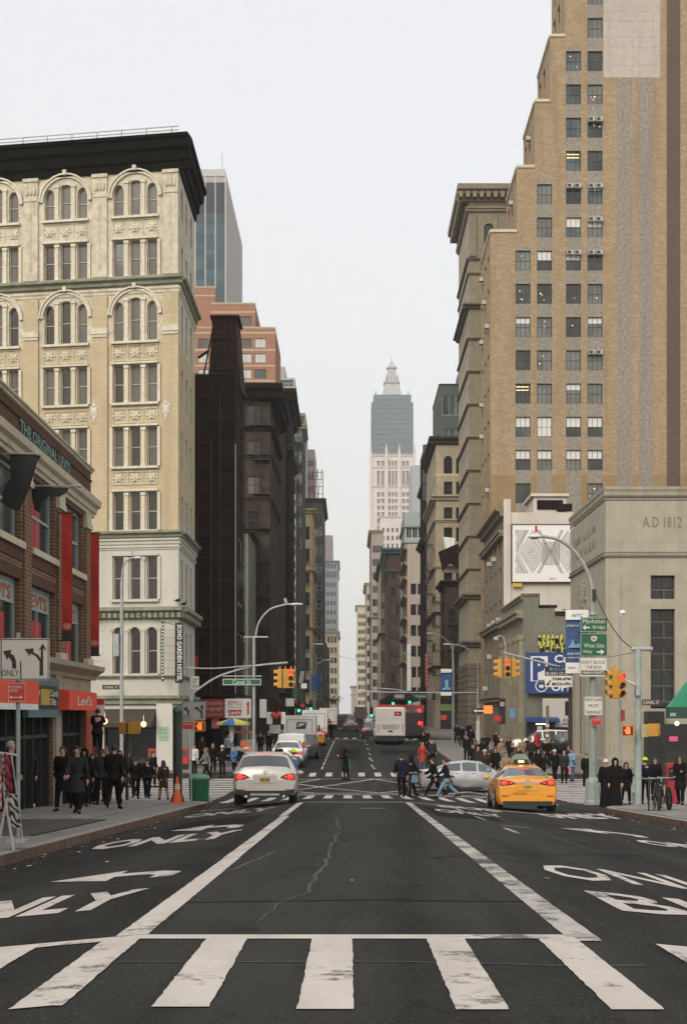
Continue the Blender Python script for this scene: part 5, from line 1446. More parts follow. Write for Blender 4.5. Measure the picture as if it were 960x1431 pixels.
both(432, .55, .75, M_ORND); both(385, .3, .2, M_ORND)
for y in lv[1:]: both(y, .30, .28, M_ORND)
both(798+40, .7, .8, M_ORND); both(905, .8, .9, M_ORND)
b = MB(); b.box(0, -.2, wz(300, d)-zb-5.0, .9, 0, wz(300, d)-zb); b.box(2.9, -.2, wz(300, d)-zb-5, 3.4, 0, wz(300, d)-zb); b.xf(Mf); part(rt, 'pilaster', b, M_ORNB, world=True)
b = MB()
for k in range(11): b.box(.02, -.12, .6+k*.75, 6, 0, 1.25+k*.75)
b.xf(Mf); part(rt, 'rusticated_stone', b, M_ORND, world=True)['kind'] = 'stuff'
b = MB()
for k in range(11): b.box(0, -.12, .6+k*.75, 15.9, 0, 1.25+k*.75)
b.xf(Ms); part(rt, 'rusticated_stone', b, M_ORND, world=True)['kind'] = 'stuff'

# --- further right-hand row
M_TANS = mat('tan_limestone', (.40, .34, .24), .88, var=.2, scale=1.2, streak=.4)
M_DGL = glass('dark_green_glass', (.035, .05, .052), .15, .3)
d = 225
rt, Mf, Ms = block('dark_glass_block', 'dark green-grey glass and steel block above the arched stone building', wx(614, d), wx(660, d), d, d+18, wz(537, d), 'R', mat('dark_green_metal', (.05, .065, .062), .6, var=.3),
    spec(2, 2.2, 3.2, 5.2, 44, 2, .4, (2, 1, 0, .1), FR_G, (G_TEAL,)), spec(3, 2, 3, 5, 44, 2), [(wz(539, d), .3, .1, M_DARK)])
b = MB(); b.box(wx(642, d), d-1, wz(560, d), wx(660, d), d+8, wz(515, d)); part(rt, 'stair_tower', b, mat('blue_grey_metal', (.09, .12, .13), .6), world=True)
d = 202; xl = wx(609, d)
zn = wz(613, d); nb = root('arched_stone_building', 'tan stone loft building with paired arched top windows and black fire escapes', 'building', (14, d, -1)); zb = -1.
hs = []; ws = []
nrows = [(637, 662, 1), (673, 693, 0), (709, 725, 0), (737, 757, 0), (768, 788, 0), (800, 820, 0), (832, 852, 0), (866, 886, 0), (900, 920, 0)]
for (ya, yb, a) in nrows:
    for (ca, cb) in ((620, 632), (637, 650)):
        h = HOLE(wx(ca, d)-xl, wz(yb, d)-zb, wx(cb, d)-xl, wz(ya, d)-zb, .6 if a else 0); hs.append(h)
Mf = facade(nb, (xl, d, zb), 0, 5.2, zn-zb, hs, [M_TANS], .35)
for h in hs: put_window(nb, Mf, 0, (h[0]+h[2])/2, h[1], h[2]-h[0], h[3]-h[1], (1, 1, 1, .08), FR_D, G_DARK, h[4], depth=.25)
hs = [HOLE(2+i*3.2, 4.6+k*3.6, 3.4+i*3.2, 6.8+k*3.6) for i in range(7) for k in range(9)]
Ms = facade(nb, (xl, d+24, zb), R(-90), 24, zn-zb, hs, [M_TANS], .3)
for h in hs: put_window1(nb, Ms, R(-90), (h[0]+h[2])/2, h[1], 1.4, 2.2, (1, 1, 1, .08), FR_D, G_DARK, depth=.2)
shell(nb, xl, xl+5.2, d, d+24, zb, zn, M_TANS, ('f', 'l'))
for (y, h, pr, m) in ((622, 1.1, 1.0, M_SOOT), (700, .8, .7, M_TANS), (730, .4, .35, M_TANS), (795, .4, .35, M_TANS), (860, .5, .4, M_SOOT), (935, .5, .5, M_SOOT), (666, .4, .1, M_STONE)):
    band(nb, Mf, 5.2+pr, wz(y, d)-zb, h, pr, m, u0=-pr); band(nb, Ms, 24, wz(y, d)-zb, h, pr, m)
fire_escape(nb, Mf, .9, 4.6, [wz(y, d)-zb for y in (925, 892, 858, 825, 792)], 3.4, M_BLACK, 1.3)
fire_escape(nb, Ms, 14, 20, [wz(y, d)-zb for y in (925, 892, 858, 825, 792, 755)], 3.4, M_BLACK, 1.0)
# lower infill with black escapes between it and the ornate block
d = 190
rt, Mf, Ms = block('fire_escape_loft', 'grey loft front crowded with black fire escapes beside the ornate stone block', wx(622, d), wx(642, d), d, d+10, wz(815, d), 'R', M_SOOT, spec(1, 1.0, 1.8, 3.3, 4.6, 4, .2), spec(3, 1.0, 1.8, 3.3, 4.6, 4), [(wz(820, d), .8, .7, M_SOOTD)])
fire_escape(rt, Mf, .1, 1.8, [4.4+3.3*i for i in range(4)], 3.3, M_BLACK, 1.2)
fire_escape(rt, Ms, 1, 8, [4.4+3.3*i for i in range(5)], 3.3, M_BLACK, 1.2)
b = MB(); z = wz(790, d); b.prism([(wx(612, d), d-.6, wz(772, d)), (wx(640, d), d-.6, wz(760, d)), (wx(643, d), d-.6, wz(795, d)), (wx(628, d), d-.6, wz(788, d)), (wx(618, d), d-.6, wz(800, d))], (0, .3, 0))
solo('roof_tarpaulin', b, M_SOOTD, 'black tarpaulin slung in front of the arched stone building', 'tarpaulin')
b = MB(); b.prism([(wx(619, 198), 198, wz(750, 198)), (wx(636, 198), 198, wz(752, 198)), (wx(634, 198), 198, wz(769, 198)), (wx(629, 198), 198, wz(763, 198)), (wx(625, 198), 198, wz(772, 198)), (wx(622, 198), 198, wz(765, 198))], (0, .05, 0))
solo('white_sheet', b, M_WHITE, 'torn white sheet hanging on the front of the arched stone building', 'sheet')
d = 232
rt, Mf, Ms = block('netted_strip_building', 'narrow dark brown netted building just left of the arched stone one', wx(593, d), wx(603, d), d, d+14, wz(622, d), 'R', M_SOOTD, None, spec(3, 1.2, 2, 3.6, 5, 10), [(wz(680, d), .5, .6, M_SOOT), (wz(760, d), .7, .8, M_SOOT)])
netting(rt, wx(593, d), wx(602, d), d-.3, 3, wz(640, d), 1, 10, M_NET)
b = MB(); b.box(wx(593, d)-.3, d-.5, wz(700, d), wx(600, d), d-.3, wz(622, d)); part(rt, 'green_mesh', b, mat('green_mesh', (.06, .09, .085), .8, var=.3), world=True)
d = 262
M_PKB = mat('pinkish_render', (.50, .42, .355), .88, var=.12, scale=1, streak=.3)
rt, Mf, Ms = block('yellow_corniced_building', 'pinkish and ochre building with stacked cornices on the right row', wx(569, d), wx(596, d), d, d+22, wz(760, d), 'R', M_PKB, spec(2, 1.0, 2.0, 3.8, 5, 6, .5, (1, 1, 1, .08), FR_D), spec(6, 1.2, 2.1, 3.8, 5, 7), [], sm=M_OCH)
for y in (770, 792, 812, 838, 868, 893, 930): band(rt, Ms, 22, wz(y, d)+1, .6, .8, M_OCH)
b = MB(); b.box(wx(568.5, d), d-.4, 1.5, wx(574, d), d-.01, wz(900, d)); part(rt, 'white_banner_strip', b, M_WHITE, world=True)
d = 300
rt, Mf, Ms = block('green_glass_addition', 'small pale green glazed rooftop building with terraces', wx(565, d), wx(594, d), d, d+20, wz(716, d), 'R', mat('pale_green_metal', (.30, .35, .33), .6, var=.15), spec(3, 1.2, 2.6, 3.6, 28, 5, .3, (2, 1, 0, .12), FRW2, (G_TEAL, G_DARK)), spec(4, 1.4, 2.6, 3.6, 28, 5), [(wz(738, d), .3, .5, M_GREY), (wz(760, d), .3, .5, M_GREY)])
d = 330
rt, Mf, Ms = block('green_corniced_building', 'brown brick building with verdigris green cornice in the right row', wx(543, d), wx(569, d), d, d+34, wz(770, d), 'R', M_BRNB, spec(3, 1.1, 2.2, 4.0, 5, 8, .5, (1, 1, 1, .1), FR_D, (G_DARK, G_SHADE)), spec(8, 1.3, 2.3, 4, 5, 8), [(wz(775, d), 1.4, 1.6, mat('verdigris', (.05, .16, .13), .7, var=.3)), (wz(800, d), .6, .7, M_PGREEN)])
b = MB(); b.box(wx(558, d), d-.5, 0, wx(561.5, d), d-.02, wz(800, d)); b.box(wx(566, d), d-.5, 0, wx(569, d), d-.02, wz(790, d)); part(rt, 'pier_strip', b, M_PGREEN, world=True)
for (lab, xa, xb, yt, d, m, sm) in (('grey-brown building with stacked bay cornices further down the right row', 532, 546, 790, 392, M_SOOT, M_TANS), ('cream tall building near the far end of the right row', 519, 536, 742, 470, M_PKB, M_STONE),
                               ('pale stone building with heavy cornice at the far end of the right row', 512, 522, 815, 560, M_STONE, M_PKB), ('slim tan far building standing alone past the right row', 499, 513, 845, 800, M_STONE, M_TANS),
                               ('low pale domed block at the vanishing end of the avenue', 491, 500, 958, 1000, M_PALE, M_PALE)):
    rt, Mf, Ms = block('far_building', lab, wx(xa, d), wx(xb, d), d, d+45, wz(yt, d), 'R', m, spec(3, 1.3, 2.4, 4.4, 6, int((wz(yt, d)-8)/4.4), .5, (1, 1, 0, .1), FR_G, (G_SHADE, G_DARK)) if d < 900 else None, spec(8, 1.6, 2.6, 4.4, 6, int((wz(yt, d)-8)/4.4)) if d < 900 else None,
        [(wz(yt+3, d), 1.0, 1.0, m), (wz((yt+985)/2, d), .6, .6, m)], sm=sm)
# --- covered walkway along the right row
sw_ = root('sidewalk_shed', 'dark covered walkway over the pavement far down the right row', 'sidewalk shed', (8.5, 205, sz(8.5, 205)))
b = MB(); b.box(7.0, 205, 3.2, 10.4, 330, 4.6); part(sw_, 'deck', b, mat('shed_dark', (.025, .03, .028), .9, spec=.1), world=True)
for k in range(14): b = MB(); b.box(7.05, 206+k*9, base(206+k*9), 7.2, 206.15+k*9, 3.2); part(sw_, 'post', b, M_SOOTD, world=True)
# --- great white tower at the end, its crown wrapped in netting
d = 950
M_WT = mat('white_terracotta', (.70, .63, .60), .85, var=.07, scale=.12, streak=.2)
M_WW = mat('far_window', (.26, .25, .26), .6, var=.2, scale=.2)
M_WNET = brick('blue_grey_netting', (.20, .26, .28), (.16, .21, .23), (.27, .33, .35), bw=2.6, bh=1.3, ms=.10, bump=0, streak=.2)
X = lambda x: wx(x, d); Z = lambda y: wz(y, d)
wt = root('great_white_tower', 'very tall pale pinkish tower ending the avenue, its crown wrapped in blue-grey netting', 'building', (X(549), d, 0))
hs = []
groups = [(527, 531), (533, 537), (543, 546), (547.5, 550.5), (552, 555), (562, 566), (567.5, 571.5)]
yrows = [(644, 652), (658, 681)]+[(688+9.3*k, 694+9.3*k) for k in range(9)]+[(772+9.5*k, 778.5+9.5*k) for k in range(20)]
for (ya, yb) in yrows:
    for (ca, cb) in groups: hs.append(HOLE(X(ca)-X(518), Z(yb), X(cb)-X(518), Z(ya)))
Mf = facade(wt, (X(518), d, 0), 0, X(579)-X(518), Z(636), hs, [M_WT], .8)
b = MB()
for h in hs: b.box(h[0], .7, h[1], h[2], .8, h[3])
b.xf(Mf); o = part(wt, 'window_band', b, M_WW, world=True); o['kind'] = 'stuff'
shell(wt, X(518), X(579), d, d+28, 0, Z(636), M_WT, ('f',))
for y in (682, 770, 655, 638): band(wt, Mf, X(579)-X(518), Z(y), 1.6, .8, M_WT)
b = MB()
for x in (518, 540, 558, 579): b.box(X(x)-.9, d-.9, 0, X(x)+.9, d, Z(632)); b.lathe((X(x), d, Z(632)), [(.9, 0), (.7, 2), (.05, 6)], 6)
part(wt, 'buttress', b, M_WT, world=True)['kind'] = 'stuff'
b = MB(); b.box(X(519)-.0, d+.2, Z(640), X(577.5), d+27, Z(562)); b.box(X(522), d+1, Z(562), X(574.5), d+26, Z(551)); part(wt, 'netting_panel', b, M_WNET, world=True)
b = MB()
for x in range(519, 579, 6): b.tube([(X(x), d, Z(640)), (X(x), d, Z(560+(0 if 522 < x < 575 else 6)))], .12, 4)
for y in range(556, 640, 7): b.tube([(X(519), d-.1, Z(y)), (X(578), d-.1, Z(y))], .1, 4)
part(wt, 'scaffold', b, M_GREY, world=True)
M_WR = mat('pale_copper_roof', (.42, .435, .43), .8, var=.12, scale=.2)
def frus(b, cx, cy, z0, z1, r0, r1):
    P = [(cx-r0, cy-r0), (cx+r0, cy-r0), (cx+r0, cy+r0), (cx-r0, cy+r0)]; Q = [(cx-r1, cy-r1), (cx+r1, cy-r1), (cx+r1, cy+r1), (cx-r1, cy+r1)]
    for i in range(4): j = (i+1) % 4; b.poly([(*P[i], z0), (*P[j], z0), (*Q[j], z1), (*Q[i], z1)])
    b.poly([(*q, z1) for q in Q])
cx, cy = X(548), d+13
b = MB(); frus(b, cx, cy, Z(551), Z(531), 6.6, 4.6); frus(b, cx, cy, Z(531), Z(528), 5.3, 5.3); frus(b, cx, cy, Z(528), Z(521), 4.2, 3.9); frus(b, cx, cy, Z(521), Z(509), 3.1, 2.6); frus(b, cx, cy, Z(509), Z(507), 3.3, 3.3); frus(b, cx, cy, Z(507), Z(498), 2.3, .6)
b.tube([(cx, cy, Z(500)), (cx, cy, Z(493))], [.6, .2], 6); part(wt, 'roof', b, M_WR, world=True)
b = MB()
for (x, y, h) in ((-5.6, 551, 5), (5.6, 551, 5), (-3.9, 527, 4), (3.9, 527, 4), (-11, 551, 5), (11, 551, 5)): b.lathe((cx+x, cy-6, Z(y)), [(.55, 0), (.5, h*.5), (.03, h)], 6)
part(wt, 'pinnacle', b, M_WR, world=True)['kind'] = 'stuff'
block('shoulder_block', 'pale lower wing standing before the great white tower', wx(531, 900), wx(566, 900), 900, 930, wz(722, 900), 'R', M_WT, spec(5, 1.6, 3, 5, 10, 22, .6, (1, 1, 0, .12), FRW2, (G_SHADE, G_TEAL)), None, [(wz(724, 900), 1.2, .8, M_WT)])
block('grey_far_block', 'blue-grey far block right of the great white tower', wx(575, 700), wx(600, 700), 700, 730, wz(650, 700), 'R', M_PBLUE, None, None, [])

# ------------------------------------------------------------------ air
hz = MB().box(-160, -25, -30, 160, 1300, 262)
hm = bpy.data.materials.new('haze'); hm.use_nodes = True; n = hm.node_tree; n.nodes.clear()
ho = n.nodes.new('ShaderNodeOutputMaterial'); pv = n.nodes.new('ShaderNodeVolumePrincipled')
pv.inputs['Color'].default_value = (.97, .96, .95, 1); pv.inputs['Density'].default_value = .00024; pv.inputs['Anisotropy'].default_value = .2
n.links.new(pv.outputs[0], ho.inputs['Volume'])
HZ = obj('haze', hz.mesh('haze', hm)); HZ['kind'] = 'stuff'; HZ['label'] = 'pale winter haze filling the avenue'
# ------------------------------------------------------------------ vehicles
def lerp(keys, y):
    if y <= keys[0][0]: return keys[0][1:]
    for a, b in zip(keys, keys[1:]):
        if y <= b[0]:
            t = (y-a[0])/(b[0]-a[0]) if b[0] > a[0] else 0
            return tuple(p+(q-p)*t for p, q in zip(a[1:], b[1:]))
    return keys[-1][1:]
def car_shell(keys, zb, axles, rw, side_glass, end_glass):
    """keys: (y, w_low, z_belt, w_belt, z_top, w_top). returns body MB, list of (name, MB) panes"""
    ys = [k[0] for k in keys]
    for a in axles:
        for t in (-1, -.92, -.75, -.4, 0, .4, .75, .92, 1): ys.append(a+t*(rw+.07))
    for g_ in side_glass+end_glass: ys += [g_[0], g_[1]]
    ys = sorted(set(round(y, 3) for y in ys))
    st = []
    for y in ys:
        wlow, zbelt, wb, zt, wt = lerp(keys, y); bot = zb
        for a in axles:
            dy = abs(y-a)
            if dy < rw+.071: bot = max(bot, rw+math.sqrt(max(0, (rw+.07)**2-dy*dy))*.98)
        m = max(bot+.05, (zb+zbelt)/2)
        st.append([(wlow-.07, bot), (wlow, min(bot+.10, m)), (max(wlow, wb)+.012, m), (wb, zbelt), (wt, max(zbelt+.01, zt-.07)), (wt*.80, max(zbelt+.02, zt-.005)), (0, max(zbelt+.03, zt+.02))])
    body = MB(); panes = []
    def V(s, i, y): x, z = st[i][s]; return (x, y, z)
    for sg in (1, -1):
        base_ = len(body.v)
        for i, y in enumerate(ys):
            for (x, z) in st[i]: body.v.append((sg*x, y, z))
        for i in range(len(ys)-1):
            ym = (ys[i]+ys[i+1])/2
            for s in range(6):
                q = [base_+i*7+s, base_+(i+1)*7+s, base_+(i+1)*7+s+1, base_+i*7+s+1]
                if sg < 0: q = q[::-1]
                gl = (s == 3 and any(a < ym < c for a, c in side_glass)) or (s >= 4 and any(a < ym < c for a, c in end_glass))
                if gl:
                    key = ('side', sg, [k for k, (a, c) in enumerate(side_glass) if a < ym < c][0]) if s == 3 else ('end', 0, [k for k, (a, c) in enumerate(end_glass) if a < ym < c][0])
                    panes.append((key, [body.v[t] for t in q]))
                else: body.f.append(tuple(q)); body.m.append(0)
    for i, fl in ((0, 1), (len(ys)-1, -1)):   # end caps
        for s in range(6):
            a, c = st[i][s], st[i][s+1]; y = ys[i]
            pts = [(-a[0], y, a[1]), (a[0], y, a[1]), (c[0], y, c[1]), (-c[0], y, c[1])]
            body.poly(pts if fl > 0 else pts[::-1])
    out = {}
    for k, q in panes: out.setdefault(k, MB()).poly(q)
    return body, out
def wheel(rt, x, y, r, w=.22, rim=None, name='wheel'):
    s = 1 if x > 0 else -1
    b = MB(); b.lathe((0, 0, 0), [(r*.62, -w/2), (r*.93, -w/2), (r, -w*.32), (r, w*.32), (r*.93, w/2), (r*.62, w/2)], 22, ax='x')
    o = obj(name, b.mesh('tyre', M_RUBBER, True), rt, (x, y, r))
    b = MB(); b.lathe((s*w*.3, 0, 0), [(r*.64, -.02*s), (r*.6, .03*s), (.001, .05*s)], 18, ax='x')
    for k in range(5): a = k*2*math.pi/5; b.tube([(s*(w*.3+.055), 0, 0), (s*(w*.3+.05), math.cos(a)*r*.6, math.sin(a)*r*.6)], .03, 4, 1)
    obj('rim', b.mesh('rim', [M_DARK, rim or M_GREY]), o)
    return o
def make_car(label, cat, paint_m, loc, rz, kind='suv', brake=True, plate='GBK 4720', name='car', group=None, detail=True, taxi=False):
    rt = root(name, label, cat, loc, group, rz)
    if kind == 'suv':
        Lh, rw, ax = 2.33, .36, (-1.35, 1.42)
        keys = [(-2.33, .76, .74, .82, .80, .76), (-2.30, .84, .90, .87, .98, .80), (-2.24, .89, 1.02, .89, 1.16, .76), (-2.0, .93, 1.14, .89, 1.55, .64), (-1.78, .94, 1.12, .90, 1.63, .66), (-.6, .94, 1.07, .92, 1.67, .68), (.35, .94, 1.04, .92, 1.62, .66),
                (1.1, .93, 1.0, .89, 1.06, .80), (1.9, .92, .90, .85, .98, .70), (2.25, .84, .72, .76, .80, .6), (2.33, .74, .62, .68, .68, .5)]
        sg = [(-1.62, -.95), (-.85, .02), (.12, .72)]; eg = [(-2.22, -2.02), (.40, 1.02)]; zb = .34; zl = .86; tl = (.60, .84, .80, .97)
    elif kind == 'sedan':
        Lh, rw, ax = 2.42, .33, (-1.38, 1.42)
        keys = [(-2.42, .78, .74, .82, .78, .74), (-2.36, .85, .94, .86, 1.0, .74), (-1.80, .90, 1.0, .88, 1.07, .72), (-1.0, .91, .99, .89, 1.37, .56), (-.3, .91, .97, .89, 1.44, .56), (.35, .91, .95, .89, 1.38, .56),
                (1.15, .90, .90, .86, .96, .74), (2.0, .88, .78, .82, .84, .62), (2.34, .80, .64, .74, .70, .5), (2.42, .72, .55, .66, .60, .45)]
        sg = [(-1.30, -.62), (-.54, .12), (.20, .82)]; eg = [(-1.75, -1.08), (.42, 1.10)]; zb = .23; zl = .82; tl = (.50, .80, .82, .95)
    elif kind == 'van':
        Lh, rw, ax = 2.4, .33, (-1.5, 1.45)
        keys = [(-2.4, .86, 1.0, .90, 1.78, .80), (-2.3, .90, 1.05, .92, 1.86, .82), (.2, .92, 1.05, .92, 1.88, .82), (.75, .92, 1.05, .92, 1.80, .76), (1.5, .92, 1.0, .88, 1.10, .78), (2.3, .85, .8, .8, .88, .62), (2.4, .8, .6, .74, .66, .5)]
        sg = [(.1, 1.2)]; eg = [(.8, 1.45)]; zb = .25; zl = 1.1; tl = (.72, .86, .95, 1.35)
    body, panes = car_shell(keys, zb, ax, rw, sg, eg)
    part(rt, 'body', body, paint_m, smooth=True)
    for k, q in panes.items():
        part(rt, 'side_window' if k[0] == 'side' else ('rear_window' if k[2] == 0 and kind != 'van' else 'windscreen'), q, G_CAR, smooth=True)
    b = MB(); b.box(-.78, -Lh+.12, zb-.02, .78, Lh-.15, .62); part(rt, 'underbody', b, M_BLACK)
    for a in ax:
        for s in (-1, 1): wheel(rt, s*.81, a, rw, .25)
    yr = -Lh
    for s in (-1, 1):
        x0, x1, z0, z1 = tl
        if kind == 'van': b = MB(); b.box(min(s*x0, s*(x1+.03)), yr-.02, z0, max(s*x0, s*(x1+.03)), yr+.12, z1); part(rt, 'tail_lamp', b, E_RED2 if brake else M_SIGNR)
        else:
            xi = x0-.16; zc = (z0+z1)/2
            b = MB(); P = [(xi, zc-.01), (x0+.02, z0+.01), (x1-.02, z0-.02), (x1+.035, z0+.03), (x1+.03, z1), (x1-.06, z1+.03), (x0, z1-.005)]
            P = [(s*x, z) for x, z in P][::s]; b.prism([(x, yr-.022, z) for x, z in P], (0, .2, 0)); lens = part(rt, 'tail_lamp', b, mat('dark_red_lens', (.22, .012, .012), .3))
            if brake: b = MB(); b.ell((s*(x1-.10), yr-.03, zc), .105, .03, (z1-z0)*.52, 12, 8); b.ell((s*(x0-.0), yr-.025, zc), .05, .012, .022, 8, 5); obj('lit_bulb', b.mesh('lit_bulb', E_RED2, True), lens)
            if detail: b = MB(); b.box(min(s*.58, s*.78), yr-.025, .48, max(s*.58, s*.78), yr+.02, .51); part(rt, 'reflector', b, M_SIGNR)
        b = MB(); b.box(min(s*.50, s*.74), Lh-.2, .60, max(s*.50, s*.74), Lh-.02, .72); part(rt, 'headlight', b, M_SIGNW)
        xm = .93 if kind != 'van' else .95; b = MB(); b.ell((s*(xm+.08), .62 if kind != 'van' else .9, 1.02), .10, .07, .07, 8, 6); b.box(min(s*(xm-.08), s*(xm+.04)), .6, .98, max(s*(xm-.08), s*(xm+.04)), .64, 1.02); part(rt, 'door_mirror', b, paint_m, smooth=True)
    zm = (tl[2]+tl[3])/2
    if detail and kind in ('suv', 'sedan'):
        zp = .80 if kind == 'suv' else .76
        b = MB(); b.box(-.34, yr-.022, zp-.11, .34, yr+.08, zp+.16); part(rt, 'tailgate_recess', b, paint_m)
        b = MB(); b.box(-.155, yr-.035, zp-.075, .155, yr-.02, zp+.075); pl_ = part(rt, 'number_plate', b, mat('plate_ochre', (.55, .38, .08), .5))
        t = lettering(plate, -.13, zp-.04, .13, zp+.04, yr-.037); part(rt, 'plate_lettering', t, M_BLACK)
        b = MB(); b.box(-.36, yr-.03, zp+.10, .36, yr-.018, zp+.14); part(rt, 'trim_bar', b, M_CHROME)
        b = MB(); b.lathe((0, yr-.012, zp+.22), [(.055, -.015), (.055, .02)], 14, ax='y'); part(rt, 'badge', b, M_CHROME)
        b = MB(); P = [(-.64, .26), (.64, .26), (.70, .34), (.86, .38), (.87, .52), (.6, .47), (-.6, .47), (-.87, .52), (-.86, .38), (-.70, .34)] if kind == 'suv' else [(-.68, .20), (.68, .20), (.76, .30), (.72, .34), (-.72, .34), (-.76, .30)]; b.prism([(x, yr-.035, z) for x, z in P], (0, .25, 0)); part(rt, 'rear_bumper_skirt', b, M_BLACK)
        b = MB(); b.box(-.80, yr-.008, .545, .80, yr+.1, .555); part(rt, 'bumper_seam', b, paint_m)
        for s in ((-1, 1) if kind == 'suv' else ()): b = MB(); b.tube([(s*.55, yr-.06, .30), (s*.55, yr+.2, .30)], .045, 8); part(rt, 'exhaust_pipe', b, M_CHROME, smooth=True)
        if kind == 'suv':
            b = MB(); b.box(-.42, yr-.05, .32, .42, yr-.036, .39); part(rt, 'skid_plate', b, M_GREY)
            b = MB(); b.box(-.62, yr+.46, 1.60, .62, yr+.66, 1.645); part(rt, 'roof_spoiler', b, paint_m)
            b = MB(); b.box(-.26, yr+.39, 1.545, .26, yr+.44, 1.60); part(rt, 'brake_lamp', b, E_RED2)
            b = MB(); b.box(-.02, yr+.30, 1.18, .0, yr+.33, 1.2); b.tube([(0, yr+.12, 1.14), (.38, yr+.22, 1.26)], .012, 4); part(rt, 'wiper', b, M_BLACK)
            for s in (-1, 1): b = MB(); b.tube([(s*.68, -1.6, 1.66), (s*.70, -.6, 1.71), (s*.68, .3, 1.66)], .018, 5); part(rt, 'roof_rail', b, M_GREY)
        else:
            b = MB(); b.box(-.16, -1.22, 1.30, .16, -1.18, 1.33); part(rt, 'brake_lamp', b, E_RED2)
    for s in (-1, 1):   # door gaps and handles
        for y in (sg[0][1]+.05, sg[-1][0]-.05) if len(sg) > 1 else (0.05,):
            b = MB(); b.box(s*.945-.006 if kind == 'suv' else s*.915-.006, y-.006, .42, s*.945+.006 if kind == 'suv' else s*.915+.006, y+.006, .98); part(rt, 'door_gap', b, M_BLACK)
            b = MB(); b.box((s*.95 if kind == 'suv' else s*.915)-.015, y-.28, .86, (s*.95 if kind == 'suv' else s*.915)+.015, y-.10, .89); part(rt, 'door_handle', b, paint_m)
    if taxi:
        b = MB(); b.box(-.22, -.35, 1.47, .22, -.15, 1.60); part(rt, 'roof_light', b, M_BLACK)
        b = MB(); b.box(-.09, -.36, 1.50, .09, -.352, 1.57); part(rt, 'roof_light_face', b, E_WARM)
        b = MB(); b.prism([(-.30, -.1, 1.48), (.30, -.1, 1.48), (.24, -.1, 1.70), (.1, -.1, 1.78), (-.1, -.1, 1.78), (-.24, -.1, 1.70)], (0, .3, 0)); part(rt, 'roof_advert', b, mat('advert_green_grey', (.22, .28, .23), .6))
        t = lettering('2H54', -.62, .88, -.40, .97, yr-.03) if False else lettering('NYC TAXI', -.42, .54, -.05, .61, yr-.028); part(rt, 'lettering', t, mat('taxi_mark', (.25, .12, .01), .6))
    return rt
P_SILVER = mat('pearl_silver_paint', (.52, .50, .47), .32, .25, var=.03, coat=.6)
P_TAXI = mat('taxi_yellow_paint', (.72, .30, .015), .35, var=.03, coat=.7)
P_SEDAN = mat('silver_sedan_paint', (.45, .46, .47), .28, .4, var=.03, coat=.7)
P_WHITE = mat('white_car_paint', (.80, .79, .76), .4, var=.04, coat=.5)
P_BLACK = mat('black_car_paint', (.012, .013, .015), .25, var=.05, coat=.6)
P_DBLUE = mat('dark_blue_paint', (.03, .035, .05), .3, var=.05, coat=.6)
def at(xpx, d, H=0): return (wx(xpx, d), d, gz(wx(xpx, d), d)+H)
def slope(rt, y):
    rt.rotation_mode = 'XYZ'
    return rt
def place(rt, pitch=True): return rt
d_ = 41.8+2.33
v = make_car('pearl silver SUV seen from behind with brake lights lit at the left stop line', 'suv', P_SILVER, (wx(368, 42.0)+.0, d_, gz(-2.5, d_)), R(1.5), 'suv')
v.rotation_euler = (math.atan2(gz(-2.5, 45.5)-gz(-2.5, 42.8), 2.7), 0, R(1.5)); v.scale = (1, 1, .97)
d_ = 42.9+2.42
v = make_car('yellow taxi cab seen from behind with red tail lights at the right stop line', 'taxi', P_TAXI, (wx(740, 42.9), d_, gz(5.3, d_)), R(0), 'sedan', taxi=True, plate='Y 204715')
v.rotation_euler = (math.atan2(gz(5.3, 46.8)-gz(5.3, 44), 2.8), 0, R(-1.5))
v = make_car('silver sedan crossing the junction from left to right behind the yellow taxi', 'car', P_SEDAN, (wx(660, 66.8), 66.8, gz(5.6, 66.8)), R(-90), 'sedan', brake=True, plate='FDE 3182')
v = make_car('white hatchback with pale rear window queued behind the silver SUV', 'car', P_WHITE, at(404, 88), 0, 'suv', detail=False, group='cars queuing down the left lane')
v = make_car('small white van between the white hatchback and the mail truck', 'van', P_WHITE, at(409, 93.5), 0, 'van', brake=False, detail=False, group='cars queuing down the left lane')
v = make_car('dark SUV squeezed between the small white van and the mail truck', 'suv', P_DBLUE, at(427, 99), 0, 'suv', brake=False, detail=False, group='cars queuing down the left lane')
v = make_car('orange taxi with glowing tail light peeking out beside the mail truck', 'taxi', P_TAXI, at(440, 121), 0, 'sedan', detail=False, group='cars queuing down the left lane')
v = make_car('dark sedan with chrome rear driving up the middle lane far beyond the junction', 'car', P_DBLUE, at(490, 176), 0, 'sedan', detail=False)
b = MB(); b.box(-.5, -2.46, 1.0, .5, -2.40, 1.1); part(v, 'boot_lid_glint', b, M_CHROME)
v = make_car('black car with red lights farthest up the middle of the avenue', 'car', P_BLACK, at(490, 248), 0, 'suv', detail=False)
v = make_car('dark SUV partly hidden left of the white bus', 'suv', P_BLACK, at(518, 140), 0, 'suv', detail=False, brake=True)
v = make_car('grey car with red tail light right of the far white truck', 'car', P_SEDAN, at(516, 235), 0, 'sedan', detail=False)
v = make_car('white SUV parked sideways in the lot below the blue parking sign', 'suv', P_WHITE, (wx(757, 104), 104, sz(13.9, 104)), R(90), 'suv', brake=False, detail=False)
v = make_car('black SUV parked beside the white one at the bank wall', 'suv', P_BLACK, (wx(792, 101), 101.5, sz(15, 101)), R(70), 'suv', brake=False, detail=False)
def rrect(x0, z0, x1, z1, r, n=4):
    P = []
    for (cx, cz, a0) in ((x1-r, z0+r, -90), (x1-r, z1-r, 0), (x0+r, z1-r, 90), (x0+r, z0+r, 180)):
        for i in range(n+1): a = R(a0+90*i/n); P.append((cx+r*math.cos(a), cz+r*math.sin(a)))
    return P
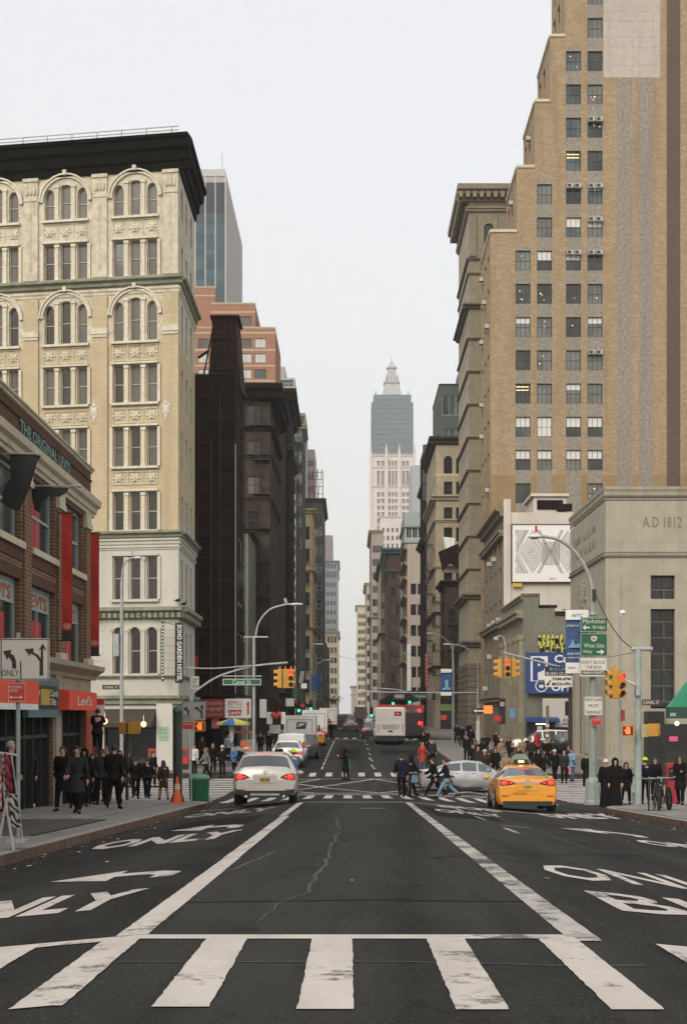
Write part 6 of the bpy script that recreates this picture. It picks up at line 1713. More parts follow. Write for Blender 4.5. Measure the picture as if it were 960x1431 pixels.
def rbox(b, x0, y0, z0, x1, y1, z1, r=.08, m=0): b.prism([(x, y0, z) for x, z in rrect(x0, z0, x1, z1, r)], (0, y1-y0, 0), m); return b
def truck(label, cat, loc, w, h, l, m, cab=True, name='box_truck', lights=True, emblem=None, group=None):
    rt = root(name, label, cat, loc, group)
    b = MB(); rbox(b, -w/2, -l/2, .75, w/2, l/2-1.6, h); part(rt, 'cargo_box', b, m)
    b = MB(); rbox(b, -w/2+.08, l/2-1.6, .5, w/2-.08, l/2, h*.78); part(rt, 'cab', b, m)
    b = MB(); b.box(-w/2+.1, -l/2+.1, .4, w/2-.1, l/2-.2, .78); b.box(-w/2+.05, -l/2-.15, .45, w/2-.05, -l/2, .6); part(rt, 'chassis', b, M_DARK)
    y = -l/2
    b = MB()
    for q in ((-w/2+.22, 1.0, -w/2+.27, h-.3), (w/2-.27, 1.0, w/2-.22, h-.3), (-w/2+.22, h-.35, w/2-.22, h-.3), (-w/2+.22, .98, w/2-.22, 1.02), (-.012, 1.02, .012, h-.35)): b.box(q[0], y-.03, q[1], q[2], y, q[3])
    part(rt, 'rear_door_frame', b, M_GREY)
    b = MB(); b.box(-w/2, y-.012, 1.12, w/2, y-.002, 1.17); part(rt, 'red_stripe', b, M_RED)
    for s in (-1, 1):
        b = MB(); b.box(s*(w/2-.2)-.1, y-.04, .80, s*(w/2-.2)+.1, y, .93); part(rt, 'tail_lamp', b, E_RED2 if lights and s > 0 else M_SIGNR)
        b = MB(); b.box(s*(w/2+.12)-.08, l/2-1.0, 1.5, s*(w/2+.12)+.08, l/2-.95, 2.0); b.box(s*(w/2-.05), l/2-1, 1.6, s*(w/2+.1), l/2-.96, 1.64); part(rt, 'door_mirror', b, M_BLACK)
        for a in (-l/2+1.1, l/2-1.0): wheel(rt, s*(w/2-.2), a, .42, .3)
    b = MB()
    for i in range(5): b.box(-.5+i*.25-.03, y-.03, h-.14, -.5+i*.25+.03, y, h-.09)
    part(rt, 'marker_lamps', b, M_SIGNR)['kind'] = 'stuff'
    if emblem:
        b = MB(); b.prism([(-.30, y-.035, 1.75), (.42, y-.035, 1.75), (.52, y-.035, 2.25), (-.20, y-.035, 2.25)], (0, .01, 0)); part(rt, 'emblem', b, mat('navy_mark', (.02, .03, .08), .5))
        b = MB(); b.prism([(-.22, y-.04, 1.88), (.2, y-.04, 1.98), (.44, y-.04, 2.14), (.0, y-.04, 2.18), (-.08, y-.04, 2.05)], (0, .004, 0)); part(rt, 'emblem_swoosh', b, M_SIGNW)
    return rt
truck('white mail delivery truck with navy emblem on its rear doors in the left lane', 'mail truck', at(421, 109), 2.35, 2.75, 6.4, P_WHITE, emblem=True, group='cars queuing down the left lane')
truck('second white box truck ahead of the mail truck in the left lane', 'truck', at(441, 139), 2.35, 2.85, 6.5, P_WHITE, group='cars queuing down the left lane')
truck('blue-white truck far along the left kerb above the box trucks', 'truck', at(459, 190), 2.3, 2.9, 6, P_WHITE, group='cars queuing down the left lane')
truck('pale grey truck in the far right lane beyond the white bus', 'truck', at(504, 290), 2.5, 3.1, 7, mat('grey_truck', (.3, .3, .29), .5))
def bus(label, loc, m, w=2.55, h=3.15, l=11, route='M6', skirt=M_BLACK, kind=0):
    rt = root('city_bus', label, 'bus', loc)
    b = MB(); y = -l/2
    P = rrect(-w/2, .55, w/2, h, .22, 5)
    b.prism([(x, y+.12, z) for x, z in P], (0, l-.12, 0)); 
    n = len(P); Q = [(x*.94, y, .62+(z-.55)*.93) for x, z in P]
    for i in range(n): j = (i+1) % n; b.poly([Q[i], Q[j], (P[j][0], y+.12, P[j][1]), (P[i][0], y+.12, P[i][1])])
    b.poly(Q); part(rt, 'body', b, m, smooth=False)
    b = MB(); b.box(-w/2+.05, y-.06, .30, w/2-.05, l/2, .75); part(rt, 'bumper', b, skirt)
    for s in (-1, 1):
        b = MB(); b.box(s*w/2-.01, y+1.2, 1.35, s*w/2+.01, l/2-.5, 2.45); part(rt, 'side_window', b, G_CAR)
        for k in range(3):
            b = MB(); b.box(s*(w/2-.22)-.05, y-.02, 1.1+k*.22, s*(w/2-.22)+.05, y+.02, 1.24+k*.22); part(rt, 'tail_lamp', b, E_RED2 if kind else (M_SIGNR if k != 1 else mat('amber_lens', (.5, .2, .02), .4)))
        for a in (y+2.6, l/2-2.2): wheel(rt, s*(w/2-.2), a, .48, .3)
    if kind == 0:
        b = MB(); b.box(.34, y-.02, 2.42, .92, y+.0, 2.78); part(rt, 'route_display', b, M_BLACK)
        t = lettering(route, .48, 2.5, .78, 2.7, y-.022); part(rt, 'lettering', t, E_RED2)
        b = MB()
        for k in range(6): b.box(-.75, y-.015, 1.42+k*.05, .75, y, 1.44+k*.05)
        part(rt, 'engine_grille', b, M_GREY)['kind'] = 'stuff'
        b = MB()
        for q in ((-.95, 1.35, .95, 1.37), (-.95, 2.2, .95, 2.215), (-.95, 1.36, -.935, 2.2), (.935, 1.36, .95, 2.2)): b.box(q[0], y-.012, q[1], q[2], y, q[3])
        part(rt, 'hatch_seam', b, M_GREY)
        b = MB(); b.box(-.2, y-.03, 1.05, .2, y-.0, 1.17); part(rt, 'number_plate', b, M_DARK)
        t = lettering('New York City Bus', -.55, 1.26, .55, 1.34, y-.01); part(rt, 'lettering', t, M_DARK)
    else:
        b = MB(); b.box(-w/2+.12, y-.02, h-.55, w/2-.12, y, h-.15); part(rt, 'rear_window', b, G_CAR)
        b = MB(); b.box(-w/2+.02, y-.03, h-.12, w/2-.02, y+.01, h+.22); part(rt, 'roof_lamp_bar', b, mat('red_lens_bar', (.55, .05, .04), .4))
        for s in (-1, 1): b = MB(); b.ell((s*.75, y-.03, h-.35), .20, .05, .20, 12, 8); part(rt, 'brake_lamp', b, E_RED2, smooth=True)
        b = MB(); b.ell((.8, y-.03, 1.5), .22, .05, .22, 12, 8); part(rt, 'brake_lamp', b, E_RED2, smooth=True)
    return rt
bus('white city bus seen from behind in the right lane beyond the junction', at(543, 127), mat('bus_white', (.74, .68, .65), .5, var=.05, coat=.3))
bus('red-roofed bus with a bar of red lamps rising behind the white bus', at(541, 158), mat('bus_red', (.10, .012, .012), .5), h=3.1, kind=2)
bus('dark coach with round red brake lamps right of the white bus', at(572, 148), mat('coach_maroon', (.02, .013, .018), .5), h=3.1, kind=1)
# motorcycle at the right frame edge
mc = root('motorcycle', 'black parked motorcycle cut off by the right edge of the picture', 'motorcycle', (6.42, 25.6, gz(6.4, 25.6)), rz=R(-8))
for y in (0, -1.35): wheel(mc, .001, y, .33, .14, M_CHROME)
b = MB(); b.tube([(0, -1.35, .4), (0, -.9, .75), (0, -.35, .7), (0, -.1, .9)], [.12, .16, .18, .1], 8); b.ell((0, -.4, .88), .16, .3, .14, 10, 6); part(mc, 'frame', b, P_BLACK, smooth=True)
b = MB(); b.box(-.13, -1.2, .82, .13, -.65, .92); part(mc, 'seat', b, M_RUBBER)
b = MB(); b.tube([(-.07, 0, .33), (-.08, -.2, 1.0)], .025, 6); b.tube([(.07, 0, .33), (.08, -.2, 1.0)], .025, 6); part(mc, 'fork', b, M_CHROME)
b = MB(); b.tube([(-.36, -.32, 1.12), (-.1, -.2, 1.02), (.1, -.2, 1.02), (.36, -.32, 1.12)], .018, 6); part(mc, 'handlebar', b, M_CHROME)
b = MB(); b.box(-.05, -1.72, .72, .05, -1.66, .78); part(mc, 'tail_lamp', b, E_RED)
def bicycle(label, loc, rz, group=None, m=M_BLACK):
    rt = root('bicycle', label, 'bicycle', loc, group, rz)   # heading local +y
    for y in (.52, -.52):
        b = MB(); b.lathe((0, 0, 0), [(.335, -.018), (.35, 0), (.335, .018), (.318, .012), (.318, -.012), (.335, -.018)], 24, ax='x')
        o = obj('wheel', b.mesh('wheel', M_RUBBER), rt, (0, y, .35))
        b = MB()
        for k in range(12): a = k*math.pi/6; b.tube([(0, 0, 0), (0, math.cos(a)*.32, math.sin(a)*.32)], .003, 3)
        obj('spokes', b.mesh('spokes', M_GREY), o)['kind'] = 'stuff'
    b = MB()
    A, B_, S, H_ = (0, -.52, .35), (0, -.05, .29), (0, -.20, .82), (0, .34, .80)
    for p, q in ((A, B_), (B_, S), (A, S), (S, H_), (B_, (0, .37, .68))): b.tube([p, q], .016, 6)
    part(rt, 'frame', b, m)
    b = MB(); b.tube([(0, .52, .35), (0, .40, .66), (0, .33, .92)], .014, 6); part(rt, 'fork', b, m)
    b = MB(); b.tube([(-.27, .22, .98), (-.12, .35, .96), (.12, .35, .96), (.27, .22, .98)], .013, 6); part(rt, 'handlebar', b, M_CHROME)
    b = MB(); b.prism([(-.07, -.34, .90), (.07, -.34, .90), (.02, -.06, .90), (-.02, -.06, .90)], (0, 0, .04)); b.tube([(0, -.2, .8), (0, -.21, .9)], .012, 5); part(rt, 'saddle', b, M_RUBBER)
    b = MB(); b.lathe((.04, -.05, .29), [(.09, -.004), (.09, .004)], 12, ax='x'); b.box(.05, -.06, .12, .07, -.04, .29); b.box(.03, -.09, .10, .12, -.01, .12); b.box(-.12, -.09, .45, -.03, -.01, .47); b.box(-.07, -.06, .29, -.05, -.04, .46); part(rt, 'crank', b, M_GREY)
    return rt
for i, (x, lab) in enumerate(((906, 'bicycle with silver handlebar leftmost at the right kerb rack'), (917, 'black bicycle in the middle of the right kerb rack'), (928, 'black bicycle nearest the red newspaper box'))):
    bicycle(lab, (wx(x, 41.8+i*.3), 41.8+i*.3, sz(9, 41.8)), R(168+i*7), 'bicycles locked on the right pavement')

# ------------------------------------------------------------------ people
def skin_mb(V, E, Rr, sub=1):
    me = bpy.data.meshes.new('s'); me.from_pydata(V, E, [])
    o = bpy.data.objects.new('s', me); COL.objects.link(o)
    o.modifiers.new('k', 'SKIN')
    if not me.skin_vertices: bpy.context.view_layer.objects.active = o
    for i, sv in enumerate(me.skin_vertices[0].data): sv.radius = Rr[i] if hasattr(Rr[i], '__len__') else (Rr[i], Rr[i]); sv.use_root = (i == 0)
    s = o.modifiers.new('u', 'SUBSURF'); s.levels = sub; s.render_levels = sub
    dg = bpy.context.evaluated_depsgraph_get(); em = bpy.data.meshes.new_from_object(o.evaluated_get(dg))
    b = MB(); b.v = [tuple(v.co) for v in em.vertices]; b.f = [tuple(p.vertices) for p in em.polygons]; b.m = [0]*len(b.f)
    bpy.data.objects.remove(o); bpy.data.meshes.remove(me); bpy.data.meshes.remove(em); return b
POSE = {  # legL(thigh, knee), legR, armL(swing, elbow), armR, lean, out
    'walk': ((26, 8), (-20, 14), (-22, 18), (24, 30), 4, .14),
    'walk2': ((-16, 30), (20, 6), (20, 30), (-18, 14), 4, .14),
    'stride': ((34, 10), (-28, 22), (-26, 30), (26, 40), 6, .14),
    'stand': ((3, 4), (-3, 4), (4, 14), (2, 12), 0, .12),
    'pocket': ((4, 6), (-4, 8), (-12, 62), (-10, 60), 2, .26),
    'phone': ((5, 6), (-5, 6), (14, 112), (6, 20), 5, .1),
    'hold': ((10, 8), (-10, 10), (18, 80), (16, 84), 4, .1),
    'climb': ((34, 60), (-4, 8), (50, 70), (60, 60), 6, .1),
    'ride': ((62, 78), (22, 40), (52, 26), (52, 26), 28, .12)}
_PC = {}
def joints(p):
    L_, Rt, aL, aR, lean, out = POSE[p]
    ln = R(lean); J = {}
    def up(h): return Vector((0, math.sin(ln)*(h-.93), .93+math.cos(ln)*(h-.93)))
    J['pel'] = Vector((0, 0, .95)); J['spi'] = up(1.14); J['che'] = up(1.34); J['nec'] = up(1.47); J['h0'] = up(1.555)+Vector((0, .015, 0)); J['h1'] = up(1.635)+Vector((0, .02, 0)); J['h2'] = up(1.705)+Vector((0, .01, 0))
    for s, n, (a, k), (sw, el) in ((-1, 'L', L_, aL), (1, 'R', Rt, aR)):
        h = Vector((s*.095, 0, .90)); a_ = R(a); kn = h+Vector((s*.01, math.sin(a_)*.42, -math.cos(a_)*.42)); b_ = R(a-k); an = kn+Vector((0, math.sin(b_)*.41, -math.cos(b_)*.41))
        J['hip'+n] = h; J['kne'+n] = kn; J['ank'+n] = an; f_ = R(-20 if a < -10 else 0); J['toe'+n] = an+Vector((s*.02, .15*math.cos(f_), -.045+.15*math.sin(f_)))
        sh = up(1.42)+Vector((s*.175, 0, 0)); c_ = R(sw)+ln*.3; e = sh+Vector((s*out*.29, math.sin(c_)*.28, -math.cos(c_)*.28)); g_ = R(sw+el); w = e+Vector((-s*out*.25 if el > 50 else s*.01, math.sin(g_)*.25, -math.cos(g_)*.25))
        J['sho'+n] = sh; J['elb'+n] = e; J['wri'+n] = w; J['dir'+n] = (w-e).normalized()
    low = min(J['ankL'].z, J['ankR'].z)-.075
    for k in J:
        if not k.startswith('dir'): J[k] = J[k]-Vector((0, 0, low))
    return J
def hand_mb(J, n):
    s = -1 if n == 'L' else 1
    w, dr = J['wri'+n], J['dir'+n]; b = MB()
    side = Vector((0, 1, 0)) if abs(dr.y) < .7 else Vector((0, .2, 1)); side = (side-dr*side.dot(dr)).normalized(); th = dr.cross(side).normalized()
    pal = w+dr*.045
    b.tube([w-dr*.01, w+dr*.03, w+dr*.085], [.026, .040, .036], 6)
    for k, (o_, l) in enumerate(((-.030, .062), (-.010, .074), (.010, .070), (.028, .052))):
        p = w+dr*.08+side*o_; q = p+dr*l*.55; r = q+dr*l*.40-th*s*.018; b.tube([p, q, r], [.0095, .009, .007], 5)
    p = w+dr*.035+side*.034; b.tube([p, p+side*.022+dr*.028, p+side*.026+dr*.058], [.012, .010, .008], 5)
    return b
def body_parts(p):
    if p in _PC: return _PC[p]
    J = joints(p)
    names = ['pel', 'spi', 'che', 'nec', 'h0', 'h1', 'h2', 'shoL', 'elbL', 'wriL', 'shoR', 'elbR', 'wriR', 'hipL', 'kneL', 'ankL', 'toeL', 'hipR', 'kneR', 'ankR', 'toeR']
    ix = {n: i for i, n in enumerate(names)}
    E = [('pel', 'spi'), ('spi', 'che'), ('che', 'nec'), ('nec', 'h0'), ('h0', 'h1'), ('h1', 'h2')]
    for n in 'LR': E += [('che', 'sho'+n), ('sho'+n, 'elb'+n), ('elb'+n, 'wri'+n), ('pel', 'hip'+n), ('hip'+n, 'kne'+n), ('kne'+n, 'ank'+n), ('ank'+n, 'toe'+n)]
    Rr = {'pel': (.13, .10), 'spi': (.125, .09), 'che': (.15, .10), 'nec': .052, 'h0': (.060, .070), 'h1': (.078, .095), 'h2': (.060, .070), 'sho': .062, 'elb': .040, 'wri': .027, 'hip': .085, 'kne': .055, 'ank': .038, 'toe': .030}
    b = skin_mb([tuple(J[n]) for n in names], [(ix[a], ix[c]) for a, c in E], [Rr.get(n, Rr.get(n[:3])) for n in names])
    for n in 'LR': b.add(hand_mb(J, n))
    h = J['h1']
    b.ell(h+Vector((0, .105, -.015)), .013, .02, .022, 6, 4)      # nose
    for s in (-1, 1): b.ell(h+Vector((s*.082, 0, -.01)), .012, .02, .032, 6, 4)
    nb = len(b.f)
    for s in (-1, 1): b.ell(h+Vector((s*.032, .092, .012)), .013, .008, .008, 6, 4, 1)
    b.ell(h+Vector((0, .090, -.052)), .024, .008, .007, 6, 3, 2)
    res = {'J': J, 'body': b}
    # trousers
    nm = ['pel', 'hipL', 'kneL', 'ankL', 'hipR', 'kneR', 'ankR']; ii = {n: i for i, n in enumerate(nm)}
    rr_ = {'pel': (.155, .12), 'hip': .108, 'kne': .078, 'ank': .066}
    t = skin_mb([tuple(J[n]-(Vector((0, 0, .0)) if n[:3] != 'ank' else Vector((0, 0, -.02)))) for n in nm], [(ii[a], ii[c]) for a, c in (('pel', 'hipL'), ('hipL', 'kneL'), ('kneL', 'ankL'), ('pel', 'hipR'), ('hipR', 'kneR'), ('kneR', 'ankR'))], [rr_[n[:3]] for n in nm])
    res['trousers'] = t
    nm = ['pel', 'spi', 'che', 'nec', 'shoL', 'elbL', 'wriL', 'shoR', 'elbR', 'wriR']; ii = {n: i for i, n in enumerate(nm)}
    for key, f in (('jacket', 1.), ('padded', 1.18)):
        rr_ = {'pel': (.165*f, .135*f), 'spi': (.162*f, .13*f), 'che': (.185*f, .135*f), 'nec': .072, 'sho': .090*f, 'elb': .068*f, 'wri': .050*f}
        res[key] = skin_mb([tuple(J[n]) for n in nm], [(ii[a], ii[c]) for a, c in (('pel', 'spi'), ('spi', 'che'), ('che', 'nec'), ('che', 'shoL'), ('shoL', 'elbL'), ('elbL', 'wriL'), ('che', 'shoR'), ('shoR', 'elbR'), ('elbR', 'wriR'))], [rr_.get(n, rr_.get(n[:3])) for n in nm])
    for n in 'LR':
        a, t_ = J['ank'+n], J['toe'+n]; dv = (t_-a); dv.z = 0; dv.normalize(); b = MB()
        b.tube([a-dv*.07+Vector((0, 0, -.02)), a-dv*.02, a+dv*.06-Vector((0, 0, .02)), t_+dv*.05-Vector((0, 0, -.0))], [.036, .05, .046, .032], 7)
        z0 = min(a.z-.075, t_.z-.03)
        b.v = [(x, y, max(z, z0)) for x, y, z in b.v]; res['shoe'+n] = b
    _PC[p] = res; return res
def skirt_mb(J, z1, flare):
    b = MB(); p = J['pel']; n = 12; zt = p.z+.12; k = 6
    ya = (J['kneL'].y+J['kneR'].y)/2
    for i in range(k+1):
        t = i/k; z = zt+(z1-zt)*t; rx = .165+flare*t*.5; ry = .135+flare*t+abs(J['kneL'].y-J['kneR'].y)*.42*t
        for j in range(n):
            w = 2*math.pi*j/n; q = 1+.05*math.sin(3*w)*t; b.v.append((p.x+rx*q*math.cos(w), p.y+ya*t*.6+ry*q*math.sin(w), z))
    for i in range(k):
        for j in range(n): q = (j+1) % n; b.f.append((i*n+j, i*n+q, (i+1)*n+q, (i+1)*n+j)); b.m.append(0)
    b.f.append(tuple(k*n+j for j in range(n))); b.m.append(0)
    return b
SKIN = [mat('skin_light', (.48, .27, .19), .6, var=.06), mat('skin_tan', (.33, .18, .11), .6, var=.06), mat('skin_brown', (.14, .07, .045), .6, var=.06)]
EYE = mat('eye_dark', (.02, .015, .015), .3); LIP = mat('lip', (.30, .11, .09), .5)
CLO = {k: mat('cloth_'+k, c, .95, var=.3, scale=6, bump=.1, spec=.12) for k, c in dict(black=(.010, .009, .009), charcoal=(.030, .029, .032), navy=(.012, .014, .028), brown=(.045, .026, .018), grey=(.16, .16, .155), white=(.55, .53, .5),
    red=(.45, .04, .03), blue=(.05, .13, .30), denim=(.07, .12, .20), lightblue=(.16, .30, .38), tan=(.30, .20, .11), yellow=(.55, .60, .02), teal=(.10, .45, .45), olive=(.05, .05, .03), paleblue=(.28, .34, .38), lime=(.50, .75, .03), pink=(.5, .15, .18)).items()}
HAIR = {k: mat('hair_'+k, c, .6, var=.25, scale=30) for k, c in dict(dark=(.014, .010, .009), brown=(.05, .028, .018), grey=(.32, .31, .29), white=(.5, .49, .46), blond=(.3, .2, .09)).items()}
_PM = {}
def pmesh(pose, key, f):
    k = (pose, key)
    if k not in _PM: _PM[k] = f()
    return _PM[k]
def omat(o, m):
    o.material_slots[0].link = 'OBJECT'; o.material_slots[0].material = m; return o
def surf(x, y):
    if y < 53 and x < eL(y): return sz(x, y)
    if 81 <= y < 134 and x < eL2(y): return sz(x, y)
    if y < 50 and x > eR(y): return sz(x, y)
    if 81 <= y < 134 and x > eR2(y): return sz(x, y)
    return gz(x, y)
def person(label, loc, rz, H=1.74, pose='walk', coat='jacket', cc='black', tc='black', hair='dark', hat=None, skin=0, hem=None, shoes='black', group=None):
    P = body_parts(pose); s = H/1.75
    rt = root('person', label, 'person', loc, group, R(rz)); rt.scale = (s, s, s)
    me = pmesh(pose, 'body', lambda: P['body'].mesh('body', [SKIN[0], EYE, LIP], True, 70))
    omat(obj('body', me, rt), SKIN[skin])
    me = pmesh(pose, 'trousers', lambda: P['trousers'].mesh('trousers', CLO['black'], True, 70)); omat(obj('trousers', me, rt), CLO[tc])
    ck = 'padded' if coat in ('padded', 'robe') else 'jacket'
    hm_ = {'jacket': .86, 'padded': .80, 'coat': .55, 'robe': .06, 'long': .40}[coat] if hem is None else hem
    def mk():
        b = MB(); b.add(P[ck]); 
        if hm_ < .9: b.add(skirt_mb(P['J'], hm_, .06 if coat != 'robe' else .13))
        b.v = [(x+.010*math.sin(z*41+y*23), y+.012*math.sin(z*33+x*29), z) for x, y, z in b.v]
        return b.mesh('coat', CLO['black'], True, 70)
    omat(obj('coat', pmesh(pose, ck+str(hm_)+coat, mk), rt), CLO[cc])
    h = P['J']['h1']
    def hr():
        b = MB(); b.ell(h+Vector((0, -.018, .022)), .087, .104, .101, 12, 8, 0, .34, 1.); b.v = [(x, y if z > h.z+.05 else min(y, h.y+.035), z) for x, y, z in b.v]; return b.mesh('hair', CLO['black'], True, 80)
    def longh():
        b = MB(); b.ell(h+Vector((0, -.02, .02)), .10, .118, .112, 12, 8, 0, .3, 1.); b.ell(h+Vector((0, -.06, -.10)), .115, .07, .17, 10, 6); b.v = [(x, min(y, h.y+.03) if z < h.z+.05 else y, z) for x, y, z in b.v]; return b.mesh('hair', CLO['black'], True, 80)
    def hood():
        b = MB(); b.ell(h+Vector((0, -.03, .005)), .128, .142, .15, 12, 8); b.ell(h+Vector((0, -.03, -.14)), .15, .13, .09, 10, 5); b.v = [(x, min(y, h.y+.05), z) for x, y, z in b.v]; return b.mesh('hood', CLO['black'], True, 80)
    def beanie():
        b = MB(); b.ell(h+Vector((0, -.008, .03)), .105, .122, .125, 12, 7, 0, .52, 1.); b.lathe(h+Vector((0, -.008, .025)), [(.112, -.0), (.118, .02), (.112, .04)], 14); return b.mesh('hat', CLO['black'], True, 80)
    if hat and hat.startswith('hood'): omat(obj('hood', pmesh(pose, 'hood', hood), rt), CLO[hat.split(':')[1] if ':' in hat else cc])
    else:
        if hair == 'bald': pass
        elif hair.startswith('long'): omat(obj('hair', pmesh(pose, 'long', longh), rt), HAIR[hair.split(':')[1] if ':' in hair else 'dark'])
        else: omat(obj('hair', pmesh(pose, 'hair', hr), rt), HAIR[hair])
        if hat: omat(obj('hat', pmesh(pose, 'hat', beanie), rt), CLO[hat])
    for n in 'LR': omat(obj('shoe', pmesh(pose, 'shoe'+n, lambda: P['shoe'+n].mesh('shoe', M_BLACK, True, 70)), rt), CLO[shoes])
    return rt
def P_(label, x, h, rz, dz=0, dx=0, **k):
    """person standing where the photo shows a figure h pixels tall at column x"""
    H = k.get('H', 1.74); d = H*F/h; X = wx(x, d)
    return person(label, (X, d, surf(X, d)+dz), rz, **k)
def bag(label, per, w=.28, h=.32, m='white', side=1, dz=.0, t=.12, cat='bag', name='shopping_bag'):
    s = per.scale.x; z = per.location.z+.48*s+dz; a = per.rotation_euler.z; pose_w = Vector((side*.30, .0, 0)) ; pose_w.rotate(Matrix.Rotation(a, 3, 'Z').to_euler())
    X, Y = per.location.x+pose_w.x, per.location.y+pose_w.y
    b = MB(); b.prism([(-w/2, -t/2, 0), (w/2, -t/2, 0), (w/2*.92, -t/2, h), (-w/2*.92, -t/2, h)], (0, t, 0)); b.tube([(-w*.25, 0, h), (-w*.15, 0, h+.12), (w*.15, 0, h+.12), (w*.25, 0, h)], .008, 4)
    o = obj(name, b.mesh(name, CLO[m]), None, (X, Y, z), a+R(90)); return tagit(o, label, cat)
# near left pavement
P_('older grey-haired man in a dark coat beside the scarf rack', 14, 110, -70, pose='pocket', coat='coat', hair='grey', tc='black')
q = P_('man in black jacket and white shoes standing near the shop door', 43, 85, 170, pose='stand', hair='grey', shoes='white', cc='charcoal')
bag('pale blue-grey bag carried in front of the dark shop door', q, .34, .40, 'paleblue', 1, .1)
P_('dark-coated man walking left of a pair on the left pavement', 89, 93, 175, pose='walk2', coat='coat', cc='black', group='walkers on the left pavement')
P_('dark-coated man walking in front of the pair on the left pavement', 109, 98, 178, pose='walk', coat='coat', cc='charcoal', group='walkers on the left pavement')
q = P_('woman with white scarf and pale bag on the left pavement', 130, 74, 180, H=1.64, pose='walk', coat='coat', cc='black', hair='long:dark', group='walkers on the left pavement')
bag('pale olive bag of the woman with the white scarf', q, .26, .3, 'tan', -1)
b = MB(); b.box(-.05, -.10, 0, .05, .0, .34); sc_ = obj('scarf', b.mesh('scarf', CLO['white']), None, (q.location.x, q.location.y-.1, q.location.z+1.05)); tagit(sc_, 'white scarf at the neck of the woman on the left pavement', 'scarf')
P_('broad man in a long black coat walking alone before the green pole', 160, 93, 0, pose='walk2', coat='padded', cc='black', H=1.80, group='walkers on the left pavement')
P_('grey-haired man half hidden behind the broad man in black', 149, 72, 180, pose='stand', hair='grey', cc='charcoal', group='walkers on the left pavement')
P_('dark figure behind the walking pair at the brick store corner', 99, 72, 180, pose='stand', cc='brown', hat='hood', group='walkers on the left pavement')
P_('man in dark clothes on the corner left of the woman in the brown coat', 206, 59, 0, pose='walk', cc='black', group='people waiting at the left corner')
P_('man in dark jacket at the left corner beside the yellow pedestrian signal', 190, 60, 10, pose='walk2', cc='black', group='people waiting at the left corner')
P_('woman in a knee length brown coat at the left corner', 229, 58, 20, H=1.64, pose='walk', coat='coat', cc='brown', tc='tan', hair='long:brown', group='people waiting at the left corner')
q = P_('dark figure beside the pair at the left corner', 180, 50, 160, pose='stand', cc='navy', group='people waiting at the left corner')
# across the street, left
for lab, x, h, rz, kw in (
    ('person in white top near the magenta shop front', 272, 44, 160, dict(cc='white', pose='stand')),
    ('person with grey hood behind the green litter bin', 289, 46, 120, dict(cc='grey', hat='hood:grey', pose='walk')),
    ('dark haired person between the grey hood and the white cap', 298, 43, 180, dict(cc='black', pose='stand')),
    ('person in black beside the food stall with a white cap', 311, 45, 170, dict(cc='black', hat='white', pose='stand')),
    ('shopper in brown next to the luggage sign', 283, 40, 180, dict(cc='brown', pose='stand', skin=1)),
    ('man in bright blue jacket beside the food cart', 328, 45, 150, dict(cc='blue', pose='hold')),
    ('dark figure right of the blue jacket by the food cart', 338, 45, 180, dict(cc='black', pose='stand')),
    ('person in dark olive at the back of the left crowd', 262, 38, 180, dict(cc='olive', pose='stand')),
    ('person in pale top under the yellow umbrella', 319, 38, 200, dict(cc='paleblue', pose='stand')),
    ('person with tan jacket near the newspaper boxes', 242, 40, 160, dict(cc='tan', tc='denim', pose='stand')),
    ('figure in navy by the newspaper boxes', 250, 41, 190, dict(cc='navy', pose='walk')),
    ('dark figure standing before the lit hotel shop', 172, 42, 180, dict(cc='black', pose='stand')),
    ('person in teal jacket before the hotel shop window', 221, 40, 180, dict(cc='lightblue', pose='stand')),
    ('man in dark coat by the red lanterns', 376, 36, 180, dict(cc='black', pose='stand', hat='white')),
    ('woman in dark coat by the red lanterns', 386, 34, 180, dict(cc='charcoal', pose='walk', hair='long:dark')),
    ('man in blue-black beside the white hatchback', 390, 44, 170, dict(cc='navy', pose='stand')),
    ('dark pedestrian near the dark loft shopfront', 364, 36, 180, dict(cc='black', pose='walk')),
    ('dark rider standing by the box truck', 463, 25, 0, dict(cc='black', pose='stand', hat='red'))):
    P_(lab, x, h, rz, group='shoppers on the far left pavement', **kw)
# in the roadway
q = P_('woman in black hooded coat crossing the road talking on a phone', 483, 45, 70, H=1.68, pose='phone', coat='coat', cc='black', hat='hood')
bag('bright teal bag of the woman crossing the road', q, .26, .40, 'teal', 1, .1)
q = P_('man in dark jacket with backpack walking his bicycle over the crosswalk', 561, 62.5, 5, H=1.76, pose='walk2', coat='padded', cc='navy', tc='black')
bicycle('bicycle pushed by the man on the crosswalk', (q.location.x+.34, q.location.y+.25, gz(2, q.location.y)), R(0))
q = P_('person walking behind the bicycle man on the crosswalk', 574, 58, -60, pose='walk', cc='black', hat='hood')
bag('light blue bag between the bicycle man and his companion', q, .24, .3, 'lightblue', 1, .1)
P_('pedestrian in black coat and lime collar striding over the crosswalk', 607, 59, 92, pose='stride', cc='black', tc='black', coat='padded', hair='dark')
P_('pedestrian in navy jacket and light blue jeans on the crosswalk', 624, 60, 88, pose='stride', cc='navy', tc='lightblue', hair='dark')
P_('woman in a long red coat waiting beyond the junction', 590, 40, 20, H=1.66, pose='stand', coat='coat', cc='red', tc='denim', hair='long:blond')
P_('dark figure behind the woman in red', 601, 38, 0, pose='walk', cc='black'); P_('taller dark figure by the right kerb past the woman in red', 604, 40, 180, pose='stand', cc='charcoal')
P_('dark pedestrian near the right bus stop', 591, 33, 0, pose='stand', cc='black'); P_('second dark pedestrian near the right bus stop', 596, 31, 0, pose='walk', cc='navy')
